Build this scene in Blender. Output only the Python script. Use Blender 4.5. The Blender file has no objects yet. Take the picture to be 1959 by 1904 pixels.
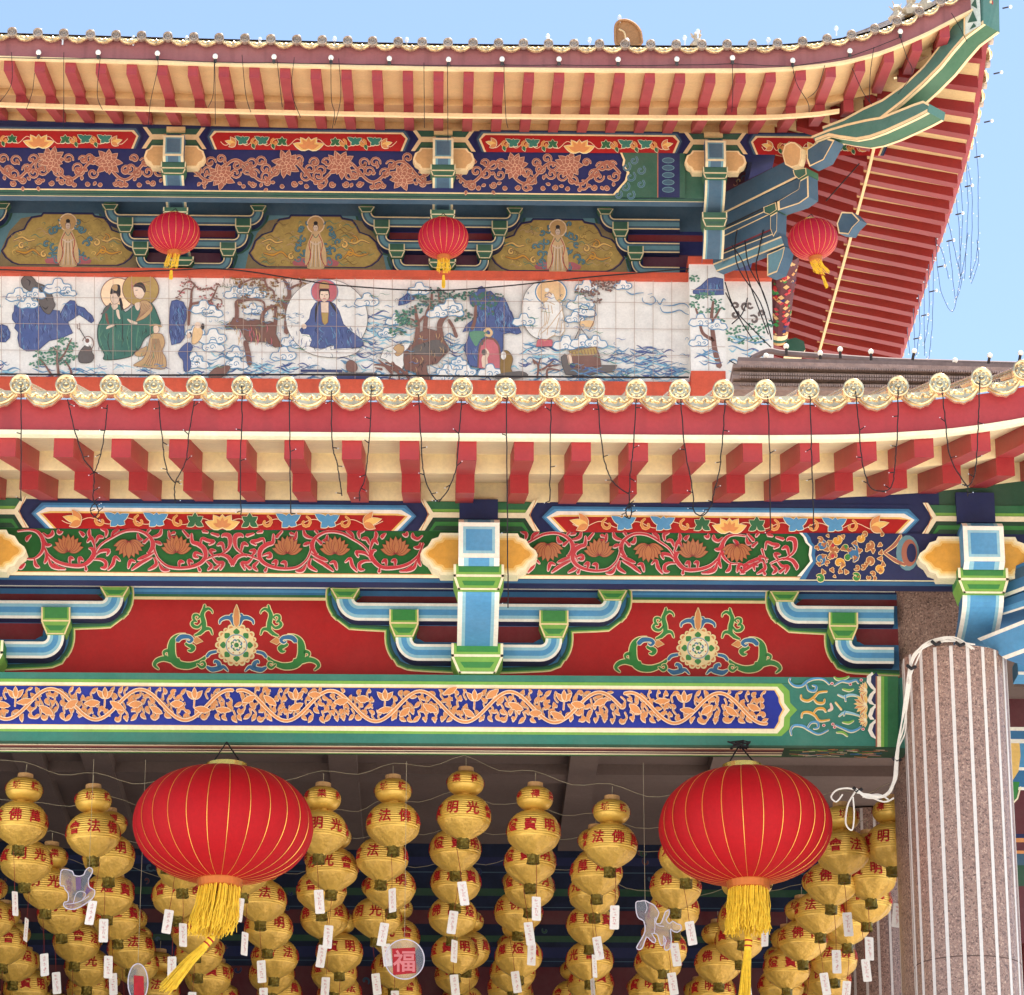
import bpy, bmesh, math, random
from mathutils import Vector, Matrix
R = math.radians
random.seed(7)
SC = bpy.context.scene
COL = SC.collection

# ------------------------------------------------------------------ camera
F = 6640.0            # focal length in photo units (photo drawn 1959 x 1904)
PITCH, YAW = R(20.0), R(1.25)
CAM = Vector((0, 0, 1.6))
cam_d = bpy.data.cameras.new("camera"); cam = bpy.data.objects.new("camera", cam_d); COL.objects.link(cam)
cam_d.sensor_fit = 'HORIZONTAL'; cam_d.sensor_width = 36.0; cam_d.lens = 36.0 * F / 1959.0
cam_d.clip_end = 5000; cam_d.clip_start = 0.1
cam.location = CAM; cam.rotation_euler = (R(90) + PITCH, 0, -YAW)
SC.camera = cam

# ------------------------------------------------------------------ sky, sun, exposure
SUN_EL, SUN_AZ = 72.0, 60.0      # azimuth measured from +Y (behind the temple) towards +X
w = bpy.data.worlds.new("World"); SC.world = w; w.use_nodes = True
nt = w.node_tree; bg = nt.nodes['Background']
sky = nt.nodes.new('ShaderNodeTexSky'); sky.sky_type = 'NISHITA'; sky.sun_disc = False
sky.sun_elevation = R(SUN_EL); sky.sun_rotation = R(SUN_AZ)
sky.altitude = 0; sky.air_density = 1.0; sky.dust_density = 0.8; sky.ozone_density = 1.4
nt.links.new(sky.outputs[0], bg.inputs[0]); bg.inputs[1].default_value = 0.1
sd = bpy.data.lights.new("sun", 'SUN'); so = bpy.data.objects.new("sun", sd); COL.objects.link(so)
sd.energy = 5.0; sd.angle = R(0.5); sd.color = (1.0, 0.95, 0.87)
so.location = (20, 60, 60)
sdir = Vector((math.sin(R(SUN_AZ)) * math.cos(R(SUN_EL)), math.cos(R(SUN_AZ)) * math.cos(R(SUN_EL)), math.sin(R(SUN_EL))))
so.rotation_euler = sdir.to_track_quat('Z', 'Y').to_euler()
SC.view_settings.view_transform = 'Standard'; SC.view_settings.look = 'None'
SC.view_settings.gamma = 1; SC.view_settings.use_curve_mapping = False
SC.view_settings.exposure = 1.38

# ------------------------------------------------------------------ photo units -> world
_fw = Vector((math.sin(YAW) * math.cos(PITCH), math.cos(YAW) * math.cos(PITCH), math.sin(PITCH)))
_rt = Vector((math.cos(YAW), -math.sin(YAW), 0)); _up = _rt.cross(_fw)
def ray(px, py):
    return (_fw + _rt * ((px - 979.5) / F) - _up * ((py - 952.0) / F))
def P(px, py, Y):
    d = ray(px, py); t = (Y - CAM.y) / d.y
    return CAM + d * t
def Z(py, Y, px=900): return P(px, py, Y).z
def X(px, Y, py=950): return P(px, py, Y).x
def M(px, py, Y):
    p = P(px, py, Y); return Vector((p.x, Y, Z(py, Y)))

# ------------------------------------------------------------------ materials
def lin(c): 
    c = c / 255.0
    return c / 12.92 if c <= 0.04045 else ((c + 0.055) / 1.055) ** 2.4
def rgb(c): return (lin(c[0]), lin(c[1]), lin(c[2]), 1.0)
MATS = {}
def mat(name, col, rough=0.68, metal=0.0, var=0.12, scale=2.5, bump=0.0, bscale=60.0, coat=0.0, stain=0.0, spec=0.3, haze_fade=0.0):
    if name in MATS: return MATS[name]
    m = bpy.data.materials.new(name); m.use_nodes = True; n = m.node_tree.nodes; L = m.node_tree.links
    b = n['Principled BSDF']; b.inputs['Roughness'].default_value = rough; b.inputs['Metallic'].default_value = metal
    b.inputs['Specular IOR Level'].default_value = spec
    if coat: b.inputs['Coat Weight'].default_value = coat; b.inputs['Coat Roughness'].default_value = 0.12
    c = rgb(col)
    tc = n.new('ShaderNodeTexCoord')
    no = n.new('ShaderNodeTexNoise'); no.inputs['Scale'].default_value = scale; no.inputs['Detail'].default_value = 8; no.inputs['Roughness'].default_value = 0.65
    L.new(tc.outputs['Object'], no.inputs['Vector'])
    mr = n.new('ShaderNodeMapRange'); mr.inputs['From Min'].default_value = 0.25; mr.inputs['From Max'].default_value = 0.75
    mr.inputs['To Min'].default_value = 1 - var; mr.inputs['To Max'].default_value = 1 + var * 0.6
    L.new(no.outputs['Fac'], mr.inputs['Value'])
    mx = n.new('ShaderNodeVectorMath'); mx.operation = 'SCALE'; mx.inputs[0].default_value = c[:3]
    L.new(mr.outputs[0], mx.inputs['Scale'])
    nf = n.new('ShaderNodeTexNoise'); nf.inputs['Scale'].default_value = 34; nf.inputs['Detail'].default_value = 5; nf.inputs['Roughness'].default_value = .7
    L.new(tc.outputs['Object'], nf.inputs['Vector'])
    rf2 = n.new('ShaderNodeMapRange'); rf2.inputs['From Min'].default_value = .3; rf2.inputs['From Max'].default_value = .7; rf2.inputs['To Min'].default_value = .9; rf2.inputs['To Max'].default_value = 1.07
    L.new(nf.outputs['Fac'], rf2.inputs['Value'])
    m2 = n.new('ShaderNodeVectorMath'); m2.operation = 'SCALE'; L.new(mx.outputs[0], m2.inputs[0]); L.new(rf2.outputs[0], m2.inputs['Scale'])
    out = m2.outputs[0]
    if haze_fade:  # patchy chalky mix: faded paint, with softening by haze put into the colour
        nd = n.new('ShaderNodeTexNoise'); nd.inputs['Scale'].default_value = 1.7; nd.inputs['Detail'].default_value = 9; nd.inputs['Roughness'].default_value = .72
        L.new(tc.outputs['Object'], nd.inputs['Vector'])
        rd_ = n.new('ShaderNodeMapRange'); rd_.inputs['From Min'].default_value = .35; rd_.inputs['From Max'].default_value = .7; rd_.inputs['To Min'].default_value = haze_fade * .25; rd_.inputs['To Max'].default_value = haze_fade
        L.new(nd.outputs['Fac'], rd_.inputs['Value'])
        md = n.new('ShaderNodeMix'); md.data_type = 'RGBA'; L.new(rd_.outputs[0], md.inputs[0]); L.new(out, md.inputs[6]); md.inputs[7].default_value = (.50, .46, .40, 1); out = md.outputs[2]
    if stain:
        mp = n.new('ShaderNodeMapping'); mp.inputs['Scale'].default_value = (7.0, 7.0, 0.7)
        L.new(tc.outputs['Object'], mp.inputs['Vector'])
        n2 = n.new('ShaderNodeTexNoise'); n2.inputs['Scale'].default_value = 1.0; n2.inputs['Detail'].default_value = 6
        L.new(mp.outputs[0], n2.inputs['Vector'])
        r2 = n.new('ShaderNodeMapRange'); r2.inputs['From Min'].default_value = 0.5; r2.inputs['From Max'].default_value = 0.72
        r2.inputs['To Min'].default_value = 0; r2.inputs['To Max'].default_value = stain
        L.new(n2.outputs['Fac'], r2.inputs['Value'])
        mm = n.new('ShaderNodeMix'); mm.data_type = 'RGBA'
        L.new(r2.outputs[0], mm.inputs[0]); L.new(out, mm.inputs[6]); mm.inputs[7].default_value = (c[0] * 0.45 + .02, c[1] * 0.42 + .02, c[2] * 0.42 + .02, 1)
        out = mm.outputs[2]
    L.new(out, b.inputs['Base Color'])
    if bump:
        n3 = n.new('ShaderNodeTexNoise'); n3.inputs['Scale'].default_value = bscale; n3.inputs['Detail'].default_value = 4
        L.new(tc.outputs['Object'], n3.inputs['Vector'])
        bp = n.new('ShaderNodeBump'); bp.inputs['Strength'].default_value = bump; bp.inputs['Distance'].default_value = 0.02
        L.new(n3.outputs['Fac'], bp.inputs['Height']); L.new(bp.outputs[0], b.inputs['Normal'])
    MATS[name] = m
    return m
PAL = dict(
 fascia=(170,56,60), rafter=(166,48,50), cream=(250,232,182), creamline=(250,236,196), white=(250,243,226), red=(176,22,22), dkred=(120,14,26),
 blue=(76,150,196), ltblue=(150,200,214), mdblue=(44,112,158), navy=(30,40,84), teal=(40,122,104), green=(24,104,60), dkgreen=(14,72,46),
 ltgreen=(124,178,68), mdgreen=(44,134,56), gold=(224,160,52), goldrim=(250,222,160), pink=(248,204,196), crimson=(190,34,50), lotus=(176,108,60),
 vgreen=(26,98,40), orange=(224,146,82), peach=(253,218,178), vblue=(30,48,150), yellow=(246,200,110), brownpink=(166,98,76), tanline=(226,178,144),
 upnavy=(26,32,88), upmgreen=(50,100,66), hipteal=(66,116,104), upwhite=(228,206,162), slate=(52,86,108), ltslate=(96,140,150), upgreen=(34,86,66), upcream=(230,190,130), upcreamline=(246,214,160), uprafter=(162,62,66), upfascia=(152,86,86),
 tan=(214,164,104), ochre=(176,146,84), ochred=(140,108,56), salmon=(214,98,72), tile=(234,228,219), tileline=(176,150,136), mblue=(74,90,140), mblued=(50,62,108), mblue2=(106,124,166), mlblue=(96,142,176), mwhite=(236,231,223),
 mbrown=(124,84,74), mgrey=(98,90,88), mgreen=(56,108,94), mgreenl=(90,140,112), mpink=(196,104,112), skin=(232,204,180), mblack=(40,34,40), mtan=(196,158,112), mtanl=(228,188,138), purple=(84,18,50),
 black=(18,17,19), greywood=(96,88,84), brown=(120,70,50), maroon=(92,22,34), mustard=(206,166,72), sideR=(142,36,34), offwhite=(232,224,204))
def pm(k):
    kw = {}
    if k in ('fascia', 'upfascia'): kw = dict(stain=0.35 if k == 'fascia' else 0.6, var=0.14, rough=0.5)
    elif k in ('cream', 'upcream'): kw = dict(stain=0.12, var=0.10, rough=0.6)
    elif k in ('rafter', 'uprafter', 'sideR'): kw = dict(stain=0.15, var=0.14, rough=0.5)
    elif k in ('tile', 'mblue', 'mgreen', 'mwhite'): kw = dict(var=0.16, scale=5, rough=0.35, stain=0.10)
    elif k == 'red': kw = dict(var=0.12, scale=9, rough=0.6)
    else: kw = dict(var=0.16, scale=4)
    kw.setdefault('haze_fade', .02 if k in ('sideR', 'uprafter') else .04 if k in ('cream', 'white', 'upnavy', 'navy', 'vblue', 'vgreen', 'creamline', 'red', 'fascia', 'rafter') else .11)
    return mat('paint_' + k, PAL[k], **kw)
def GM(k): return pm(k) if k in PAL else MATS[k]

# ------------------------------------------------------------------ mesh builder
class MB:
    def __init__(s): s.v = []; s.f = []; s.mi = []; s.ms = []; s.h = 0
    def m(s, k):
        if k not in s.ms: s.ms.append(k)
        return s.ms.index(k)
    def face(s, pts, k):
        i = len(s.v); s.v.extend([tuple(p) for p in pts]); s.f.append(tuple(range(i, i + len(pts)))); s.mi.append(s.m(k))
    def mesh(s, vs, fs, k):
        i = len(s.v); s.v.extend([tuple(p) for p in vs]); mm = s.m(k)
        for f in fs: s.f.append(tuple(j + i for j in f)); s.mi.append(mm)
    def hexa(s, a, k, kf=None):
        # a: 8 points, 0-3 front loop, 4-7 back loop
        fs = [(0,1,2,3),(7,6,5,4),(0,4,5,1),(1,5,6,2),(2,6,7,3),(3,7,4,0)]
        i = len(s.v); s.v.extend([tuple(p) for p in a])
        for j, f in enumerate(fs): s.f.append(tuple(q + i for q in f)); s.mi.append(s.m(kf if (kf and j == 0) else k))
    def box(s, x0, x1, y0, y1, z0, z1, k, kf=None):
        s.hexa([(x0,y0,z0),(x1,y0,z0),(x1,y0,z1),(x0,y0,z1),(x0,y1,z0),(x1,y1,z0),(x1,y1,z1),(x0,y1,z1)], k, kf)
    def prism(s, pts, vec, k, kf=None):
        n = len(pts); vec = Vector(vec); i = len(s.v)
        s.v.extend([tuple(p) for p in pts]); s.v.extend([tuple(Vector(p) + vec) for p in pts])
        s.f.append(tuple(range(i, i + n))); s.mi.append(s.m(kf or k))
        s.f.append(tuple(range(i + 2 * n - 1, i + n - 1, -1))); s.mi.append(s.m(k))
        for j in range(n):
            q = (j + 1) % n; s.f.append((i + j, i + n + j, i + n + q, i + q)); s.mi.append(s.m(k))
    def tube(s, path, r, k, n=5, closed=False):
        path = [Vector(p) for p in path]; m = len(path); i0 = len(s.v)
        for j, p in enumerate(path):
            a = path[max(0, j - 1)]; b = path[min(m - 1, j + 1)]
            t = (b - a).normalized() if (b - a).length > 1e-9 else Vector((0, 0, 1))
            u = t.cross(Vector((0.3, 0.9, 0.1))); 
            if u.length < 1e-3: u = t.cross(Vector((1, 0, 0)))
            u.normalize(); w2 = t.cross(u)
            rr = r[j] if isinstance(r, (list, tuple)) else r
            for q in range(n):
                an = 2 * math.pi * q / n; s.v.append(tuple(p + u * (math.cos(an) * rr) + w2 * (math.sin(an) * rr)))
        mm = s.m(k)
        for j in range(m - 1):
            for q in range(n):
                a = i0 + j * n + q; b = i0 + j * n + (q + 1) % n
                s.f.append((a, b, b + n, a + n)); s.mi.append(mm)
        s.f.append(tuple(i0 + q for q in range(n))); s.mi.append(mm)
        s.f.append(tuple(i0 + (m - 1) * n + q for q in range(n))); s.mi.append(mm)
    def lathe(s, prof, c, k, n=24, fn=None):
        c = Vector(c); i0 = len(s.v); m = len(prof); mm = s.m(k)
        for (r, z) in prof:
            for q in range(n):
                an = 2 * math.pi * q / n; rr = r * (fn(an, z) if fn else 1)
                s.v.append((c.x + rr * math.cos(an), c.y + rr * math.sin(an), c.z + z))
        for j in range(m - 1):
            for q in range(n):
                a = i0 + j * n + q; b = i0 + j * n + (q + 1) % n
                s.f.append((a, b, b + n, a + n)); s.mi.append(mm)
        if prof[0][0] > 1e-6: s.f.append(tuple(i0 + q for q in range(n))); s.mi.append(mm)
        if prof[-1][0] > 1e-6: s.f.append(tuple(i0 + (m - 1) * n + q for q in range(n))); s.mi.append(mm)
    def ball(s, c, r, k, n=10, m=7, sq=1.0):
        prof = [(r * math.sin(math.pi * j / m), -r * sq * math.cos(math.pi * j / m)) for j in range(m + 1)]
        s.lathe(prof, c, k, n)
    def build(s, name, parent=None, smooth=False, origin=None, **props):
        me = bpy.data.meshes.new(name); 
        o0 = Vector(origin) if origin is not None else (parent_world(parent) if parent else Vector((0, 0, 0)))
        if s.v and (o0.length > 0): s.v = [(a - o0.x, b - o0.y, c - o0.z) for a, b, c in s.v]
        me.from_pydata(s.v, [], s.f); me.update()
        for k in s.ms: me.materials.append(GM(k))
        me.polygons.foreach_set('material_index', s.mi)
        if smooth: me.polygons.foreach_set('use_smooth', [True] * len(s.f))
        o = bpy.data.objects.new(name, me); COL.objects.link(o)
        if parent is not None:
            o.parent = parent; o.location = o0 - parent_world(parent)
        elif origin is not None: o.location = o0
        for k, v in props.items(): o[k] = v
        return o
def parent_world(o):
    p = Vector((0, 0, 0))
    while o is not None: p += o.location; o = o.parent
    return p
def empty(name, loc, **props):
    o = bpy.data.objects.new(name, None); COL.objects.link(o); o.location = loc; o.empty_display_size = 0.3
    for k, v in props.items(): o[k] = v
    return o
def place(src, parent, world, rot=None, scale=None):
    o = src.copy(); COL.objects.link(o); o.parent = parent; o.location = Vector(world) - (parent_world(parent) if parent else Vector())
    if rot: o.rotation_euler = rot
    if scale: o.scale = scale
    return o

# ------------------------------------------------------------------ 2D painting on real surfaces
def catmull(pts, n=6, closed=False):
    out = []; m = len(pts)
    if m < 3: return list(pts)
    rng = range(m) if closed else range(m - 1)
    for i in rng:
        p0 = pts[(i - 1) % m] if (closed or i > 0) else pts[0]; p1 = pts[i]; p2 = pts[(i + 1) % m]
        p3 = pts[(i + 2) % m] if (closed or i + 2 < m) else pts[-1]
        for j in range(n):
            t = j / n; t2 = t * t; t3 = t2 * t
            out.append(tuple(0.5 * ((2 * p1[k]) + (-p0[k] + p2[k]) * t + (2 * p0[k] - 5 * p1[k] + 4 * p2[k] - p3[k]) * t2 + (-p0[k] + 3 * p1[k] - 3 * p2[k] + p3[k]) * t3) for k in (0, 1)))
    if not closed: out.append(pts[-1])
    return out
class Canvas:
    """collects painted shapes (photo units) and lays them as thin coats on a wall plane at depth Y"""
    def __init__(s, Y, eps=1.5e-5, fn=None, tf=None):
        s.Y = Y; s.items = []; s.eps = eps; s.fn = fn; s.tf = tf; s.mb = MB()
    def add(s, layer, kind, data, k): s.items.append((layer + s.off, len(s.items), kind, data, k))
    off = 0
    def poly(s, pts, k, layer=1, sm=0): s.add(layer, 'p', catmull(pts, sm, True) if sm else list(pts), k)
    def rect(s, x0, y0, x1, y1, k, layer=0): s.poly([(x0, y0), (x1, y0), (x1, y1), (x0, y1)], k, layer)
    def ell(s, cx, cy, rx, ry, k, layer=1, n=18, a=0):
        ca, sa = math.cos(a), math.sin(a)
        s.poly([(cx + rx * math.cos(t) * ca - ry * math.sin(t) * sa, cy + rx * math.cos(t) * sa + ry * math.sin(t) * ca) for t in [2 * math.pi * i / n for i in range(n)]], k, layer)
    def stroke(s, pts, wd, k, layer=1, sm=5, taper=None):
        """wd number or list of widths (interpolated along)"""
        q = catmull(pts, sm) if sm else list(pts)
        n = len(q)
        if n < 2: return
        L, Rr = [], []
        for i in range(n):
            a = q[max(0, i - 1)]; b = q[min(n - 1, i + 1)]; dx, dy = b[0] - a[0], b[1] - a[1]; l = math.hypot(dx, dy) or 1e-6
            t = i / (n - 1)
            if isinstance(wd, (list, tuple)):
                f = t * (len(wd) - 1); j = min(int(f), len(wd) - 2); ww = wd[j] + (wd[j + 1] - wd[j]) * (f - j)
            else: ww = wd
            nx, ny = -dy / l * ww / 2, dx / l * ww / 2
            L.append((q[i][0] + nx, q[i][1] + ny)); Rr.append((q[i][0] - nx, q[i][1] - ny))
        w0 = (math.hypot(L[0][0] - Rr[0][0], L[0][1] - Rr[0][1])) / 2; w1 = (math.hypot(L[-1][0] - Rr[-1][0], L[-1][1] - Rr[-1][1])) / 2
        # small tips
        def tip(e, prev, r):
            dx, dy = e[0] - prev[0], e[1] - prev[1]; l = math.hypot(dx, dy) or 1e-6
            return (e[0] + dx / l * r * .8, e[1] + dy / l * r * .8)
        s.add(layer, 's', (L, Rr, tip(q[0], q[1], w0), tip(q[-1], q[-2], w1)), k)
    def both(s, pts, wd, k, ko, o=1.2, layer=2, sm=5):
        ow = [x + 2 * o for x in wd] if isinstance(wd, (list, tuple)) else wd + 2 * o
        s.stroke(pts, ow, ko, layer, sm); s.stroke(pts, wd, k, layer + 1, sm)
    def bpoly(s, pts, k, ko, o=1.2, layer=2, sm=0):
        q = catmull(pts, sm, True) if sm else list(pts)
        s.add(layer, 's', s._ring(q, o), ko); s.add(layer, 'p', q, ko)
        s.add(layer + 1, 'p', s._shrink(q, 0.0), k)
    def _ring(s, q, o):
        q2 = q + [q[0], q[1]]; L, Rr = [], []
        n = len(q2)
        for i in range(n):
            a = q2[max(0, i - 1)]; b = q2[min(n - 1, i + 1)]; dx, dy = b[0] - a[0], b[1] - a[1]; l = math.hypot(dx, dy) or 1e-6
            nx, ny = -dy / l * o, dx / l * o
            L.append((q2[i][0] + nx, q2[i][1] + ny)); Rr.append((q2[i][0] - nx, q2[i][1] - ny))
        return (L, Rr, None, None)
    def _shrink(s, q, o): return q
    def W(s, p, h):
        if s.tf: p = s.tf(*p)
        if s.fn: return s.fn(p[0], p[1], h)
        v = M(p[0], p[1], s.Y); v.y -= h; return v
    def flush(s, base=0.004):
        s.items.sort(key=lambda t: (t[0], t[1])); mb = s.mb
        h = base
        for (layer, i, kind, d, k) in s.items:
            h += s.eps
            if kind == 'p': mb.face([s.W(p, h) for p in d], k)
            else:
                L, Rr, t0, t1 = d; n = len(L); vs = []
                for j in range(n): vs.append(s.W(L[j], h + j * 2e-6)); vs.append(s.W(Rr[j], h + j * 2e-6))
                fs = [(2 * j, 2 * j + 1, 2 * j + 3, 2 * j + 2) for j in range(n - 1)]
                if t0: vs.append(s.W(t0, h)); fs.append((0, 1, len(vs) - 1))
                if t1: vs.append(s.W(t1, h + n * 2e-6)); fs.append((2 * n - 2, 2 * n - 1, len(vs) - 1))
                mb.mesh(vs, fs, k)
        return mb
def leafpts(x, y, a, ln, wd, n=5, bend=0.0):
    """leaf outline from base (x,y), pointing at angle a (radians, y down)"""
    up, dn = [], []
    for i in range(n + 1):
        t = i / n; r = math.sin(math.pi * t ** 0.8) * wd / 2
        aa = a + bend * t; cx = x + math.cos(aa) * ln * t; cy = y + math.sin(aa) * ln * t
        up.append((cx - math.sin(aa) * r, cy + math.cos(aa) * r)); dn.append((cx + math.sin(aa) * r, cy - math.cos(aa) * r))
    return up + dn[::-1][1:-1]
def spiral(x, y, a, r, turn=1.25, sgn=1, n=14):
    """curl that leaves (x,y) at heading a and winds in"""
    pts = [(x, y)]; hd = a; total = turn * 2 * math.pi; st = 0
    for i in range(n):
        t = (i + .5) / n; rad = r * (1 - 0.78 * t); dth = total / n; ds = rad * dth
        hd += sgn * dth; x += math.cos(hd) * ds; y += math.sin(hd) * ds; pts.append((x, y))
    return pts
ORD = ['frontmost','second','third','fourth','fifth','sixth','seventh','eighth','ninth','tenth','eleventh','twelfth','thirteenth','fourteenth','fifteenth','sixteenth']
# ------------------------------------------------------------------ stepped Chinese eave, shared by both storeys
def lerp_tab(tab, x):
    if x <= tab[0][0]: return tab[0][1]
    for (a, va), (b, vb) in zip(tab, tab[1:]):
        if x <= b:
            t = (x - a) / (b - a); t2 = t
            return va + (vb - va) * t2
    return tab[-1][1]
class Eave:
    def __init__(s, Xc, Yf, d1, T, zs, A, B, sag=None):
        # zs: z0, b1 (block 1 underside front), z1, z1b, b2, z2, z2b  (bottoms are absolute heights)
        s.Xc, s.Yf, s.d1, s.T = Xc, Yf, d1, T; s.z0, s.b1, s.z1, s.z1b, s.b2, s.z2, s.z2b = zs
        s.A, s.B, s.sag = A, B, sag
    def lift(s, sd, t, run):
        f = max(0.0, min(1.0, t / s.T)); v = lerp_tab(s.A, sd) * (1 - f) + lerp_tab(s.B, sd) * f
        if s.sag and run == 0: v += lerp_tab(s.sag, sd)
        return v
    def pt(s, sd, t, z, run, ls=None):
        z = z + s.lift(sd if ls is None else ls, t, run)
        return Vector((s.Xc - sd, s.Yf + t, z)) if run == 0 else Vector((s.Xc - t, s.Yf + sd, z))
    def soffit_top(s, t):
        if t < s.d1: return s.z0 + (s.z1 - s.z0) * t / s.d1
        return s.z1b + (s.z2 - s.z1b) * (t - s.d1) / (s.T - s.d1)
    def soffit(s, mb, s0, s1, run, k, n=60):
        secs = [(0.0, s.z0), (s.d1, s.z1), (s.d1, s.z1b), (s.T, s.z2), (s.T, s.z2b)]
        for i in range(n):
            a = s0 + (s1 - s0) * i / n; b = s0 + (s1 - s0) * (i + 1) / n
            for (t0, za), (t1, zb) in zip(secs, secs[1:]):
                q = []
                for (sd, t, z) in ((a, t0, za), (b, t0, za), (b, t1, zb), (a, t1, zb)):
                    q.append(s.pt(max(sd, t), t, z, run))
                if (q[0] - q[2]).length > 1e-4 and (q[1] - q[3]).length > 1e-4: mb.face(q, k)
                elif (q[0] - q[1]).length + (q[2] - q[3]).length > 1e-3: mb.face(q, k)
    def rafter(s, sd, wd, run, k, kf, tier=(1, 2), endk=None, hs=1.0):
        """stepped rafter; returns MB. sd distance from the corner"""
        mb = MB(); up = 0.05
        B1 = s.z0 + (s.b1 - s.z0) * hs; Z1B = s.z1 + (s.z1b - s.z1) * hs if hs < 1 else s.z1b; B2 = s.z1b + (s.b2 - s.z1b) * hs; Z2B = s.z2 + (s.z2b - s.z2) * hs
        def sec(t, zt, zb):
            # stop at the hip
            a = sd + wd / 2; b = sd - wd / 2
            return [s.pt(max(b, 0.02), t, zb, run, sd), s.pt(a, t, zb, run, sd), s.pt(a, t, zt, run, sd), s.pt(max(b, 0.02), t, zt, run, sd)]
        def bar(t0, zt0, zb0, t1, zt1, zb1, kfr):
            lim = sd + 0.02
            if t0 > lim: return
            if t1 > lim:
                f = (lim - t0) / (t1 - t0)
                if f < 0.05: return
                t1 = lim; zt1 = zt0 + (zt1 - zt0) * f; zb1 = zb0 + (zb1 - zb0) * f
            m = 5; prev = None
            for j in range(m + 1):
                f = j / m; t = t0 + (t1 - t0) * f
                cur = sec(t, zt0 + (zt1 - zt0) * f, zb0 + (zb1 - zb0) * f)
                if prev:
                    for q in range(4):
                        r = (q + 1) % 4; mb.face([prev[q], prev[r], cur[r], cur[q]], k)
                else: mb.face(cur, kfr)
                prev = cur
        if 1 in tier: bar(0.03, s.z0 + up, B1, s.d1 + .02, s.z1 + up, Z1B - 0.004, kf)
        if 2 in tier: bar(s.d1 - .004, s.z1b + up - .0, B2, s.T + .02, s.z2 + up, Z2B - 0.004, endk or k)
        return mb

def make_cap(key, r, name='tile_cap', ln=1.2, slope=0.32):
    """round glazed tile end with embossed boss, and the barrel tile running up the roof behind it (+Y)"""
    mb = MB(); n = 20
    def ring(rad, y, zo=0): return [(rad * math.cos(2 * math.pi * q / n), y, rad * math.sin(2 * math.pi * q / n) + zo) for q in range(n)]
    rings = [ring(r * .18, -.022), ring(r * .38, -.004), ring(r * .50, -.018), ring(r * .62, -.004), ring(r * .78, -.006), ring(r * .84, -.03), ring(r * .97, -.03), ring(r, -.012), ring(r, .05), ring(r * .86, .06)]
    vs = []; fs = []
    for g in rings: vs += g
    for j in range(len(rings) - 1):
        for q in range(n):
            a = j * n + q; b = j * n + (q + 1) % n; fs.append((a, b, b + n, a + n))
    vs.append((0, -.03, 0)); c = len(vs) - 1
    for q in range(n): fs.append((c, q, (q + 1) % n))
    mb.mesh(vs, fs, key)
    for q in range(8):  # embossed petals
        an = 2 * math.pi * q / 8
        cx, cz = r * .56 * math.cos(an), r * .56 * math.sin(an)
        mb.ball((cx, -.012, cz), r * .13, key, 6, 4)
    # barrel
    path = [(0, .05, 0), (0, ln, ln * slope)]; i0 = len(mb.v)
    vs = []
    for (x, y, z) in path:
        for q in range(13): an = math.pi * q / 12; vs.append((r * .85 * math.cos(an), y, z + r * .85 * math.sin(an)))
    mb.mesh(vs, [(q, q + 1, q + 14, q + 13) for q in range(12)], key)
    return mb
def make_drip(key, w, h):
    """hanging crescent drip tile, front face towards -Y, hung from z=0"""
    mb = MB(); n = 16; up, lo = [], []
    for i in range(n + 1):
        t = i / n; x = (t - .5) * w; 
        up.append((x, -.25 * h * math.sin(math.pi * t) * 1.0)); 
        sc = abs(math.sin(math.pi * t * 5)) * .10 * h
        lo.append((x, -h * (math.sin(math.pi * t) ** .6) * .95 - sc * math.sin(math.pi * t)))
    for i in range(n):
        a, b, c, d = up[i], up[i + 1], lo[i + 1], lo[i]
        mb.hexa([(d[0], 0, d[1]), (c[0], 0, c[1]), (b[0], 0, b[1]), (a[0], 0, a[1]), (d[0], .03, d[1]), (c[0], .03, c[1]), (b[0], .03, b[1]), (a[0], .03, a[1])], key)
    pth = [((t - .5) * w * .86, -.012, -h * (math.sin(math.pi * t) ** .6) * .82 - .006) for t in [j / 12 for j in range(1, 12)]]
    mb.tube(pth, .008, key, 4)
    for q in range(5):
        x = (q - 2) * w * .13; mb.ball((x, -.004, -h * .5 + abs(q - 2) * h * .05), h * .12, key, 6, 4, .8)
    pth = [((t - .5) * w * .7, -.01, -h * .42 - .10 * h * math.sin(t * 18)) for t in [j / 16 for j in range(1, 16)]]
    mb.tube(pth, .007, key, 4)
    # trough tile running back
    vs = []
    for (y, z) in ((0, 0), (1.2, 1.2 * .32)):
        for q in range(9): t = q / 8; vs.append(((t - .5) * w, y + .02, z - .22 * h * math.sin(math.pi * t)))
    mb.mesh(vs, [(q, q + 1, q + 10, q + 9) for q in range(8)], key)
    return mb
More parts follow.
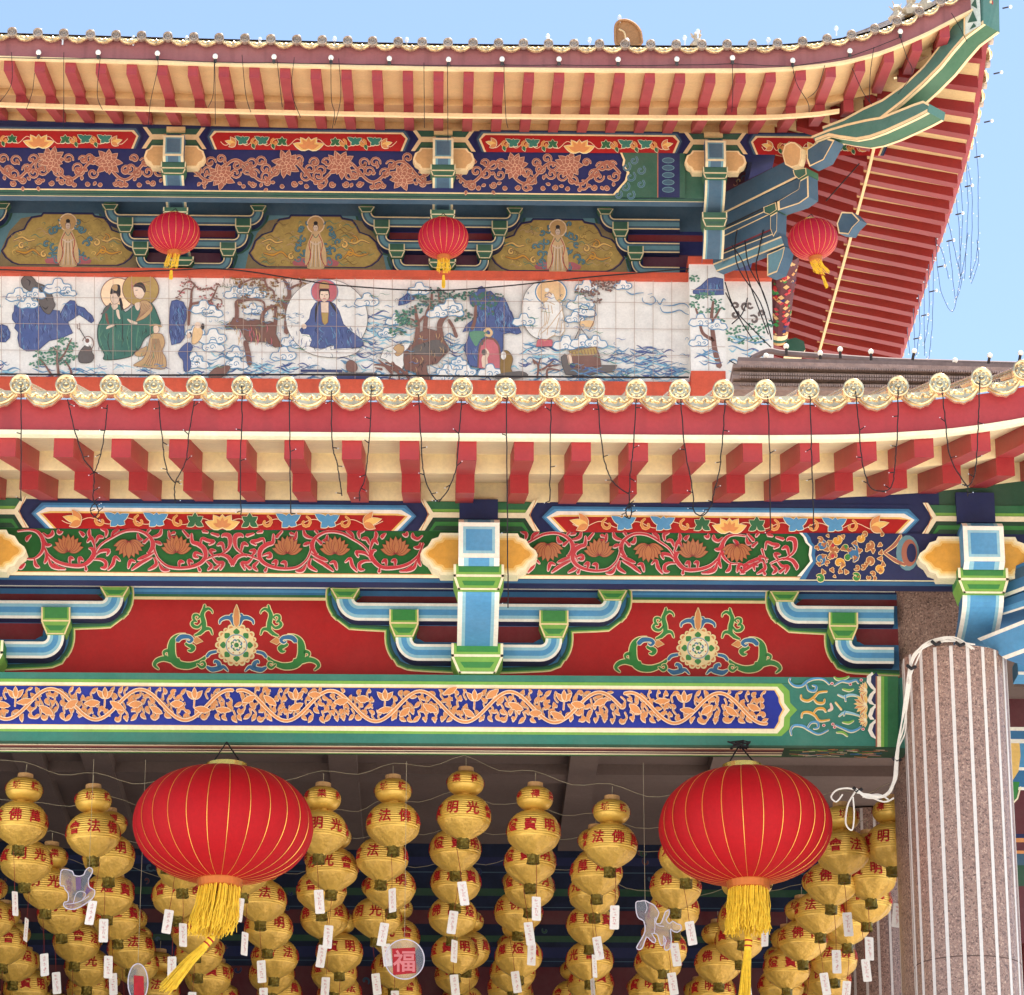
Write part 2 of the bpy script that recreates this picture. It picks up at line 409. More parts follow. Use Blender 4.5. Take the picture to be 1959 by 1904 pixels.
def gold_glaze(name, col, rough, metal):
    m = bpy.data.materials.new(name); m.use_nodes = True; n = m.node_tree.nodes; L = m.node_tree.links; b = n['Principled BSDF']
    tc = n.new('ShaderNodeTexCoord'); no = n.new('ShaderNodeTexNoise'); no.inputs['Scale'].default_value = 14; no.inputs['Detail'].default_value = 6
    L.new(tc.outputs['Object'], no.inputs['Vector'])
    oi = n.new('ShaderNodeObjectInfo')
    cr = n.new('ShaderNodeValToRGB'); cr.color_ramp.elements[0].position = .3; cr.color_ramp.elements[1].position = .7
    c = rgb(col); cr.color_ramp.elements[0].color = (c[0] * .55, c[1] * .45, c[2] * .38, 1); cr.color_ramp.elements[1].color = c
    ad = n.new('ShaderNodeMath'); ad.operation = 'MULTIPLY_ADD'; ad.inputs[1].default_value = .18; L.new(oi.outputs['Random'], ad.inputs[0]); 
    L.new(no.outputs['Fac'], ad.inputs[2]); L.new(ad.outputs[0], cr.inputs[0]); L.new(cr.outputs[0], b.inputs['Base Color'])
    b.inputs['Metallic'].default_value = metal; b.inputs['Roughness'].default_value = rough; b.inputs['Coat Weight'].default_value = .5; b.inputs['Coat Roughness'].default_value = .05
    bp = n.new('ShaderNodeBump'); bp.inputs['Strength'].default_value = .35; bp.inputs['Distance'].default_value = .01
    L.new(no.outputs['Fac'], bp.inputs['Height']); L.new(bp.outputs[0], b.inputs['Normal'])
    MATS[name] = m
gold_glaze('glaze_gold', (250, 226, 176), .2, .7)
gold_glaze('glaze_dark', (190, 170, 150), .3, .35)
# ------------------------------------------------------------------ painted ornament
def lotus(c, x, y, r, k, ko, up=True, layer=4, n=7):
    s = -1 if up else 1
    for j in sorted(range(n), key=lambda j: -abs(j - (n - 1) / 2)):
        a = (j - (n - 1) / 2) / ((n - 1) / 2); an = s * math.pi / 2 + a * 1.28 * (1 if up else -1)
        ln = r * (1.25 - .12 * abs(a)); wd = r * .52
        bx, by = x, y - s * r * .45
        q = leafpts(bx, by, an, ln, wd)
        c.poly(q, k, layer); c.stroke(q + [q[0]], .9, ko, layer, 0)
def hook(c, x, y, a, r, sg, k, ko, w=4.2, o=1.2, layer=2):
    pts = spiral(x, y, a, r, .78, sg, 9)
    c.both(pts, [w * .55, w, w * 1.25, w * 1.1], k, ko, o, layer, 0)
def trefoil(c, x, y, a, r, k, ko, o=1.1, layer=2):
    for d in (-1.0, 0, 1.0):
        q = leafpts(x - math.cos(a) * r * .2, y - math.sin(a) * r * .2, a + d, r * (1.15 if d == 0 else .62), r * .62)
        c.stroke(q + [q[0]], 2 * o, ko, layer, 0); c.poly(q, k, layer + 1)
def vine(c, x0, x1, yc, amp, per, xph, k, ko, w=5.5, o=1.3, rng=None, step=11, keep=None, top=None, bot=None, kinds=(0, 1, 2), rr=(6, 10), clip=None):
    rng = rng or random.Random(1)
    f = lambda x: yc + amp * math.cos(2 * math.pi * (x - xph) / per)
    pts = [(x0 + (x1 - x0) * i / 160, 0) for i in range(161)]; pts = [(x, f(x)) for x, _ in pts]
    c.both(pts, w, k, ko, o, 2, 0)
    x = x0 + 4; sg = 1
    while x < x1 - 4:
        y = f(x); dy = f(x + 1) - f(x - 1); hd = math.atan2(dy, 2)
        for sd in (-1, 1):
            a = hd + sd * rng.uniform(.7, 1.3) + (math.pi if rng.random() < .25 else 0)
            r = rng.uniform(*rr); xx = x + rng.uniform(-3, 3); ex, ey = xx + math.cos(a) * r * 1.6, f(xx) + math.sin(a) * r * 1.6
            if (top is not None and ey < top + 3) or (bot is not None and ey > bot - 3): 
                r *= .55; ex, ey = xx + math.cos(a) * r * 1.2, f(xx) + math.sin(a) * r * 1.2
                if (top is not None and ey < top + 2) or (bot is not None and ey > bot - 2): continue
            if keep and any((ex - qx) ** 2 + (ey - qy) ** 2 < qr * qr for qx, qy, qr in keep): continue
            kd = rng.choice(kinds)
            if kd == 0: hook(c, xx, f(xx), a, r * .62, sd, k, ko, w * .62, o)
            elif kd == 1: c.both([(xx, f(xx)), ((xx + ex) / 2, (f(xx) + ey) / 2 + 1)], w * .35, k, ko, o, 2); trefoil(c, (xx + ex) / 2, (f(xx) + ey) / 2, a, r * .62, k, ko, o)
            else:
                q = leafpts(xx, f(xx), a, r * 1.7, r * .8, 5, .5 * sd); c.stroke(q + [q[0]], 2 * o, ko, 2, 0); c.poly(q, k, 3)
        x += step * rng.uniform(.8, 1.25)
def fillers(c, x0, x1, y0, y1, k, ko, rng, n, keep, rad=(5, 8), w=3.6, o=1.1):
    """small curls between the main stems"""
    pts = []
    for _ in range(n * 12):
        x, y, r = rng.uniform(x0, x1), rng.uniform(y0, y1), rng.uniform(*rad)
        if x - r < x0 or x + r > x1 or y - r < y0 or y + r > y1: continue
        if any((x - a) ** 2 + (y - b) ** 2 < (r + q) ** 2 * .8 for a, b, q in pts + keep): continue
        pts.append((x, y, r))
        if len(pts) >= n: break
    for x, y, r in pts: hook(c, x - r * .6, y, rng.uniform(0, 6.28), r * .7, rng.choice((-1, 1)), k, ko, w, o, 1)
def scrollwork(c, x0, x1, y0, y1, rng, k, ko, flowers):
    """big spiral scrolls of the upper frieze"""
    yc = (y0 + y1) / 2; keep = [(fx, fy, 26) for fx, fy in flowers]
    x = x0 + 12; up = 1
    amp = (y1 - y0) * .27
    pts = [(x0 + (x1 - x0) * i / 120, yc + amp * math.sin(2 * math.pi * ((x1 - x0) * i / 120) / 105)) for i in range(121)]
    c.both(pts, 3.4, k, ko, 1.2, 2, 0)
    f = lambda x: yc + amp * math.sin(2 * math.pi * (x - x0) / 105)
    row = 0; y = y0 + 12
    while y < y1 - 6:
        x = x0 + 8 + 11 * (row % 2)
        while x < x1 - 8:
            px_, py_ = x + rng.uniform(-3, 3), y + rng.uniform(-2, 2); x += 24.5
            if any((px_ - a) ** 2 + (py_ - b) ** 2 < 27 ** 2 for a, b in flowers): continue
            r = min(10.5, py_ - y0 - 2, y1 - 2 - py_); a = math.atan2(py_ - f(px_), rng.uniform(-8, 8)) ; sg = rng.choice((-1, 1))
            p = spiral(px_ - r * math.cos(a) * .9 - r * .6 * math.sin(a) * sg * -1, py_ - r * math.sin(a) * .9, a - .3 * sg, r * 1.0, 1.15, sg, 13)
            c.both(p, [1.6, 2.8, 3.4, 3.6], k, ko, 1.0, 2, 0)
            if r > 6: q = leafpts(px_, py_ + r, rng.uniform(0, 6.28), 8, 5); c.stroke(q + [q[0]], 2, ko, 2, 0); c.poly(q, k, 3)
        y += 18.5; row += 1
    for fx, fy in flowers:
        for (nn_, ln, wd, lay_, ph) in ((9, 25, 12, 5, 0), (8, 18, 10, 6, .35), (6, 11, 8, 7, 0)):
            for j in range(nn_):
                an = 2 * math.pi * j / nn_ + ph + rng.uniform(-.12, .12); q = leafpts(fx + 2 * math.cos(an), fy + 2 * math.sin(an), an, ln * rng.uniform(.85, 1.1), wd, 5, rng.uniform(-.3, .3)); c.stroke(q + [q[0]], 1.9, ko, lay_ + 2, 0); c.poly(q, k, lay_ + 2)
        c.ell(fx, fy, 4, 4, ko, 10, 10); c.ell(fx, fy, 2.6, 2.6, k, 11, 10)
def floral_band(c, x0, x1, y0, y1, rng, small=False, mid=None):
    """red board with blue, green and orange sprigs, half lotus in the middle; mirrored"""
    mid = (x0 + x1) / 2 if mid is None else mid; h = y1 - y0; yc = (y0 + y1) / 2 + 1
    c.stroke([(x0 + 8 + (x1 - x0 - 16) * i / 60, yc + h * .22 * math.sin(i * .9)) for i in range(61)], 1.3, 'peach', 1, 3)
    # centre lotus
    n = 5
    for j in sorted(range(n), key=lambda j: -abs(j - 2)):
        a = -math.pi / 2 + (j - 2) * .62; q = leafpts(mid, y1 - 1, a, h * (.92 + .35 * abs(j - 2) / 2) * (1 if not small else .8), h * (.62 if not small else .45)); c.stroke(q + [q[0]], 2.4, 'creamline', 4, 0); c.poly(q, 'yellow', 5); c.poly(leafpts(mid, y1 - 2, a, h * .7, h * .3), 'orange', 6)
    seq = ['g', 'o', 'b', 'o', 'b', 'o', 'b', 'f']
    sp = h * (1.38 if not small else .62)
    L = (x1 - x0) / 2 - h * 1.5; m = int(L / sp)
    for sdn in (-1, 1):
        for i in range(m):
            x = mid + sdn * (h * 1.45 + sp * (i + .35)); y = yc + (1.5 if i % 2 else -1.5); kd = seq[i % 7] if i < m - 1 else 'f'
            r = h * (.7 if not small else .36)
            if kd == 'g': 
                for a in (-.6, -1.57, -2.5, 2.6, .5): q = leafpts(x, y + 2, a, r * .95, r * .6); c.stroke(q + [q[0]], 2.2, 'creamline', 3, 0); c.poly(q, 'green', 4)
            elif kd == 'b':
                kk = 'blue' if not small else 'teal'
                for a, l in ((-2.6, 1.5), (-.5, 1.35), (-1.5, .8), (.5, .9), (2.4, .9)):
                    q = leafpts(x, y, a, r * l, r * .75); c.stroke(q + [q[0]], 2.3, 'creamline', 3, 0); c.poly(q, kk, 4)
            elif kd == 'o':
                p = spiral(x - sdn * 3, y - r * .7, 0 if sdn > 0 else math.pi, r * .62, .9, sdn, 8); c.both(p, [2.2, 4.2, 3.4, 2], 'orange', 'yellow', 1.1, 3, 0)
                if small: q = leafpts(x, y + 2, 1.2, r, r * .6); c.stroke(q + [q[0]], 1.6, 'creamline', 3, 0); c.poly(q, 'green', 4)
            else:
                for a, l in ((-.9, 1.5), (-.25, 1.9), (.4, 1.3)):
                    aa = a if sdn > 0 else math.pi - a; q = leafpts(x - sdn * 6, y + 3, aa, r * l, r * .7); c.stroke(q + [q[0]], 2, 'creamline', 4, 0); c.poly(q, 'orange' if l < 1.8 else 'yellow', 5)
def medallion(c, cx, cy):
    """wheel flower with green dragon scrolls either side (offsets in photo units)"""
    def mp(z): return [(cx + (a - 950) * .2026, cy + (b - 690) * .2026) for a, b in z]
    def mr(z): return [(cx - (a - 950) * .2026, cy + (b - 690) * .2026) for a, b in z]
    for g in (mp, mr):
        c.both(g([(650, 310), (640, 360), (625, 410), (640, 480), (640, 540), (600, 580), (555, 600)]), [3, 6, 8, 9, 8, 6, 3], 'mdgreen', 'goldrim', 1.7, 2)
        c.both(g([(640, 370), (680, 345), (715, 365), (722, 390)]), [6, 5, 3, 1.5], 'mdgreen', 'goldrim', 1.5, 2)
        c.both(g([(625, 480), (590, 520), (550, 515), (530, 490), (545, 465), (575, 470)]), [3, 5, 6, 6, 4, 2], 'mdgreen', 'goldrim', 1.6, 2)
        c.both(g([(570, 470), (545, 440), (550, 410), (580, 405), (600, 425), (580, 445)]), [3, 5, 5, 4, 3, 2], 'mdgreen', 'goldrim', 1.5, 2)
        c.both(g([(600, 585), (650, 540), (700, 540), (722, 590)]), [6, 7, 5, 2], 'mdgreen', 'goldrim', 1.6, 2)
        c.both(g([(660, 800), (600, 850), (500, 885), (400, 870), (345, 810), (335, 720), (350, 650), (400, 610), (470, 600)]), [4, 8, 12, 14, 15, 14, 11, 9, 7], 'mdgreen', 'goldrim', 1.8, 2)
        c.both(g([(400, 850), (330, 830), (260, 820), (200, 840), (175, 880), (215, 920)]), [14, 11, 9, 8, 6, 2], 'mdgreen', 'goldrim', 1.7, 2)
        c.both(g([(320, 800), (330, 765), (295, 745), (265, 760), (270, 790), (295, 795)]), [6, 6, 6, 5, 3, 2], 'mdgreen', 'goldrim', 1.5, 2)
        c.both(g([(390, 650), (430, 615), (500, 615), (530, 640), (505, 665), (480, 650)]), [8, 9, 7, 6, 4, 2], 'mdblue', 'creamline', 1.6, 4)
        c.both(g([(470, 680), (500, 690), (540, 715), (520, 745), (490, 740)]), [5, 8, 9, 6, 2], 'mdgreen', 'goldrim', 1.5, 2)
        c.bpoly(g([(550, 630), (575, 615), (630, 655), (570, 680), (545, 660)]), 'orange', 'goldrim', 1.4, 4)
        c.both(g([(670, 800), (700, 765), (760, 750)]), [5, 6, 5], 'mdblue', 'creamline', 1.5, 3)
        c.both(g([(580, 870), (620, 900), (650, 880), (640, 850), (610, 855)]), [3, 5, 5, 4, 2], 'mdgreen', 'goldrim', 1.4, 3)
        c.both(g([(670, 895), (720, 920), (790, 905), (830, 895), (870, 935)]), [4, 9, 9, 6, 2], 'mdblue', 'creamline', 1.5, 3)
        c.both(g([(790, 905), (780, 860), (750, 840), (740, 860)]), [8, 8, 5, 2], 'mdblue', 'creamline', 1.4, 3)
        c.both(g([(930, 500), (900, 440), (850, 430), (800, 455), (790, 490)]), [7, 8, 7, 5, 2], 'mdblue', 'creamline', 1.5, 3)
        c.both(g([(920, 470), (895, 420), (910, 395)]), [6, 5, 3], 'mdblue', 'creamline', 1.3, 3)
    for j in range(20):
        an = 2 * math.pi * j / 20; r = 35; big = j % 2 == 0
        x, y = cx + r * math.cos(an), cy + r * math.sin(an); q = 6.3 if big else 4.8
        c.ell(x, y, q, q, 'goldrim', 4, 12); c.ell(x - math.cos(an) * 1, y - math.sin(an) * 1, q * .62, q * .62, 'orange', 5, 10)
    c.ell(cx, cy, 34, 34, 'goldrim', 6, 32)
    for j in range(8):
        an = 2 * math.pi * j / 8 + math.pi / 8 * 0; c.poly(leafpts(cx + 20 * math.cos(an), cy + 20 * math.sin(an), an, 12, 13), 'mdgreen', 7)
    c.ell(cx, cy, 21, 21, 'ltblue', 8, 28); c.ell(cx, cy, 19.6, 19.6, 'brownpink', 9, 28); c.ell(cx, cy, 18.6, 18.6, 'creamline', 10, 28)
    for j in range(8):
        an = 2 * math.pi * j / 8; c.stroke(spiral(cx + 9 * math.cos(an), cy + 9 * math.sin(an), an + .5, 4, .6, 1, 6), [1.5, 3, 2], 'mdblue' if j % 2 else 'mdgreen', 11, 0)
        c.ell(cx + 16 * math.cos(an + .4), cy + 16 * math.sin(an + .4), 1.6, 1.6, 'orange', 11, 8)
    c.ell(cx, cy, 4.6, 4.6, 'mdgreen', 12, 12)
    q = [(cx, cy - 77), (cx + 4, cy - 66), (cx + 5.5, cy - 52), (cx + 4.5, cy - 40), (cx, cy - 34), (cx - 4.5, cy - 40), (cx - 5.5, cy - 52), (cx - 4, cy - 66)]
    c.bpoly(q, 'orange', 'goldrim', 1.5, 12); c.ell(cx, cy - 65, 3.2, 3, 'orange', 14, 10)
def cloud(c, x, y, s, k='mlblue', f='mwhite', layer=2, fl=1, w=1.5):
    """scrolled cloud outline"""
    s *= .82
    q = [(-18, 6), (-14, -2), (-6, -3), (-3, -10), (6, -11), (10, -4), (18, -3), (20, 4), (12, 9), (0, 8), (-10, 10)]
    pts = [(x + a * s * fl, y + b * s) for a, b in q]
    c.poly(pts, f, layer, 3); c.stroke(pts + [pts[0]], w * 1.3, k, layer, 3)
    c.stroke(spiral(x - 2 * s * fl, y + 2 * s, -1.2, 5 * s, 1.1, fl, 10), w, k, layer + 1, 0)
    c.stroke(spiral(x + 9 * s * fl, y + 3 * s, -1.8, 3.4 * s, 1.0, fl, 8), w, k, layer + 1, 0)
def waves(c, x0, y0, x1, y1, n, rng, ks=('mlblue', 'mblue', 'mlblue', 'ltblue'), layer=1, avoid=()):
    for _ in range(n):
        x, y = rng.uniform(x0, x1), rng.uniform(y0, y1); l = rng.uniform(14, 46); a = rng.uniform(2, 5)
        if x + l > x1: continue
        if any(a0 < x + l / 2 < a1 and b0 < y < b1 for a0, b0, a1, b1 in avoid): continue
        p = [(x + l * t, y + a * math.sin(t * 5 + x)) for t in (0, .2, .4, .6, .8, 1)]
        c.stroke(p, [.6, rng.uniform(1.4, 4), rng.uniform(1.2, 3), .5], rng.choice(ks), layer, 4)
def motifs(c, x0, x1, y0, y1, sp, k, ko, rng, keep, stem=None, w=4.4, o=1.3, kinds=(0, 1, 2), lay=1, clear=7):
    """even cover of hooks, trefoils and leaves on short stalks around the main stem"""
    row = 0; y = y0 + sp * .42
    while y < y1 - sp * .2:
        x = x0 + sp * (.3 + .5 * (row % 2))
        while x < x1 - sp * .2:
            px_, py_ = x + rng.uniform(-.18, .18) * sp, y + rng.uniform(-.18, .18) * sp; x += sp
            if any((px_ - a) ** 2 + (py_ - b) ** 2 < (q + sp * .2) ** 2 for a, b, q in keep): continue
            sy = stem(px_) if stem else None
            if sy is not None and abs(py_ - sy) < clear: continue
            r = sp * rng.uniform(.36, .46); r = min(r, py_ - y0 - 1, y1 - 1 - py_)
            if r < sp * .2: continue
            if sy is not None:
                a = math.atan2(py_ - sy, rng.uniform(-12, 12)); ln = min(abs(py_ - sy), sp * 1.1)
                c.both([(px_ - math.cos(a) * ln, py_ - math.sin(a) * ln), (px_ - math.cos(a + .5) * ln * .5, py_ - math.sin(a + .5) * ln * .5), (px_, py_)], w * .36, k, ko, o * .9, lay, 3)
            else: a = rng.uniform(0, 6.28)
            kd = rng.choice(kinds)
            if kd == 0: hook(c, px_ - math.cos(a) * r * .5, py_ - math.sin(a) * r * .5, a - .6, r * .78, rng.choice((-1, 1)), k, ko, w, o, lay)
            elif kd == 1: trefoil(c, px_ - math.cos(a) * r * .4, py_ - math.sin(a) * r * .4, a, r * 1.25, k, ko, o, lay)
            else:
                q = leafpts(px_ - math.cos(a) * r, py_ - math.sin(a) * r, a, r * 2.1, r * 1.05, 5, rng.choice((-.6, .6))); c.stroke(q + [q[0]], 2 * o, ko, lay, 0); c.poly(q, k, lay + 1)
        y += sp * .86; row += 1
def rising(mb, EV, XCn, xl, xr, Y, T, zq, xsw, ksw, n=70):
    vs = []
    for i in range(n + 1):
        x = xl + (xr - xl) * i / n; zt = max(zq + .001, EV.z2b + .01 + EV.lift(XCn - x, T, 0)); vs += [(x, Y + .004, zq), (x, Y + .004, zt), (x, Y + .2, zt), (x, Y + .2, zq)]
    m0, m1 = mb.m('navy'), mb.m(ksw); b = len(mb.v); mb.v.extend(vs)
    for i in range(n):
        for q in range(4): r = (q + 1) % 4; mb.f.append((b + 4 * i + q, b + 4 * i + r, b + 4 * i + 4 + r, b + 4 * i + 4 + q)); mb.mi.append(m0 if xl + (xr - xl) * (i + .5) / n < xsw else m1)
def stemline(c, f, x0, x1, w, k, ko, o=1.4, lay=3):
    pts = [(x0 + (x1 - x0) * i / 160, f(x0 + (x1 - x0) * i / 160)) for i in range(161)]; c.both(pts, w, k, ko, o, lay, 0)
TV_MAIN = [([(0,290),(100,280),(170,300),(215,370),(205,460),(140,520),(60,520)], [1.5,2,4,5.5,4,2,1]),
 ([(220,420),(250,480),(330,545),(440,575),(560,570),(640,490),(630,440),(600,430)], [1.5,2.5,4,4.5,5,6.5,5,1.5]),
 ([(650,470),(700,400),(790,340),(900,285),(1020,280),(1110,330),(1140,400),(1110,460),(1090,465)], [1.5,2,2.5,3,3,4,6.5,4,1.5]),
 ([(1150,450),(1190,520),(1270,580),(1400,590),(1520,560),(1580,500),(1570,430),(1520,390),(1470,370),(1465,300)], [1.5,2,3,3.5,4.5,5.5,6.5,6,5,1.5]),
 ([(1580,520),(1680,480),(1760,490),(1800,540),(1800,570)], [1.5,2.5,5,6,1.5]), ([(1690,490),(1770,430),(1790,370),(1780,320),(1740,310),(1720,325)], [1.5,3,5.5,6.5,5,2]),
 ([(205,370),(225,430),(250,500)], [3,2,1.5]), ([(640,500),(650,430),(640,380)], [3,2,1.5]), ([(1140,400),(1155,450),(1180,510)], [3,2,1.5])]
TV_LEAF = [[(110,320),(80,345),(75,370)], [(210,300),(250,330),(290,310),(290,280)], [(225,360),(240,400),(280,400)], [(230,430),(245,500),(225,555)], [(260,510),(290,580),(400,602)], [(300,560),(350,600)], [(440,560),(440,510),(470,520)], [(515,560),(520,510),(550,530)],
 [(570,580),(575,610)], [(640,520),(700,520),(740,545),(735,590),(700,590)], [(660,480),(700,450),(765,445),(750,485)], [(650,420),(620,340),(585,375)], [(630,370),(600,310),(605,270)], [(655,380),(680,330),(720,335)], [(540,290),(555,320),(520,285)], [(740,330),(745,280),(700,262)], [(790,330),(810,290),(850,270)],
 [(860,530),(820,500),(800,560),(760,607)], [(990,540),(950,530),(930,592)], [(1145,460),(1070,495),(1010,520)], [(1130,500),(1040,545),(960,605)], [(1150,500),(1165,560),(1100,605)], [(1190,550),(1220,600),(1275,607)], [(1150,370),(1180,375),(1210,390)], [(1130,330),(1170,320),(1200,300),(1210,260)], [(1090,290),(1110,260)], [(1010,300),(1020,345),(1050,350)],
 [(1100,340),(1060,375)], [(1270,275),(1285,335),(1330,325)], [(1290,300),(1320,290)], [(1540,400),(1550,340),(1600,355),(1650,365),(1610,390)], [(1390,270),(1440,325)], [(1560,480),(1500,460),(1490,490),(1520,500)], [(1360,585),(1365,535),(1400,540)], [(1450,580),(1440,525),(1475,540)], [(1520,580),(1535,610)], [(1590,530),(1630,570),(1600,605)], [(1640,500),(1680,540),(1730,545),(1705,600)],
 [(1650,490),(1620,440),(1665,440)], [(1740,460),(1720,380),(1680,395)], [(1630,295),(1690,312)], [(1600,285),(1560,275)], [(1700,560),(1660,590)], [(340,270),(345,300),(375,290)], [(60,560),(30,590),(10,600)], [(140,520),(150,570),(180,590)]]
def traced_vine(c, mp, x0, x1, k, ko):
    for pts, w in TV_MAIN:
        q = [mp(34.2 + a * .2271, 958.2 + b * .2271) for a, b in pts]
        if all(x0 - 6 <= p[0] <= x1 + 6 for p in q): c.both(q, [v * 1.3 for v in w], k, ko, 1.25, 3)
    for pts in TV_LEAF:
        q = [mp(34.2 + a * .2271, 958.2 + b * .2271) for a, b in pts]
        if not all(x0 - 2 <= p[0] <= x1 + 2 for p in q): continue
        c.both(q, [1.6, 5.4, 6.2, 2.2] if len(q) > 2 else [3, 5.5], k, ko, 1.25, 2)
        if len(q) > 2:
            e_, p_ = q[-1], q[-2]; a_ = math.atan2(e_[1] - p_[1], e_[0] - p_[0]); trefoil(c, p_[0] + (e_[0] - p_[0]) * .4, p_[1] + (e_[1] - p_[1]) * .4, a_, 4.6, k, ko, 1.1)
# ================================================================== LOWER STOREY (porch)
YF, D1, TT = 22.0, 1.36, 2.6
YP = YF + TT; YW = 25.53; YB = 25.2
porch = empty('temple_porch', (0.3, 27.0, 0), label='front temple porch with green beams, red rafters and gold tile ends', category='temple porch')
kz = (Z(800, YF) - Z(900, YF)) / 100
kzp = (Z(900, YP) - Z(1000, YP)) / 100
XC = X(3050, YF)
def sof(px, Y=YF): return XC - X(px, Y)
A = sorted([(sof(p), v * kz) for p, v in [(1300,0),(1500,1),(1620,3),(1700,7),(1804,14),(1880,24),(1959,37),(2100,70),(2250,115),(2620,230),(3050,340)]])
B = sorted([(sof(p), v * kzp) for p, v in [(1200,0),(1300,2),(1500,6),(1636,11),(1770,18),(1880,25),(1959,33),(2100,50),(2250,66),(2620,90),(3050,110)]])
EL = Eave(XC, YF, D1, TT, (Z(842, YF), Z(877.5, YF), Z(870, YF + D1), Z(906, YF + D1), Z(943.5, YF + D1), Z(924.5, YP), Z(961, YP)), A, B)
SL0, SL1 = 0.0, XC - X(-420, YF)
mb = MB(); EL.soffit(mb, 0.2, SL1, 0, 'cream', 90); soff = mb.build('soffit', porch)
# fascia board with cream edge
mb = MB(); n = 90
zft = Z(774, YF)
for i in range(n):
    a = 0.2 + (SL1 - .2) * i / n; b = 0.2 + (SL1 - .2) * (i + 1) / n
    def q(sd, z, t): p = EL.pt(sd, t, z, 0); return p
    mb.hexa([q(b, EL.z0 + .03, -.03), q(a, EL.z0 + .03, -.03), q(a, zft, -.03), q(b, zft, -.03), q(b, EL.z0 + .03, .03), q(a, EL.z0 + .03, .03), q(a, zft, .03), q(b, zft, .03)], 'fascia')
    mb.hexa([q(b, EL.z0 - .002, -.05), q(a, EL.z0 - .002, -.05), q(a, EL.z0 + .03, -.05), q(b, EL.z0 + .03, -.05), q(b, EL.z0 - .002, .02), q(a, EL.z0 - .002, .02), q(a, EL.z0 + .03, .02), q(b, EL.z0 + .03, .02)], 'creamline')
mb.build('fascia_board', porch)
# rafters
px0 = 893.0
for i in range(-11, 13):
    px = px0 + (110.0 if i > 0 else 111.0) * i
    if px > 2500: break
    EL.rafter(XC - X(px, YF), 0.132 * 1.0, 0, 'rafter', 'rafter').build('rafter', soff)
# tiles
cap0 = make_cap('glaze_gold', .0735).build('tile_cap', None, smooth=True)
drip0 = make_drip('glaze_gold', .30, .135).build('drip_tile', None)
capx = [40,127,212,295,377,463.5,549,630.5,713,797,884,967,1051.6,1136.5,1217,1300,1383,1463,1546,1631.5,1717,1797,1877.6,1958]
capx = [40 - 84 * k for k in range(5, 0, -1)] + capx + [1958 + 83 * k for k in range(1, 5)]
TY = YF - .12; zc = Z(746, TY)
roof = MB()
for i in range(n):
    a = 0.2 + (SL1 - .2) * i / n; b = 0.2 + (SL1 - .2) * (i + 1) / n
    p = [EL.pt(b, 0, zc - .02, 0), EL.pt(a, 0, zc - .02, 0)]
    for q_ in p: q_.y = TY + .03
    p2 = [p[1] + Vector((0, 6.4, 2.0)), p[0] + Vector((0, 6.4, 2.0))]
    roof.prism([p[0], p[1], p2[0], p2[1]], (0, 0, -.05), 'glaze_gold')
rf = roof.build('roof', porch)
for i, px in enumerate(capx):
    x = X(px, TY, 746); lf = EL.lift(XC - x, 0, 0) * 1.15
    ang = 0
    place(cap0, rf, (x, TY - .02, zc + lf))
    if i + 1 < len(capx):
        x2 = X(capx[i + 1], TY, 746); lf2 = EL.lift(XC - x2, 0, 0) * 1.15
        o = place(drip0, rf, ((x + x2) / 2, TY + .0, zc - .01 + (lf + lf2) / 2)); o.rotation_euler = (0, -math.atan2(lf2 - lf, x2 - x), 0)
for o in (cap0, drip0): bpy.data.objects.remove(o)

# ---- purlin board -------------------------------------------------
pz = empty('eave_beam', Vector((0, YP, Z(1120, YP)))); pz.parent = porch; pz.location = pz.location - porch.location
mb = MB()
xl, xr = X(-420, YP), X(2500, YP)
mb.box(xl, xr, YP, YP + .22, Z(1107, YP), Z(960.8, YP), 'navy'); mb.build('core', pz); mb = MB(); rising(mb, EL, XC, xl, xr, YP, TT, Z(964, YP), X(1795, YP), 'dkgreen'); mb.build('rising_board', pz)
c = Canvas(YP)
c.rect(-400, 1017.5, 2400, 1100.5, 'vgreen'); c.rect(-400, 1099.5, 2400, 1101, 'orange', 1); c.rect(-400, 1101, 2400, 1107, 'creamline', 1)
# hexagon cartouches of the upper board: green at the brackets, red boards between
bx = [-60, 916.5, 1878, 2830]
for b in bx:
    for sg in (-1, 1):
        g = lambda d, y: (b + sg * d, y)
        c.poly([g(0, 960), g(112, 960), g(80, 986), g(112, 1017.5), g(0, 1017.5)], 'dkgreen', 2)
        c.poly([g(0, 962), g(104, 961), g(92, 983), g(0, 983)], 'green', 3); c.poly([g(0, 976), g(91, 976), g(88, 983), g(0, 983)], 'ltgreen', 3)
        c.poly([g(0, 983), g(88, 983), g(104, 958), g(114, 958), g(95, 987), g(116, 1018), g(104, 1018), g(88, 993), g(0, 993)], 'creamline', 4)
        c.poly([g(0, 1000), g(84, 1000), g(96, 1018), g(0, 1018)], 'mdgreen', 3); c.poly([g(0, 1009), g(82, 1009), g(90, 1018), g(0, 1018)], 'dkgreen', 4)
        c.stroke([g(109, 958), g(97, 987), g(111, 1018)], 1.4, 'orange', 5, 0)
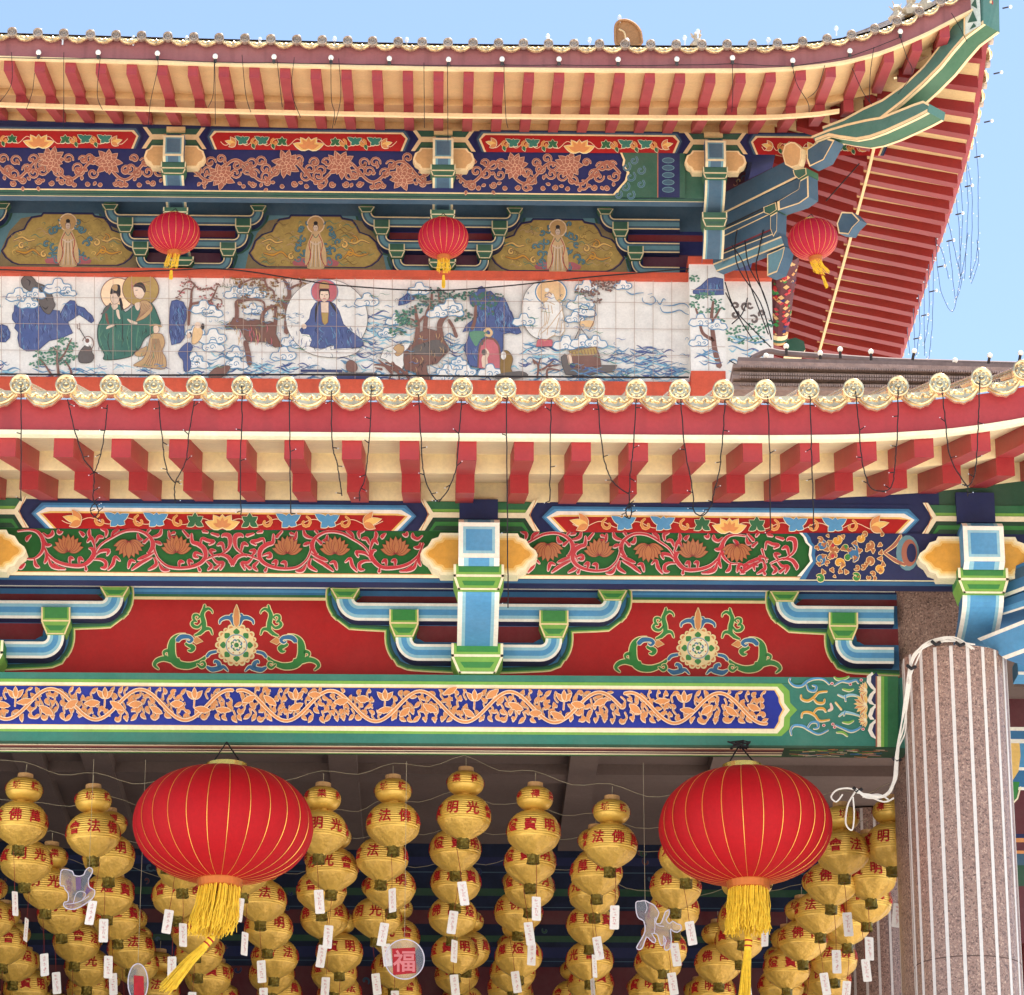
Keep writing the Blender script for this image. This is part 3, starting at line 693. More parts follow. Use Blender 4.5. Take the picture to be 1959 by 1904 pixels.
for b0, b1 in zip(bx, bx[1:]):
    l, r = b0 + 116, b1 - 116
    def hexband(i, y0, y1, k, lay): c.poly([(l + i + 22, y0), (r - i - 22, y0), (r - i + 2, (y0 + y1) / 2 if y1 > 1010 else y1), (r - i - 20, 1018), (l + i + 20, 1018), (l + i - 2, (y0 + y1) / 2 if y1 > 1010 else y1)], k, lay)
    
    for i, y0, k in ((0, 960, 'navy'), (4, 969, 'mdblue'), (8, 974, 'blue'), (13, 978, 'white'), (20, 985, 'yellow'), (25, 988.5, 'red')):
        c.poly([(l + i + 20, y0), (r - i - 20, y0), (r - i, 990), (r - i - 27, 1018), (l + i + 27, 1018), (l + i, 990)], k, 2 + (0 if k == 'navy' else 1))
    c.off = 8; floral_band(c, l + 55, r - 60, 990, 1017, random.Random(3)); c.off = 0
# shift floral layers up so they sit over the boards
keep = []
rng = random.Random(11)
for cen, fl in ((444, (131, 247, 338, 550, 641, 757)), (1346, (1048, 1146, 1240, 1325, 1409)), (-516, (-240, -130))):
    for q in fl: keep.append((q, 1055, 21))
traced_vine(c, lambda x, y: (x, y), 14, 446, 'crimson', 'pink'); traced_vine(c, lambda x, y: (890 - x, y), 444, 812, 'crimson', 'pink')
traced_vine(c, lambda x, y: (x - 454, y), -420, -12, 'crimson', 'pink')
traced_vine(c, lambda x, y: (x + 803, y), 980, 1112, 'crimson', 'pink'); traced_vine(c, lambda x, y: (1146 + (338.5 - x) * .92, y), 1088, 1440, 'crimson', 'pink')
traced_vine(c, lambda x, y: (x + 1164, y), 1385, 1470, 'crimson', 'pink')
traced_vine(c, lambda x, y: (x * 1.0 + 1080, y), 1425, 1524, 'crimson', 'pink')
for qx, up in ((131, 1), (247, 0), (338, 1), (550, 1), (641, 1), (757, 1), (1048, 0), (1146, 1), (1240, 0), (1325, 1), (1409, 0), (-209, 0), (-323, 1), (-116, 1)):
    lotus(c, qx, 1053 - (2 if up else -2), 27, 'lotus', 'dkred', bool(up), 6, 9)
# end cartouche near the corner: dark blue with cloud scrolls
c.poly([(1528, 1017.5), (1536, 1026), (1540, 1036), (1548, 1044), (1546, 1060), (1549, 1072), (1538, 1086), (1524, 1101), (1800, 1101), (1800, 1017.5)], 'white', 8)
c.poly([(1534, 1017.5), (1541, 1026), (1545, 1036), (1553, 1044), (1551, 1060), (1554, 1072), (1543, 1086), (1528, 1107), (1800, 1107), (1800, 1017.5)], 'mdblue', 9)
c.poly([(1542, 1017.5), (1549, 1026), (1552, 1036), (1560, 1044), (1558, 1060), (1561, 1072), (1550, 1088), (1540, 1107), (2480, 1107), (2480, 1017.5)], 'navy', 10)
for (x, y, a, r, k, sg) in ((1582, 1032, 0, 10, 'mdblue', 1), (1580, 1078, 0, 10, 'mdblue', -1), (1612, 1024, .2, 9, 'gold', 1), (1618, 1084, -.2, 10, 'gold', -1), (1645, 1040, 0, 13, 'mdblue', 1), (1645, 1072, 0, 13, 'mdblue', -1),
    (1605, 1044, 1, 7, 'lotus', 1), (1605, 1064, -1, 7, 'lotus', -1), (1672, 1034, 0, 8, 'lotus', 1), (1672, 1078, 0, 8, 'lotus', -1), (1690, 1094, 0, 8, 'gold', -1), (1640, 1096, -.8, 8, 'mdgreen', 1), (1570, 1100, -1, 8, 'mdgreen', 1), (1626, 1048, 2, 5, 'mdgreen', 1), (1630, 1062, -2, 5, 'mdgreen', -1), (1655, 1022, .3, 7, 'gold', 1)):
    c.both(spiral(x - r, y, a, r * .85, 1.0, sg, 10), [3, 7, 8, 6, 3], k, 'goldrim', 1.2, 12, 0)
c.both([(1690, 1055), (1710, 1040), (1722, 1022)], [3, 6, 4], 'brownpink', 'goldrim', 1.2, 12); c.both([(1690, 1055), (1712, 1070), (1730, 1078)], [3, 6, 4], 'brownpink', 'goldrim', 1.2, 12)
c.ell(1735, 1055, 22, 34, 'ltslate', 12); c.ell(1738, 1055, 15, 26, 'brownpink', 13); c.ell(1742, 1055, 9, 18, 'navy', 14)
rq = random.Random(5)
c.off = 11; motifs(c, 1562, 1690, 1019, 1106, 15, 'lotus', 'goldrim', rq, [(1600 + 22 * i_, 1032 + 40 * j_, 8) for i_ in range(4) for j_ in range(2)], None, 4, 1.0, (0, 1)); c.off = 0
for y in (1042, 1062): c.ell(1592, y, 3.4, 4, 'crimson', 14, 8)
mbp = c.flush(); mbp.build('painted_frieze', pz)
# painted underside
mb = MB(); zz = Z(1107, YP)
def ustrip(x0, x1, y0, y1, z, k): mb.face([(x0, y0, z), (x1, y0, z), (x1, y1, z), (x0, y1, z)], k)
ustrip(xl, xr, YP, YP + .09, zz - .004, 'mdblue'); ustrip(xl, xr, YP + .09, YP + .22, zz - .004, 'navy'); mb.build('underside', pz)

# ---- wall boards ---------------------------------------------------
wall = MB(); wall.box(X(-420, YW), X(1712, YW), YW, YW + .2, Z(1296, YW), Z(960, YW), 'red'); wb = wall.build('wall_board', porch)
c = Canvas(YW)
centers = [-37, 916.2, 1757, ]
c.rect(-400, 1128, 1712, 1142, 'mdblue', 1); c.rect(-400, 1126, 1712, 1129, 'white', 1)
c.rect(-400, 1132, 1712, 1137, 'blue', 2); c.rect(-400, 1141, 1712, 1147, 'green', 2); c.rect(-400, 1146, 1712, 1151.5, 'goldrim', 3)
cup = dict(u=(256, 28.5), m=(143.5, 28.5))
for ci, cc in enumerate(centers):
    for sg in (-1, 1):
        if cc > 1700 and sg > 0: continue
        g = lambda d, y: (cc + sg * d, y)
        upper = [g(0, 1172), g(225, 1172), g(245, 1166), g(256, 1152), g(256, 1132)]
        lower = [g(0, 1249), g(120, 1249), g(136, 1243), g(143.5, 1228), g(143.5, 1180)]
        # coloured halo that follows the bracket arms
        for wd, k, l in ((86, 'goldrim', 4), (80, 'ltgreen', 5), (75, 'green', 6), (66, 'dkgreen', 7), (58, 'mdblue', 8), (48, 'mdblue', 9)):
            c.stroke([g(0, 1180 if wd < 200 else 0)] + upper[1:], wd * .86, k, l, 4)
            c.stroke([g(0, 1254)] + lower[1:4] + [g(143.5, 1205)], wd * .86, k, l, 4)
        c.poly([g(0, 1130), g(282, 1130), g(290, 1142), g(0, 1142)], 'mdblue', 9)
        # windows of dark red between arms
        c.poly([g(0, 1143), g(222, 1143), g(232, 1150), g(236, 1155), g(0, 1155)], 'dkred', 11)
        c.poly([g(0, 1129), g(240, 1129), g(226, 1143), g(0, 1143)], 'mdblue', 11); c.poly([g(0, 1129), g(236, 1129), g(232, 1133), g(0, 1133)], 'navy', 12)
        c.poly([g(0, 1198), g(116, 1198), g(122, 1205), g(118, 1222), g(104, 1230), g(0, 1230)], 'dkred', 11)
        c.poly([g(0, 1190), g(118, 1190), g(118, 1199), g(0, 1199)], 'mdblue', 12)
for mx in (452.5, 1335): medallion(c, mx, 1238)
medallion(c, -520, 1238)
# clip everything below the beam top by the beam in front
c.flush().build('painted_ornament', wb)
# raised bracket arms on the wall
def arm(cx, Y, sg, yc, xe, ytop, wd, par, rise=0.10, keys=('white', 'ltblue', 'blue', 'ltblue', 'white'), fr=(0, .16, .34, .66, .84, 1), rad=26, mapper=M, back=None, x0=0):
    """arm running out from the bracket and curling up; returns nothing, builds mesh"""
    mb = MB(); pts = [(x0, yc)]
    pts.append((xe - rad, yc))
    for j in range(1, 8):
        a = math.pi / 2 * j / 8; pts.append((xe - rad + rad * math.sin(a), yc - rad + rad * math.cos(a)))
    pts.append((xe, yc - rad))
    if ytop < yc - rad - .5: pts.append((xe, ytop))
    Ls = []
    for i, p in enumerate(pts):
        a = pts[max(0, i - 1)]; b = pts[min(len(pts) - 1, i + 1)]; dx, dy = b[0] - a[0], b[1] - a[1]; l = math.hypot(dx, dy); nx, ny = -dy / l, dx / l
        Ls.append((p, (nx, ny)))
    for fi in range(5):
        for (p, nn), (q, mm) in zip(Ls, Ls[1:]):
            w0, w1 = (fr[fi] - .5) * wd, (fr[fi + 1] - .5) * wd
            quad = [(p[0] + nn[0] * w0, p[1] + nn[1] * w0), (q[0] + mm[0] * w0, q[1] + mm[1] * w0), (q[0] + mm[0] * w1, q[1] + mm[1] * w1), (p[0] + nn[0] * w1, p[1] + nn[1] * w1)]
            mb.face([mapper(cx + sg * a, b, Y - rise) for a, b in quad], keys[fi])
    for e in (-.5, .5):
        for (p, nn), (q, mm) in zip(Ls, Ls[1:]):
            f0 = mapper(cx + sg * (p[0] + nn[0] * e * wd), p[1] + nn[1] * e * wd, Y - rise); f1 = mapper(cx + sg * (q[0] + mm[0] * e * wd), q[1] + mm[1] * e * wd, Y - rise)
            b0 = Vector((f0.x, back or Y, f0.z)); b1 = Vector((f1.x, back or Y, f1.z)); mb.face([f0, f1, b1, b0], 'mdblue' if e < 0 else 'navy')
    return mb.build('arm', par)
def cupblock(cx, Y, par, y0, y1, y2, w1, w2, keys=('mdgreen', 'ltgreen'), fw=0, rim='goldrim', mapper=M, back=None, sh=3.0):
    """bracket block: upright face then tapered foot, with painted rims"""
    mb = MB(); f = lambda d, y, Yq=Y: mapper(cx + d, y, Yq)
    back = back or Y + .14
    if y1 > y0:
        mb.prism([f(-w1, y0), f(w1, y0), f(w1, y1), f(-w1, y1)], (0, back - Y, 0), keys[0])
        for q in ([(-w1, y0), (-w1 + sh, y0), (-w1 + sh, y1), (-w1, y1)], [(w1 - sh, y0), (w1, y0), (w1, y1), (w1 - sh, y1)], [(-w1 + sh, y1 - sh), (w1 - sh, y1 - sh), (w1 - sh, y1), (-w1 + sh, y1)]):
            mb.face([f(a, b, Y - .003) for a, b in q], rim)
        mb.face([f(a, b, Y - .004) for a, b in [(-w1 + sh, y0), (-w1 + 2 * sh, y0), (-w1 + 2 * sh, y1 - 2 * sh), (w1 - 2 * sh, y1 - 2 * sh), (w1 - 2 * sh, y0), (w1 - sh, y0), (w1 - sh, y1 - sh), (-w1 + sh, y1 - sh)]], keys[1])
    mb.prism([f(-w1, y1), f(w1, y1), f(w2, y2), f(-w2, y2)], (0, back - Y, 0), keys[1])
    for q in ([(-w1, y1), (-w1 + sh, y1), (-w2 + sh, y2), (-w2, y2)], [(w1 - sh, y1), (w1, y1), (w2, y2), (w2 - sh, y2)], [(-w2 + sh, y2 - sh * .8), (w2 - sh, y2 - sh * .8), (w2 - sh, y2), (-w2 + sh, y2)]):
        mb.face([f(a, b, Y - .003) for a, b in q], rim)
    h = y2 - y1; mb.face([f(a, b, Y - .002) for a, b in [(-w1 * .72, y1 + h * .3), (w1 * .72, y1 + h * .3), (w2 * .6, y2 - h * .3), (-w2 * .6, y2 - h * .3)]], keys[0] if y1 > y0 else 'mdgreen')
    return mb.build('block', par)
for ci, cc in enumerate(centers):
    bk = empty('wall_bracket', Vector((X(cc, YW, 1200), YW, Z(1250, YW)))); bk.parent = porch; bk.location -= porch.location
    for sg in (-1, 1):
        if cc > 1700 and sg > 0: continue
        arm(cc, YW, sg, 1172, 256, 1146, 34, bk, .12, x0=0 if cc < 1700 else 47)
        arm(cc, YW, sg, 1249, 143.5, 1218, 32, bk, .14, x0=0 if cc < 1700 else 47)
        cupblock(cc + sg * 256, YW - .13, bk, 1127, 1128, 1147, 28, 17, sh=3.2)
        cupblock(cc + sg * 143.5, YW - .16, bk, 1167, 1194.5, 1219, 28, 18, sh=3.2)

# ---- projecting brackets under the purlin --------------------------
def ribbon(mb, X0, hw, prof, keys, fr, thick=.12, sidek='mdblue'):
    """strip of painted bands following prof [(Y, z)] ; prof outer face"""
    for (ya, za), (yb, zb) in zip(prof, prof[1:]):
        for i, k in enumerate(keys):
            xa, xb = X0 - hw + 2 * hw * fr[i], X0 - hw + 2 * hw * fr[i + 1]
            mb.face([(xa, ya, za), (xb, ya, za), (xb, yb, zb), (xa, yb, zb)], k)
        for x in (X0 - hw, X0 + hw): mb.face([(x, ya, za), (x, yb, zb), (x, yb + thick, zb), (x, ya + thick, za)], sidek)
def bracket(parent, px, yref, Yp, Yw, s, pal, rows, label=None, arm2=None):
    """s: photo px per unit; rows: y positions"""
    X0 = X(px, Yp - .3, rows['head'][0]); kx = (X(1000, Yp - .3) - X(900, Yp - .3)) / 100
    bk = empty('bracket', Vector((X0, Yp, Z(rows['head'][1], Yp)))); bk.parent = parent; bk.location -= parent_world(parent)
    fy = Yp - .34
    mb = MB(); hw = rows['hw'] * kx
    y0, y1, y2 = rows['head'][0], rows['head'][1], rows['head'][2]
    zt, za, zb = Z(y0, fy), Z(y1, fy), Z(y2, fy + .08)
    W, LB, BL = pal['w'], pal['lb'], pal['b']
    e = .13
    # head: bevel, face, lower bevel
    zt2 = Z(y0 + (y1 - y0) * .12, fy); zb1 = Z(y1 - (y2 - y1) * .2, fy)
    prof = [(fy + .05, zt), (fy, zt2)]; ribbon(mb, X0, hw, prof, (W, LB, BL, LB, W), (0, e, e * 1.7, 1 - e * 1.7, 1 - e, 1), .3)
    mb.box(X0 - hw, X0 + hw, fy, Yp + .1, zb1, zt2, BL)
    def inset(a, k, d): mb.face([(X0 - hw + a * hw, fy - d, zb1 + a * hw), (X0 + hw - a * hw, fy - d, zb1 + a * hw), (X0 + hw - a * hw, fy - d, zt2 - a * hw), (X0 - hw + a * hw, fy - d, zt2 - a * hw)], k)
    mb.face([(X0 - hw, fy - .002, zb1), (X0 + hw, fy - .002, zb1), (X0 + hw, fy - .002, zt2), (X0 - hw, fy - .002, zt2)], W)
    inset(.22, LB, .004); inset(.36, BL, .006)
    ribbon(mb, X0, hw, [(fy, zb1), (fy + .07, zb)], (W, LB, BL, LB, W), (0, e, e * 1.9, 1 - e * 1.9, 1 - e, 1), .3)
    mb.build('head', bk)
    # block 1
    b0, b1, b2 = rows['blk']; wB = rows['bw'] * kx
    def blk(Yb, ya, yb, yc, w1, w2, nm='block', cx=X0):
        mb = MB(); za, zb, zc = Z(ya, Yb), Z(yb, Yb), Z(yc, Yb)
        f = lambda x, z, d=0: (cx + x, Yb - d, z); bk_ = .3
        mb.prism([f(-w1, zb), f(w1, zb), f(w1, za), f(-w1, za)], (0, bk_, 0), pal['g'])
        mb.prism([f(-w2, zc), f(w2, zc), f(w1, zb), f(-w1, zb)], (0, bk_, 0), pal['lg'])
        r = w1 * .10
        for q in ([(-w1, zb), (-w1 + r, zb), (-w1 + r, za), (-w1, za)], [(w1 - r, zb), (w1, zb), (w1, za), (w1 - r, za)], [(-w1, zb), (w1, zb), (w1, zb + r), (-w1, zb + r)], [(-w1, zb), (-w1 + r, zb), (-w2 + r, zc), (-w2, zc)], [(w1 - r, zb), (w1, zb), (w2, zc), (w2 - r, zc)], [(-w2, zc), (w2, zc), (w2, zc + r * .8), (-w2, zc + r * .8)]):
            mb.face([f(a, b, .004) for a, b in q], pal['rim'])
        mb.face([f(a, b, .003) for a, b in [(-w1 + r, zb + r), (w1 - r, zb + r), (w1 - r, za), (w1 - 2 * r, za), (w1 - 2 * r, zb + 2 * r), (-w1 + 2 * r, zb + 2 * r), (-w1 + 2 * r, za), (-w1 + r, za)]], pal['lg'])
        mb.face([f(a, b, .003) for a, b in [(-w2 * .7, zc + (zb - zc) * .35), (w2 * .7, zc + (zb - zc) * .35), (w1 * .66, zb - (zb - zc) * .3), (-w1 * .66, zb - (zb - zc) * .3)]], pal['g'])
        mb.build(nm, bk)
    blk(Yp - .24, b0, b1, b2, wB, rows['aw'] * kx)
    for sw in rows['sweep']:
        mb = MB(); ya, yb, Ya, Yb = sw; pr = []
        m = 10
        for j in range(m + 1):
            t = j / m; yy = Ya + (Yb - Ya) * (t ** 2.2); zz0 = Z(ya, Ya); zz1 = Z(yb, Yb); pr.append((yy, zz0 + (zz1 - zz0) * t))
        ribbon(mb, X0, rows['aw'] * kx, pr, (W, LB, BL, LB, W), (0, .11, .19, .81, .89, 1), .2)
        mb.build('curved_arm', bk)
    for (Yb, ya, yb, yc, w1, w2) in rows['cups']: blk(Yb, ya, yb, yc, w1 * kx, w2 * kx)
    return bk, X0, kx
PALL = dict(w='white', lb='ltblue', b='blue', g='mdgreen', lg='ltgreen', rim='creamline')
rowsL = dict(head=(990, 1070, 1084), hw=39, blk=(1080, 1104, 1129), bw=48, aw=39.5, sweep=[(1129, 1248, YP - .2, YW - .22)], cups=[(YW - .34, 1231, 1257, 1289, 50.5, 36)])
rowsC = dict(rowsL); rowsC['cups'] = []; rowsC['sweep'] = [(1129, 1252, YP - .2, YP + .45)]
def plaque(parent, px, Yp, s, y0, y1, y0b, hw, keys=('creamline', 'gold')):
    mb = MB(); 
    def outline(sc):
        h = (y1 - y0) / 2; yc = (y0 + y1) / 2; q = []
        base = [(0, -h), (74, -h), (78, -h + 8), (90, -h + 12), (98, -h + 25), (108, -8), (112, 0), (108, 8), (98, h - 25), (90, h - 12), (78, h - 8), (74, h), (0, h)]
        for a, b in base: q.append((a / 110 * (hw - sc) if a else 0, yc + b * (h - sc) / h))
        full = [(px + a, b) for a, b in q] + [(px - a, b) for a, b in reversed(q[1:-1])]
        return full
    mb.prism([M(a, b, Yp - .15) for a, b in outline(0)], (0, .14, 0), keys[0]); 
    mb.face([M(a, b, Yp - .153) for a, b in outline(5 * s)], 'goldrim'); mb.face([M(a, b, Yp - .156) for a, b in outline(9 * s)], keys[0] if 0 else 'yellow'); mb.face([M(a, b, Yp - .159) for a, b in outline(13 * s)], keys[1])
    o = mb.build('plaque', parent); return o
for px, rw in ((-62, rowsL), (916.5, rowsL), (1878, rowsC)):
    bk, X0, kx = bracket(porch, px, 0, YP, YW, 1, PALL, rw)
    pcx = px if px != 1878 else 1868
    plaque(bk, pcx, YP, 1, 1020, 1100, 0, 110)
    mb = MB(); mb.box(X0 - .145, X0 + .145, YP - .05, YP + .1, Z(992, YP - .05), Z(955 if px < 1800 else 935, YP - .05), 'navy'); mb.build('cap_block', bk)

# ---- lintel beam ----------------------------------------------------
lt = empty('lintel_beam', Vector((X(700, YB), YB, Z(1426, YB)))); lt.parent = porch; lt.location -= porch.location
zt, zb = Z(1291.5, YB), Z(1426, YB); bd = .27
xl, xr = X(-420, YB), X(1717, YB)
mb = MB(); mb.box(xl, xr, YB, YB + bd, zb, zt, 'teal'); mb.build('core', lt)
c = Canvas(YB)
c.rect(-400, 1304, 1682, 1305, 'green', 1)
for x0, y0, y1, tipd, k, l in ((1495, 1304.5, 1405, 30, 'ltgreen', 2), (1487, 1310.5, 1400, 24, 'creamline', 3), (1483, 1316, 1392, 18, 'yellow', 4), (1481, 1317.5, 1391, 16, 'vblue', 5)):
    yc = (y0 + y1) / 2; q = [(-400, y0), (x0, y0), (x0 + tipd * .5, y0 + 14), (x0 + tipd * .55, yc - 14), (x0 + tipd, yc), (x0 + tipd * .55, yc + 14), (x0 + tipd * .5, y1 - 14), (x0, y1), (-400, y1)]
    c.poly(q, k, l)
c.rect(-400, 1423, 1717, 1427, 'dkgreen', 2)
rng = random.Random(5)
c.off = 6
def tulip(x, y, s=1):
    for a in (-.75, .75, 0):
        q = leafpts(x, y, -math.pi / 2 + a, 22 * s, 9 * s); c.stroke(q + [q[0]], 2.4, 'peach', 9, 0); c.poly(q, 'orange', 9)
    c.both([(x, y), (x - 1, y + 16)], 1.6, 'orange', 'peach', 1, 8)
def serr(x, y, a, l, w):
    q = []; n = 8
    for i in range(n + 1):
        t = i / n; r = (math.sin(math.pi * min(1, t * .95 + .02)) * w / 2) * (1 if i % 2 else .78); q.append((x + math.cos(a) * l * t - math.sin(a) * r, y + math.sin(a) * l * t + math.cos(a) * r))
    r2 = [(x + math.cos(a) * l * t + math.sin(a) * math.sin(math.pi * t) * w * .3, y + math.sin(a) * l * t - math.cos(a) * math.sin(math.pi * t) * w * .3) for t in (.85, .6, .4, .2)]
    q += r2; c.stroke(q + [q[0]], 2.6, 'peach', 7, 0); c.poly(q, 'orange', 8)
for (xa, xb, ph) in ((-400, 450, 354.5), (450, 1190, 547.7), (1190, 1470, 1290)):
    per = 171; f = lambda x: 1355 + 29 * math.cos(2 * math.pi * (x - ph) / per)
    keep = []
    x = ph - per * 6
    while x < xb:
        if x > xa - 60:
            for dx in (18,):
                tx = x + dx; 
                if xa < tx < xb - 8: tulip(tx, 1344); keep.append((tx, 1340, 16))
        x += per
    motifs(c, xa + 2, xb - 2, 1318, 1391, 15.5, 'orange', 'peach', rng, keep, f, 4.8, 1.4, (0, 1, 2, 2), 1, 5.5); stemline(c, f, xa + 4, xb - 4, 4.0, 'orange', 'peach', 1.5)
    x = xa + 14
    while x < xb - 34:
        y = f(x); serr(x, y + (21 if y < 1355 else -21) + rng.uniform(-4, 4), rng.uniform(-.7, .7), rng.uniform(24, 32), rng.uniform(14, 18)); x += rng.uniform(34, 50)
c.off = 0
# end field with scrolls
gx = lambda z: 1300.5 + z * .23056 - 0; gy = lambda z: 1245.7 + z * .23056   # from the close-up of the beam end
def E(l): return [(1300.5 + a * .23056, 1245.7 + b * .23056) for a, b in l]
for pts, k in (([(915, 210), (910, 240), (950, 275), (1010, 275), (1060, 235), (1120, 215), (1190, 220), (1240, 260)], 'blue'), ([(1050, 260), (1070, 310), (1120, 315), (1130, 280), (1100, 270)], 'blue'),
    ([(925, 685), (920, 640), (950, 605), (1020, 610), (1070, 640), (1150, 675), (1230, 640)], 'blue'), ([(1060, 620), (1090, 580), (1140, 580), (1145, 620), (1110, 630)], 'blue'),
    ([(1005, 350), (1010, 385), (1060, 400), (1110, 370), (1150, 330), (1220, 320)], 'gold'), ([(1110, 380), (1140, 415), (1190, 415), (1200, 385)], 'gold'),
    ([(1010, 540), (1020, 500), (1070, 495), (1120, 520), (1160, 565), (1240, 555)], 'gold'), ([(1110, 500), (1140, 465), (1190, 465), (1210, 490)], 'gold'),
    ([(1280, 270), (1340, 235), (1400, 240), (1460, 225), (1480, 250)], 'blue'), ([(1290, 600), (1350, 625), (1420, 650), (1480, 630), (1500, 610)], 'blue'),
    ([(1310, 345), (1360, 365), (1400, 350), (1450, 350), (1500, 370)], 'ltblue'), ([(1320, 525), (1360, 495), (1420, 500), (1490, 520)], 'ltblue'), ([(1370, 350), (1375, 400)], 'blue'), ([(1370, 480), (1360, 520)], 'blue'),
    ([(1280, 200), (1310, 220), (1370, 210), (1400, 195)], 'ltgreen'), ([(1300, 660), (1350, 660), (1390, 690)], 'ltgreen'), ([(1350, 300), (1400, 310), (1440, 300)], 'ltgreen'), ([(1350, 575), (1400, 580), (1440, 560)], 'ltgreen'), ([(1290, 410), (1340, 470)], 'yellow'), ([(1250, 420), (1260, 460), (1230, 480)], 'pink')):
    c.both(E(pts), [2, 3.4, 4.4, 3.4, 2.2], k, 'creamline', .9, 6)
for x, y in ((1258, 262), (1500, 232), (1410, 268), (1265, 600), (1190, 610), (1515, 640), (1280, 625)): 
    p = E([(x, y)])[0]; c.ell(p[0], p[1], 3.4, 3, 'pink', 8, 8); c.ell(p[0], p[1], 2, 1.8, 'crimson', 9, 8)
for cy_, r in ((430, 24), (310, 15), (560, 15)):
    for j in range(9):
        a = math.pi / 2 + (j + .5) * math.pi / 9; p = E([(1560, cy_)])[0]; q = leafpts(p[0] - 4, p[1], a, r, r * .3); c.stroke(q + [q[0]], 1.2, 'creamline', 8, 0); c.poly(q, 'orange' if j % 2 else 'yellow', 8)
sc = [(1672, 1291.5)] + E([(1590, 165), (1548, 200), (1545, 250), (1580, 300), (1605, 315), (1570, 350), (1550, 400), (1570, 430), (1610, 440), (1575, 470), (1555, 530), (1575, 560), (1615, 560), (1570, 600), (1555, 650), (1580, 700), (1625, 725)]) + [(1680, 1423), (1680, 1291.5)]
c.poly(sc, 'white', 9); c.poly([(a + 8, b) for a, b in sc[:-2]] + [(1683, 1423), (1683, 1291.5)], 'navy', 10)
for x0, x1, k in ((1674, 1678, 'brownpink'), (1677, 1684, 'creamline'), (1684, 1690, 'ltgreen'), (1690, 1697, 'mdgreen'), (1697, 1717, 'green')): c.rect(x0, 1291.5, x1, 1427, k, 11)
c.flush(.003).build('painted_front', lt)
mb = MB(); y = YB
for f0, f1, k in ((0, .10, 'dkgreen'), (.10, .2, 'creamline'), (.2, .32, 'brownpink'), (.32, .5, 'maroon'), (.5, .58, 'creamline'), (.58, .7, 'maroon'), (.7, .84, 'creamline'), (.84, .9, 'ltgreen'), (.9, 1, 'dkgreen')):
    mb.face([(xl, YB + bd * f0, zb - .003), (X(1487, YB), YB + bd * f0, zb - .003), (X(1487, YB), YB + bd * f1, zb - .003), (xl, YB + bd * f1, zb - .003)], k)
mb.face([(X(1487, YB), YB, zb - .003), (xr, YB, zb - .003), (xr, YB + bd, zb - .003), (X(1487, YB), YB + bd, zb - .003)], 'dkgreen')
rng = random.Random(8)
for j in range(60):
    x = rng.uniform(X(1495, YB), X(1660, YB)); yy = YB + rng.uniform(.03, .23); a = rng.uniform(-.3, .3); l = rng.uniform(.04, .12); hh = .004 + j * 2e-5
    mb.face([(x, yy, zb - hh), (x + l, yy + a * l, zb - hh), (x + l, yy + a * l + .014, zb - hh), (x, yy + .014, zb - hh)], rng.choice(('creamline', 'orange', 'mdblue', 'ltgreen', 'brownpink')))
mb.build('painted_underside', lt)

# ---- columns --------------------------------------------------------
def granite():
    m = bpy.data.materials.new('red_granite'); m.use_nodes = True; n = m.node_tree.nodes; L = m.node_tree.links; b = n['Principled BSDF']
    tc = n.new('ShaderNodeTexCoord'); v = n.new('ShaderNodeTexVoronoi'); v.inputs['Scale'].default_value = 80; v.inputs['Randomness'].default_value = 1
    no = n.new('ShaderNodeTexNoise'); no.inputs['Scale'].default_value = 95; no.inputs['Detail'].default_value = 5; no.inputs['Roughness'].default_value = .8
    L.new(tc.outputs['Object'], v.inputs['Vector']); L.new(tc.outputs['Object'], no.inputs['Vector'])
    cr = n.new('ShaderNodeValToRGB'); e = cr.color_ramp.elements
    e[0].position = .0; e[0].color = rgb((58, 46, 44)); e[1].position = 1; e[1].color = rgb((204, 176, 156))
    for p, cc in ((.36, (92, 70, 62)), (.46, (142, 112, 98)), (.54, (168, 134, 116)), (.62, (118, 94, 86)), (.72, (188, 156, 136))): q = e.new(p); q.color = rgb(cc)
    mx = n.new('ShaderNodeMath'); mx.operation = 'ADD'; sp = n.new('ShaderNodeSeparateColor'); L.new(v.outputs['Color'], sp.inputs[0])
    ml = n.new('ShaderNodeMath'); ml.operation = 'MULTIPLY'; ml.inputs[1].default_value = .34; L.new(sp.outputs[0], ml.inputs[0])
    L.new(ml.outputs[0], mx.inputs[0]); m2 = n.new('ShaderNodeMath'); m2.operation = 'MULTIPLY'; m2.inputs[1].default_value = .75; L.new(no.outputs['Fac'], m2.inputs[0]); L.new(m2.outputs[0], mx.inputs[1])
    L.new(mx.outputs[0], cr.inputs[0]); L.new(cr.outputs[0], b.inputs['Base Color']); b.inputs['Roughness'].default_value = .32
    MATS['red_granite'] = m
granite()
mat('stripe_white', (216, 209, 202), .5, var=.06, scale=3)
mat('joint', (90, 70, 64), .8)
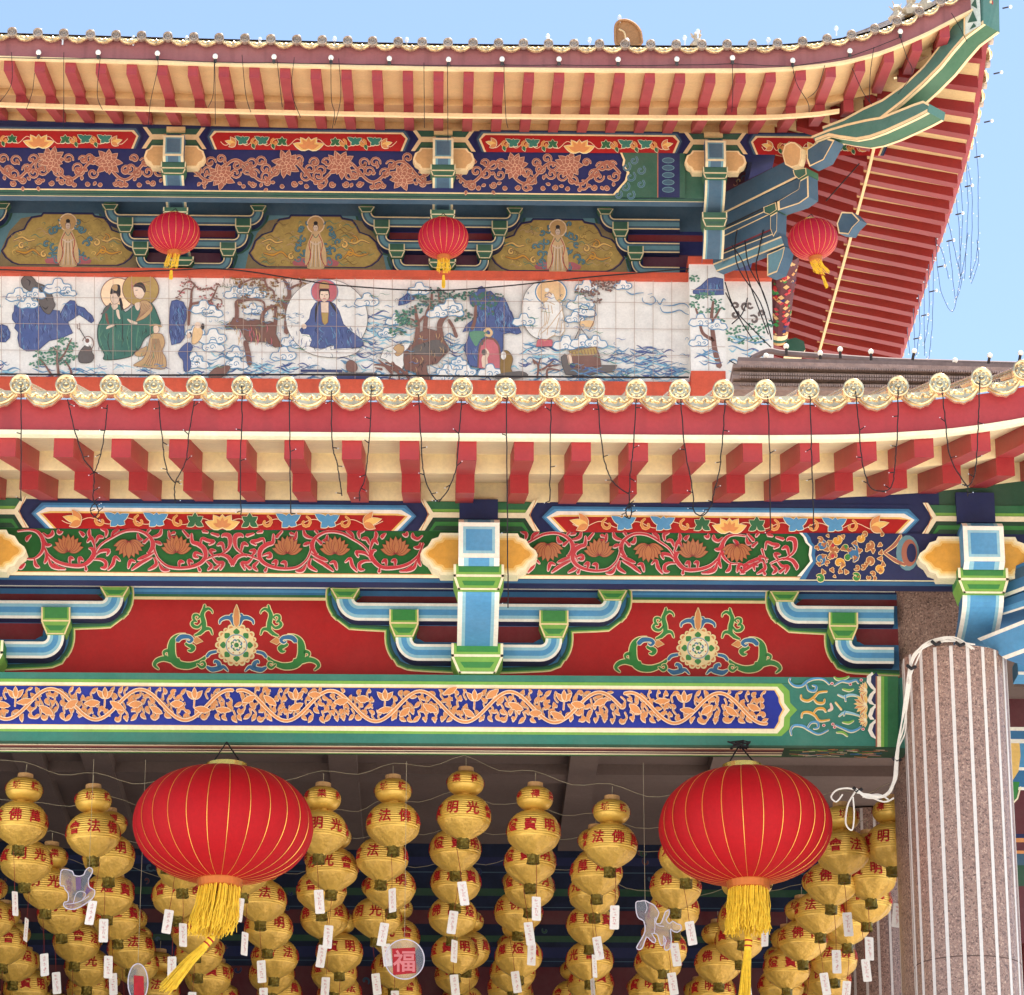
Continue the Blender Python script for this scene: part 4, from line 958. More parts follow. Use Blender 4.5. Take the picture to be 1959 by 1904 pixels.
def column(xc, Y, r, ztop, stripes, name='column', nst=20, zbot=0.0):
    e = empty(name, Vector((xc, Y, zbot))); e.parent = porch; e.location -= porch.location
    mb = MB(); prof = [(r, 0)] ; mb.lathe([(r, zbot * 0), (r, ztop - zbot)], (xc, Y, zbot), 'red_granite', 64); mb.build('shaft', e, smooth=False)
    if stripes:
        mb = MB(); da = .0125 / r
        for j in range(nst):
            a = 2 * math.pi * (j + stripes) / nst
            q = [(xc + (r + d) * math.cos(a + s_ * da), Y + (r + d) * math.sin(a + s_ * da)) for s_, d in ((-1, -.004), (-1, .004), (1, .004), (1, -.004))]
            zt_ = ztop - .005
            mb.hexa([(q[0][0], q[0][1], zbot), (q[1][0], q[1][1], zbot), (q[2][0], q[2][1], zbot), (q[3][0], q[3][1], zbot), (q[0][0], q[0][1], zt_), (q[1][0], q[1][1], zt_), (q[2][0], q[2][1], zt_), (q[3][0], q[3][1], zt_)], 'stripe_white')
        mb.build('white_stripes', e)
        mb = MB()
        for zj in (2.9, 5.1, 7.0): mb.lathe([(r + .001, -.004), (r + .0025, 0), (r + .001, .004)], (xc, Y, zbot + zj), 'joint', 64)
        mb.build('joint_lines', e)
    return e
YC1 = YP + .1
rC = .385
column(X(1836, YC1, 1500), YC1, rC, Z(1243, YC1 - rC * .5), .35)
YC2 = YW + .18
column(X(1809, YC2, 1500), YC2, rC + .01, Z(1096, YC2), 0)
# column deeper in the porch, beyond the lanterns
YC3 = 33.0
column(X(1668, YC3, 1850), YC3, rC, Z(1560, YC3), .2)

# ---- inner hall: ceiling with beams, back wall, floor -----------------
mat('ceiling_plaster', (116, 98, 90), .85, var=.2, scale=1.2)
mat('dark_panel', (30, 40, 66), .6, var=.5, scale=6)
CZ = Z(1605, 34.0)
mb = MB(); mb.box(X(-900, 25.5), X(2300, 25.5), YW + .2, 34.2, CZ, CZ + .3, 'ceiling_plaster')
ce = mb.build('ceiling', porch)
for px in (-330, 60, 190, 660, 1120, 1390, 1830):
    mb = MB(); xx = X(px, 30); mb.box(xx - .13, xx + .13, YW + .5, 34, CZ - .12, CZ + .02, 'ceiling_plaster'); mb.build('ceiling_beam', ce)
for yy in (28.3, 31.2):
    mb = MB(); mb.box(X(-900, 25.5), X(2300, 25.5), yy, yy + .3, CZ - .1, CZ + .02, 'ceiling_plaster'); mb.build('ceiling_beam', ce)
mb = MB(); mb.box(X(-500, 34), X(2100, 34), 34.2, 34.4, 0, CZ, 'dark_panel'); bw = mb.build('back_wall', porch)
c = Canvas(34.2, fn=None); rng = random.Random(21)
for y, k, h in ((1640, 'navy', 16), (1668, 'slate', 2), (1700, 'dkgreen', 14), (1735, 'slate', 1.6), (1742, 'maroon', 26), (1790, 'dkgreen', 12), (1812, 'navy', 20), (1838, 'slate', 1.6), (1850, 'maroon', 60)): c.rect(-300, y, 2000, y + h, k, 1)
for j in range(70):
    x, y = rng.uniform(-60, 1900), rng.uniform(1620, 1900); hook(c, x, y, rng.uniform(0, 6), rng.uniform(4, 9), rng.choice((-1, 1)), rng.choice(('navy', 'maroon', 'slate', 'dkgreen')), 'slate', 3, .6, 2)
c.flush().build('painted_panels', bw)
mb = MB(); mb.box(X(-500, 34), X(-430, 34), YW + .3, 34.2, 0, CZ, 'dark_panel'); mb.build('side_wall', porch)
# painted wing seen past the corner column
YS = 29.0
wg = empty('side_wing', Vector((X(2100, YS), YS, 0))); wg.parent = porch; wg.location -= porch.location
mb = MB(); mb.box(X(1915, YS), X(2500, YS), YS, YS + .3, 0, Z(1285, YS), 'dkred'); mb.build('wall', wg)
c = Canvas(YS)
for y0, y1, k in ((1285, 1290, 'white'), (1290, 1385, 'maroon'), (1385, 1392, 'white'), (1392, 1408, 'mdblue'), (1408, 1416, 'white'), (1416, 1462, 'blue'), (1462, 1468, 'white'), (1468, 1500, 'mdblue'), (1500, 1506, 'white'), (1506, 1590, 'maroon'), (1590, 1598, 'navy'), (1598, 1606, 'orange'), (1606, 1622, 'maroon'), (1622, 1628, 'orange'), (1628, 1650, 'slate'), (1650, 1690, 'dkgreen'), (1690, 1800, 'maroon')): c.rect(1915, y0, 2490, y1, k, 1)
rng = random.Random(2)
for j in range(16): hook(c, rng.uniform(1935, 2200), rng.uniform(1295, 1380), rng.uniform(0, 6), 9, 1, rng.choice(('mdgreen', 'orange', 'crimson')), 'peach', 5, 1, 2)
c.poly([(1925, 1416), (1950, 1416), (1952, 1440), (1948, 1470), (1935, 1490), (1925, 1490)], 'yellow', 3)
c.poly([(1925, 1490), (1950, 1490), (1945, 1520), (1925, 1540)], 'mdgreen', 3); c.stroke([(1952, 1500), (1946, 1522), (1928, 1542)], 3, 'creamline', 4, 0)
c.flush().build('painted_panels', wg)
# diagonal corner arms right of the front column
K2 = X(1878, YP) + YP + .05
def PD(px, py, K):
    d = ray(px, py); t = (K - CAM.x - CAM.y) / (d.x + d.y); return CAM + d * t
dv = Vector((1, 1, 0)).normalized()
dg = empty('corner_bracket', Vector((X(1900, YP), YP, Z(1200, YP)))); dg.parent = porch; dg.location -= porch.location
def dprism(pts, K, w, k, off=0.0): 
    mb = MB(); mb.prism([PD(a, b, K) - dv * off for a, b in pts], dv * w, k); return mb
def dbar(par, a0, a1, b0, b1, K, w, keys=('white', 'blue', 'mdblue', 'white'), name='arm'):
    """bar between top edge a0-a1 and bottom edge b0-b1 in the 45 degree plane"""
    mb = MB(); mb.prism([PD(*p, K) for p in (a0, a1, b1, b0)], dv * w, 'mdblue')
    L_ = lambda p, q, t: (p[0] + (q[0] - p[0]) * t, p[1] + (q[1] - p[1]) * t)
    fr = (0, .12, .5, .86, 1)
    for i, k in enumerate(keys):
        mb.face([PD(*p, K) - dv * .004 for p in (L_(a0, b0, fr[i]), L_(a1, b1, fr[i]), L_(a1, b1, fr[i + 1]), L_(a0, b0, fr[i + 1]))], k)
    return mb.build(name, par)
dbar(dg, (1862, 1120), (2150, 990), (1862, 1165), (2150, 1060), K2, .25, ('mdblue', 'slate', 'mdblue', 'white'))
dbar(dg, (1862, 1168), (2150, 1064), (1862, 1195), (2150, 1105), K2, .25, ('mdblue', 'mdblue', 'blue', 'white'))
dbar(dg, (1870, 1222), (2150, 1110), (1925, 1262), (2150, 1180), K2 - .15, .3, ('white', 'blue', 'blue', 'white'))
mb = MB(); mb.box(X(1930, YW), X(2400, YW), YW, YW + .25, Z(1284, YW), Z(1252, YW), 'blue', 'blue'); mb.box(X(1930, YW), X(2400, YW), YW - .01, YW, Z(1258, YW), Z(1252, YW), 'white'); mb.box(X(1930, YW), X(2400, YW), YW - .01, YW, Z(1284, YW), Z(1279, YW), 'white'); mb.build('rail', dg)
# ================================================================== UPPER STOREY (main hall behind)
UF, UD, UT = 41.3, 1.36, 2.65
UP = UF + UT; UW = 45.7
hall = empty('temple_hall', (2.0, 48.0, 0), label='upper storey of the main hall behind, with upturned eave corner and tiled mural', category='temple hall')
XU = X(1893, UF, 20)
ku = (Z(100, UF) - Z(200, UF)) / 100; kup = (Z(200, UP) - Z(300, UP)) / 100
def su(px): return XU - X(px, UF, 130)
A = sorted([(su(p), v * ku) for p, v in [(1100,0),(1300,1),(1450,3),(1502,6),(1553,11),(1600,17),(1637,25),(1690,40),(1737,59),(1775,76),(1805,92),(1840,110),(1872,126),(1893,140)]])
B = sorted([(su(p), v * kup) for p, v in [(1300,0),(1500,1),(1600,6),(1700,22),(1800,50),(1893,80)]])
SG = sorted([(su(p), v * ku) for p, v in [(-400,24),(-200,18),(0,12.5),(200,8.5),(400,5),(650,1.8),(850,0),(1300,0)]])
EU = Eave(XU, UF, UD, UT, (Z(135.5, UF), Z(154.3, UF), Z(191, UF + UD), Z(203, UF + UD), Z(227, UF + UD), Z(236, UP), Z(251, UP)), A, B, SG)
U0, U1 = 0.0, XU - X(-760, UF, 130); V1 = 15.0
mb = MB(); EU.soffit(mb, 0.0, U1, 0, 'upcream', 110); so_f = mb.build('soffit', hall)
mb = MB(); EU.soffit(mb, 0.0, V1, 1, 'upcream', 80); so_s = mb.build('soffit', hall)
zft = Z(93, UF)
def fascia(run, s1, n):
    mb = MB()
    for i in range(n):
        a = s1 * i / n; b = s1 * (i + 1) / n; 
        if i == 0: a = -.03
        def q(sd, z, t): return EU.pt(sd, t, z, run, max(sd, 0))
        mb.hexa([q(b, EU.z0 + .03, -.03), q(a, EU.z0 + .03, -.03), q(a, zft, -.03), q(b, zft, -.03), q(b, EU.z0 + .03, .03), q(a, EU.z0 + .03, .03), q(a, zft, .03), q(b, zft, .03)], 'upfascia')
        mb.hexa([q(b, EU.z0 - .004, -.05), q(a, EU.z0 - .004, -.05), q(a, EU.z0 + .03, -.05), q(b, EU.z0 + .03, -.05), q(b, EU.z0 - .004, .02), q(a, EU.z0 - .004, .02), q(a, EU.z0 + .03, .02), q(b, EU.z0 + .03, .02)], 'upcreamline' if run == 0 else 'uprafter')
    return mb.build('fascia_board', hall)
fascia(0, U1, 110); fascia(1, V1, 70)
# rafters
px0 = 839.0
for i in range(-27, 19):
    px = px0 + (57.8 if i > 0 else 58.8) * i - (max(0, i - 12) * .8 * (i - 12)) * .5
    s_ = XU - X(px, UF, 140)
    if s_ < .3: continue
    EU.rafter(s_, .135, 0, 'uprafter', 'uprafter').build('rafter', so_f)
rp = 0.42
for i in range(1, 34):
    EU.rafter(.25 + rp * i, .15, 1, 'sideR', 'uprafter', hs=.95).build('rafter', so_s)
# cream batten hung under the rafters
def batten(run, s0, s1, n, t, z, hw=.03, k='upcreamline'):
    pth = [EU.pt(s0 + (s1 - s0) * i / n, t, z, run) for i in range(n + 1)]
    mb = MB()
    for a, b in zip(pth, pth[1:]):
        dx = Vector((0, hw, 0)) if run == 0 else Vector((-hw, 0, 0)); up = Vector((0, 0, .05 if run == 0 else .03))
        mb.hexa([a - dx, b - dx, b - dx + up, a - dx + up, a + dx, b + dx, b + dx + up, a + dx + up], k)
    return mb.build('batten', hall)
batten(0, 1.9, U1, 60, UD - .05, Z(225.5, UF + UD - .05))
batten(1, 1.7, V1, 40, UD - .05, Z(225.5, UF + UD - .05), .02, 'upcream')
# tiles
TU = UF - .12
cap0 = make_cap('glaze_dark', .066).build('tile_cap', None, smooth=True)
drip0 = make_drip('glaze_gold', .30, .10).build('drip_tile', None)
roof = MB(); n = 110; zcu = Z(84, TU)
def rp_(sd, run, dz=0, t=-.12): 
    p = EU.pt(sd, t, zcu + dz, run, max(0, sd)); return p
for run, s1, n in ((0, U1, 110), (1, V1, 60)):
    for i in range(n):
        a = s1 * i / n - (.12 if i == 0 else 0); b = s1 * (i + 1) / n
        for (ta, za, tb, zb_) in ((-.12, 0, 2.5, .75), (2.5, .75, 5.2, 1.9), (5.2, 1.9, 8.5, 3.6)):
            A_, B_ = max(a, ta), max(b, ta); C_, D_ = max(b, tb), max(a, tb)
            ls = lambda s_: max(0, s_)
            fac = lambda t: max(0, 1 - t / 4.0)
            def q(sd, t, z, l): 
                v = EU.lift(max(0, l), 0, run) * fac(max(0, t)); base = Vector((XU - sd, UF + t, zcu + z + v)) if run == 0 else Vector((XU - t, UF + sd, zcu + z + v)); return base
            pts = [q(A_, ta, za, a), q(B_, ta, za, b), q(C_, tb, zb_, b), q(D_, tb, zb_, a)]
            if (pts[0] - pts[1]).length > 1e-3: roof.face(pts, 'glaze_dark')
rf = roof.build('roof', hall)
capxs = [22.8,72,121.5,172.7,222,270.6,321,370.6,419.3,468.6,518.2,567.8,616.5,665.3,712.9,761.9,807.8,857.1,905,953.7,1001.3,1049.3,1098,1146.6,1195.9,1244.5,1293.4,1342.5,1390.6,1439,1487,1535.1,1582,1629,1673.6,1717,1761,1803,1842,1872]
capxs = [22.8 - 49.5 * k for k in range(14, 0, -1)] + capxs
for i, px in enumerate(capxs):
    x = X(px, TU, 84); sd = XU - x; lf = EU.lift(sd, 0, 0)
    place(cap0, rf, (x, TU - .02, zcu + lf))
    if i + 1 < len(capxs):
        x2 = X(capxs[i + 1], TU, 84); lf2 = EU.lift(XU - x2, 0, 0)
        o = place(drip0, rf, ((x + x2) / 2, TU, zcu - .01 + (lf + lf2) / 2)); o.rotation_euler = (0, -math.atan2(lf2 - lf, x2 - x), 0)
for i in range(36):
    sd = .12 + .345 * i; lf = EU.lift(sd, 0, 1); lf2 = EU.lift(sd + .345, 0, 1)
    o = place(cap0, rf, (XU + .14, UF + sd, zcu + lf)); o.rotation_euler = (0, 0, R(90))
    o = place(drip0, rf, (XU + .12, UF + sd + .17, zcu - .01 + (lf + lf2) / 2)); o.rotation_euler = (math.atan2(lf2 - lf, .345), 0, R(90))
for o in (cap0, drip0): bpy.data.objects.remove(o)

# ---- hip rafter (45 degree plane) -----------------------------------
KU = XU + UF
def z3(l): return [(1300.5 + a * .3361, b * .3361) for a, b in l]
mat('worn_white', (214, 220, 206), .6, var=.3, scale=6, stain=.5)
hp = empty('hip_rafter', EU.pt(0.5, 0.5, EU.z0, 0)); hp.parent = hall; hp.location -= hall.location
def hipbeam(top, bot, w, name, keys=('hipteal', 'upmgreen'), off=.0, rim=5.0):
    """side face between the top and bottom edge polylines (same count), underside coloured green, cream edges"""
    mb = MB(); n = len(top)
    T_ = [PD(a, b, KU) - dv * (w / 2 + off) for a, b in top]; B_ = [PD(a, b, KU) - dv * (w / 2 + off) for a, b in bot]
    T2 = [p + dv * w for p in T_]; B2 = [p + dv * w for p in B_]
    for i in range(n - 1):
        mb.face([T_[i], T_[i + 1], B_[i + 1], B_[i]], keys[0]); mb.face([B_[i], B_[i + 1], B2[i + 1], B2[i]], keys[1])
        mb.face([T2[i], T2[i + 1], B2[i + 1], B2[i]], keys[0]); mb.face([T_[i], T_[i + 1], T2[i + 1], T2[i]], keys[0])
    mb.face([T_[-1], B_[-1], B2[-1], T2[-1]], keys[0]); mb.face([T_[0], B_[0], B2[0], T2[0]], keys[0])
    e = Vector((0, 0, .045)); d3 = dv * .004; dn = Vector((0, 0, .004))
    for i in range(n - 1):
        mb.face([B_[i] - d3, B_[i + 1] - d3, B_[i + 1] - d3 + e, B_[i] - d3 + e], 'upcreamline')
        mb.face([T_[i] - d3, T_[i + 1] - d3, T_[i + 1] - d3 - e * .8, T_[i] - d3 - e * .8], 'upcreamline')
        for (p, q, sg) in ((B_[i], B_[i + 1], 1), (B2[i], B2[i + 1], -1)):
            mb.face([p - dn, q - dn, q - dn + dv * .05 * sg, p - dn + dv * .05 * sg], 'upcreamline')
    return mb.build(name, hp)
hipbeam(z3([(860, 745), (980, 700), (1090, 640), (1200, 590), (1330, 500), (1440, 395), (1540, 265), (1620, 130), (1680, 15), (1735, -110), (1770, -200)]),
        z3([(870, 800), (1000, 775), (1100, 748), (1190, 705), (1310, 612), (1430, 505), (1530, 405), (1600, 318), (1668, 240), (1735, 190), (1775, 160)]), .36, 'upper_beam')
hipbeam(z3([(800, 800), (900, 760), (1000, 730), (1110, 705), (1200, 690), (1300, 650), (1380, 618), (1435, 600), (1468, 618)]),
        z3([(820, 830), (900, 800), (960, 812), (1055, 825), (1130, 812), (1220, 780), (1320, 735), (1400, 697), (1460, 665)]), .36, 'lower_beam', off=.01)
mb = MB(); q = [PD(a, b, KU) - dv * .2 for a, b in z3([(1672, 55), (1706, -10), (1755, -60), (1765, 175), (1735, 190), (1672, 230)])]; mb.face(q, 'worn_white')
c = Canvas(0, fn=lambda a, b, h: PD(a, b, KU) - dv * (.2 + h)); 
for p in ([(1690, 160), (1720, 90), (1745, 150)], [(1700, 200), (1725, 160), (1740, 180)], [(1710, 60), (1735, 20), (1745, 80)]): c.poly(z3(p), 'upgreen', 1)
c.stroke(z3([(1672, 230), (1672, 55), (1706, -10)]), 3, 'upcreamline', 2, 0)
for f_, m_ in [(f, m) for f, m in [(0, 0)]]: pass
c.flush().build('painted_tip', hp); mb.build('tip_face', hp)

# ---- purlin and friezes ----------------------------------------------
fr_ = empty('eave_beam', Vector((X(700, UP, 300), UP, Z(380, UP)))); fr_.parent = hall; fr_.location -= hall.location
UX1 = XU - UT
XB = X(1385, UP, 330)
mb = MB(); mb.box(X(-760, UP, 300), XB, UP, UP + .25, Z(377, UP), Z(290.5, UP), 'upnavy'); mb.build('core', fr_)
mb = MB(); mb.box(X(-760, UP, 300), UX1, UP, UP + .25, Z(290.5, UP) + .001, Z(252, UP), 'upnavy'); mb.build('core', fr_)
mb = MB(); rising(mb, EU, XU, X(-760, UP, 300), UX1, UP, UT, Z(256, UP), 99, 'navy', 60); mb.build('rising_board', fr_)

c = Canvas(UP, 2e-5)
ub = [-700, -185, 333, 848, 1368]
c.rect(-750, 292, 1300, 369, 'upnavy', 0); c.rect(1300, 292, 1383, 377, 'upgreen', 0)
c.rect(-750, 369, 1188, 371.5, 'upcreamline', 1); c.rect(-750, 371.5, 1300, 377, 'upgreen', 1)
for b in ub:
    for sg in (-1, 1):
        g = lambda d, y: (b + sg * d, y)
        c.poly([g(0, 252), g(56, 252), g(40, 266), g(56, 290), g(0, 290)], 'upgreen', 2)
        c.poly([g(0, 263.5), g(42, 263.5), g(52, 250), g(60, 250), g(47, 268), g(62, 291), g(54, 291), g(42, 273.5), g(0, 273.5)], 'upcreamline', 3)
        c.poly([g(0, 275), g(40, 275), g(44, 281), g(0, 281)], 'upmgreen', 3)
for b0, b1 in zip(ub, ub[1:] + [1800]):
    l, r = b0 + 61, b1 - 61
    if b1 == 1800: r = 1700
    for i, y0, k in ((0, 250, 'navy'), (3, 253, 'slate'), (7, 256.5, 'upcreamline'), (11, 259.5, 'red')):
        c.poly([(l + i + 9, y0), (r - i - 9, y0), (r - i, 268), (r - i - 10, 292), (l + i + 10, 292), (l + i, 268)], k, 4)
    c.off = 6; floral_band(c, l + 20, min(r - 20, 1660), 261, 291.5, random.Random(b0 + 500), True, (l + r) / 2 if b1 < 1500 else 1560); c.off = 0
rng = random.Random(4)
for x0, x1, fl in ((-750, -180, []), (-180, 68 - 72, [(-120, 322), (-60, 330)]), (2, 315, [(99, 316), (206, 318)]), (372, 828, [(424, 342), (548, 318), (652, 318), (770, 342)]), (872, 1186, [(985, 318), (1090, 316)])):
    scrollwork(c, x0, x1, 294, 368, rng, 'brownpink', 'tanline', fl)
c.off = 12
c.poly([(1186, 292), (1192, 306), (1190, 316), (1199, 330), (1195, 345), (1182, 360), (1172, 372), (1310, 372), (1310, 292)], 'upcreamline', 1)
c.poly([(1190, 292), (1196, 306), (1194, 316), (1204, 330), (1199, 346), (1186, 361), (1178, 377), (1310, 377), (1310, 292)], 'upgreen', 2)
c.rect(1258, 292, 1300, 377, 'navy', 2)
for (x, y, r) in ((1212, 312, 9), (1225, 300, 8), (1222, 330, 10), (1240, 318, 9), (1238, 345, 8), (1210, 350, 9), (1195, 366, 8), (1220, 366, 9)): c.both(spiral(x - r, y, .4, r, 1.0, 1, 9), 2.2, 'slate', 'ltslate', .9, 3, 0)
for y in (306, 320, 334, 348, 362): 
    c.ell(1278, y, 12, 5.6, 'ltslate', 3, 12); c.ell(1278, y, 10.6, 4.4, 'slate', 4, 12)
c.stroke([(1258, 292), (1258, 377)], 2, 'brownpink', 5, 0)
c.off = 0
c.flush().build('painted_frieze', fr_)
mb = MB()
for f0, f1, k_ in ((0, .3, 'upgreen'), (.3, .38, 'upwhite'), (.38, 1, 'slate')): mb.face([(X(-760, UP, 300), UP + .25 * f0, Z(377, UP) - .004), (XB, UP + .25 * f0, Z(377, UP) - .004), (XB, UP + .25 * f1, Z(377, UP) - .004), (X(-760, UP, 300), UP + .25 * f1, Z(377, UP) - .004)], k_)
mb.build('underside', fr_)
# side purlin running back under the right eave, carved and painted
sp = empty('side_beam', Vector((UX1, UP, Z(300, UP)))); sp.parent = hall; sp.location -= hall.location
mb = MB(); zt_, zb_ = Z(252, UP), Z(372, UP); mb.box(UX1 - .3, UX1, UP + .26, UP + 11, Z(290, UP), zt_, 'upnavy'); mb.build('core', sp)

# ---- wall: blue board, brackets, panels, mural ------------------------
mb = MB(); wxr = X(1470, UW, 450); mb.box(X(-760, UW, 450), X(1365, UW, 450), UW, UW + .3, Z(640, UW), Z(330, UW), 'slate'); 
uw = mb.build('wall', hall)
mb = MB(); mb.box(X(1365, UW, 450) - .3, X(1365, UW, 450), UW + .3, UW + 10, Z(740, UW), Z(330, UW), 'slate'); mb.build('wall', hall)
c = Canvas(UW, 2e-5)
c.rect(-750, 378, 1364, 384, 'upgreen', 1); c.rect(-750, 382.5, 1364, 385, 'upcreamline', 2)
c.rect(-750, 416, 1364, 520, 'ltslate', 1); c.rect(-750, 386, 1364, 416, 'slate', 3)
mat('paint_tanboard', (150, 128, 92), .7, var=.25, scale=8)
mat('paint_panelgold', (192, 160, 92), .6, var=.3, scale=7, bump=.4, bscale=30)
for k_ in ('paint_tanboard', 'paint_panelgold'): MATS[k_] = MATS[k_]
ucen = [-630, -139, 352, 843, 1300]
for cc in ucen:
    c.rect(cc - 128, 416, cc + 128, 446, 'slate', 3); c.rect(cc - 105, 440, cc + 105, 470, 'upnavy', 3)
    c.rect(cc - 98, 447, cc + 98, 459, 'dkred', 4); c.rect(cc - 70, 485, cc + 70, 508, 'purple', 4); c.rect(cc - 92, 470, cc + 92, 520, 'upnavy', 3)
    for sg in (-1, 1):
        g = lambda d, y: (cc + sg * d, y)
        for wd, k, l in ((40, 'upgreen', 2), (32, 'slate', 2)):
            c.stroke([g(60, 428), g(120, 428), g(138, 424), g(144, 410)], wd, k, l, 3); c.stroke([g(60, 472), g(92, 472), g(108, 468), g(114, 450)], wd, k, l, 3); c.stroke([g(50, 514), g(66, 514), g(78, 508), g(84, 490)], wd, k, l, 3)
pans = [(130, 466), (604, 466), (1067, 469), (-385, 466)]
def person_fig(c, x, y, s=1.0, robe='mtanl'):
    c.ell(x, y - 30 * s, 15 * s, 15 * s, 'peach', 8, 20); c.ell(x, y - 30 * s, 13 * s, 13 * s, 'tan', 9, 20)
    c.poly([(x - 6 * s, y - 18 * s), (x + 6 * s, y - 18 * s), (x + 12 * s, y + 5 * s), (x + 14 * s, y + 42 * s), (x - 14 * s, y + 42 * s), (x - 12 * s, y + 5 * s)], robe, 10, 2)
    for sg in (-1, 1):
        c.stroke([(x + sg * 4 * s, y - 14 * s), (x + sg * 11 * s, y + 2 * s), (x + sg * 8 * s, y + 22 * s), (x + sg * 15 * s, y + 38 * s)], 1.3, 'crimson', 12)
        c.stroke([(x + sg * 9 * s, y - 6 * s), (x + sg * 15 * s, y + 14 * s), (x + sg * 16 * s, y + 36 * s)], 4.2, robe, 10)
    for j in range(-3, 4): c.stroke([(x + j * 2.2 * s, y - 2 * s), (x + j * 3.0 * s, y + 18 * s), (x + j * 4.2 * s, y + 40 * s)], [.4, 1.1, .6], 'mbrown' if j % 2 else 'mwhite', 11)
    c.stroke([(x - 9 * s, y - 2 * s), (x, y + 3 * s), (x + 9 * s, y - 2 * s)], 2.4, 'skin', 12); c.stroke([(x - 5 * s, y - 14 * s), (x, y - 8 * s), (x + 5 * s, y - 14 * s)], 1.2, 'mgreenl', 12)
    c.ell(x, y - 25 * s, 4.6 * s, 6.6 * s, 'mbrown', 11, 12); c.ell(x, y - 24 * s, 4 * s, 5.4 * s, 'skin', 12, 12); c.ell(x, y - 32 * s, 3.6 * s, 3.4 * s, 'mblack', 12, 10)
    c.stroke([(x - 2 * s, y - 24.5 * s), (x - .6 * s, y - 24.2 * s)], .8, 'mbrown', 13, 0); c.stroke([(x + .6 * s, y - 24.2 * s), (x + 2 * s, y - 24.5 * s)], .8, 'mbrown', 13, 0)
    c.stroke([(x - 1 * s, y - 20.6 * s), (x + 1 * s, y - 20.6 * s)], .8, 'mpink', 13, 0)
rng = random.Random(14)
for px_, py_ in pans:
    def g(l): return [(px_ + a, py_ + b) for a, b in l]
    half = [(0, -48), (46, -48), (50, -43), (68, -40), (76, -30), (82, -18), (100, -12), (113, 0), (118, 14), (124, 22), (116, 34), (104, 43), (92, 47)]
    full = half + [(-a, b) for a, b in half[::-1][:-1]]
    big = [(a * 1.04, b * 1.07 - 1) for a, b in full]
    c.poly(g([(-135, 52), (-128, 20), (-112, -16), (-90, -40), (-40, -50), (40, -50), (90, -40), (112, -16), (128, 20), (135, 52)]), 'paint_tanboard', 3)
    c.poly(g(big), 'navy', 4); c.poly(g([(a * 1.015, b * 1.02) for a, b in full]), 'mbrown', 5); c.poly(g(full), 'paint_panelgold', 6)
    for j in range(110):
        x, y = rng.uniform(-104, 104), rng.uniform(-38, 42)
        if abs(x) > 70 and y < -14: continue
        if rng.random() < .45:
            if abs(x) > 22: c.stroke(spiral(px_ + x, py_ + y, rng.uniform(0, 6.3), rng.uniform(3, 6), .9, rng.choice((-1, 1)), 8), [.5, 1.3, .5], rng.choice(('ochred', 'yellow', 'mtan', 'mgreenl', 'ochred')), 7, 0)
            continue
        if abs(x) < 24: continue
        c.stroke(g([(x - 14, y), (x - 5, y - 4), (x + 4, y + 2), (x + 14, y - 2)]), [.6, 1.8, 1.2, .5], rng.choice(('ochred', 'mgreenl', 'mtan')), 7)
    for sg in (-1, 1):
        for (a, b, r, t_) in ((78, -12, 11, 1.1), (58, -2, 9, 1.0), (70, 12, 10, 1.1), (92, 6, 8, .9), (50, 22, 8, 1.0)):
            if (sg > 0) == (a in (92, 50)): continue
            c.both(spiral(px_ + sg * a - sg * r * .6, py_ + b, -.4 if sg > 0 else 3.5, r * .8, t_, sg, 10), [2, 3.6, 3.6, 2], 'gold' if r > 9 else 'yellow', 'mbrown', .9, 7, 0)
        c.both(g([(sg * 104, 2), (sg * 88, -4), (sg * 76, 2), (sg * 64, 0)]), [1.5, 3.4, 3, 2], 'yellow', 'mbrown', .9, 7)
        c.both(g([(sg * 100, 22), (sg * 82, 26), (sg * 66, 20), (sg * 54, 30)]), [1.5, 4, 3.4, 2], 'gold', 'mbrown', .9, 7)
        for (a, b, r) in ((22, -26, 6), (26, -12, 7), (28, 8, 8), (30, 24, 8), (34, -20, 6), (38, 4, 6), (40, 34, 7), (18, -38, 5), (20, 18, 5), (22, 38, 5), (24, 34, 7)):
            c.both(spiral(px_ + sg * a, py_ + b, rng.uniform(0, 6), r, .9, sg, 8), [2, 3.0, 2], 'ltslate', 'slate', .8, 8, 0)
    c.poly(g([(-42, 46), (-30, 32), (30, 32), (42, 46)]), 'mpink', 8, 2)
    person_fig(c, px_, py_ + 2, 1.16, 'mtanl')
c.flush(.004).build('painted_panels', uw)
def armU(cc, sg, yc, xe, ytop, wd, par): arm(cc, UW, sg, yc, xe, ytop, wd, par, .16, ('upcreamline', 'slate', 'ltslate', 'slate', 'upcreamline'), (0, .12, .3, .7, .88, 1), 18)
for cc in ucen:
    bk = empty('wall_bracket', Vector((X(cc, UW, 450), UW, Z(500, UW)))); bk.parent = hall; bk.location -= hall.location
    for sg in (-1, 1):
        if cc > 1200 and sg > 0: continue
        armU(cc, sg, 426, 142, 408, 20, bk); armU(cc, sg, 471, 113, 452, 19, bk); armU(cc, sg, 516, 84, 496, 17, bk)
        cupblock(cc + sg * 142, UW - .18, bk, 397, 398, 408, 15.5, 9, ('upgreen', 'upmgreen'), rim='upwhite', sh=2.2)
        cupblock(cc + sg * 113, UW - .2, bk, 422, 438, 450, 15.5, 10, ('upgreen', 'upmgreen'), rim='upwhite', sh=2.2)
        cupblock(cc + sg * 84, UW - .22, bk, 468, 482, 494, 15.5, 10, ('upgreen', 'upmgreen'), rim='upwhite', sh=2.2)
PALU = dict(w='upwhite', lb='ltslate', b='slate', g='upgreen', lg='upmgreen', rim='upwhite')
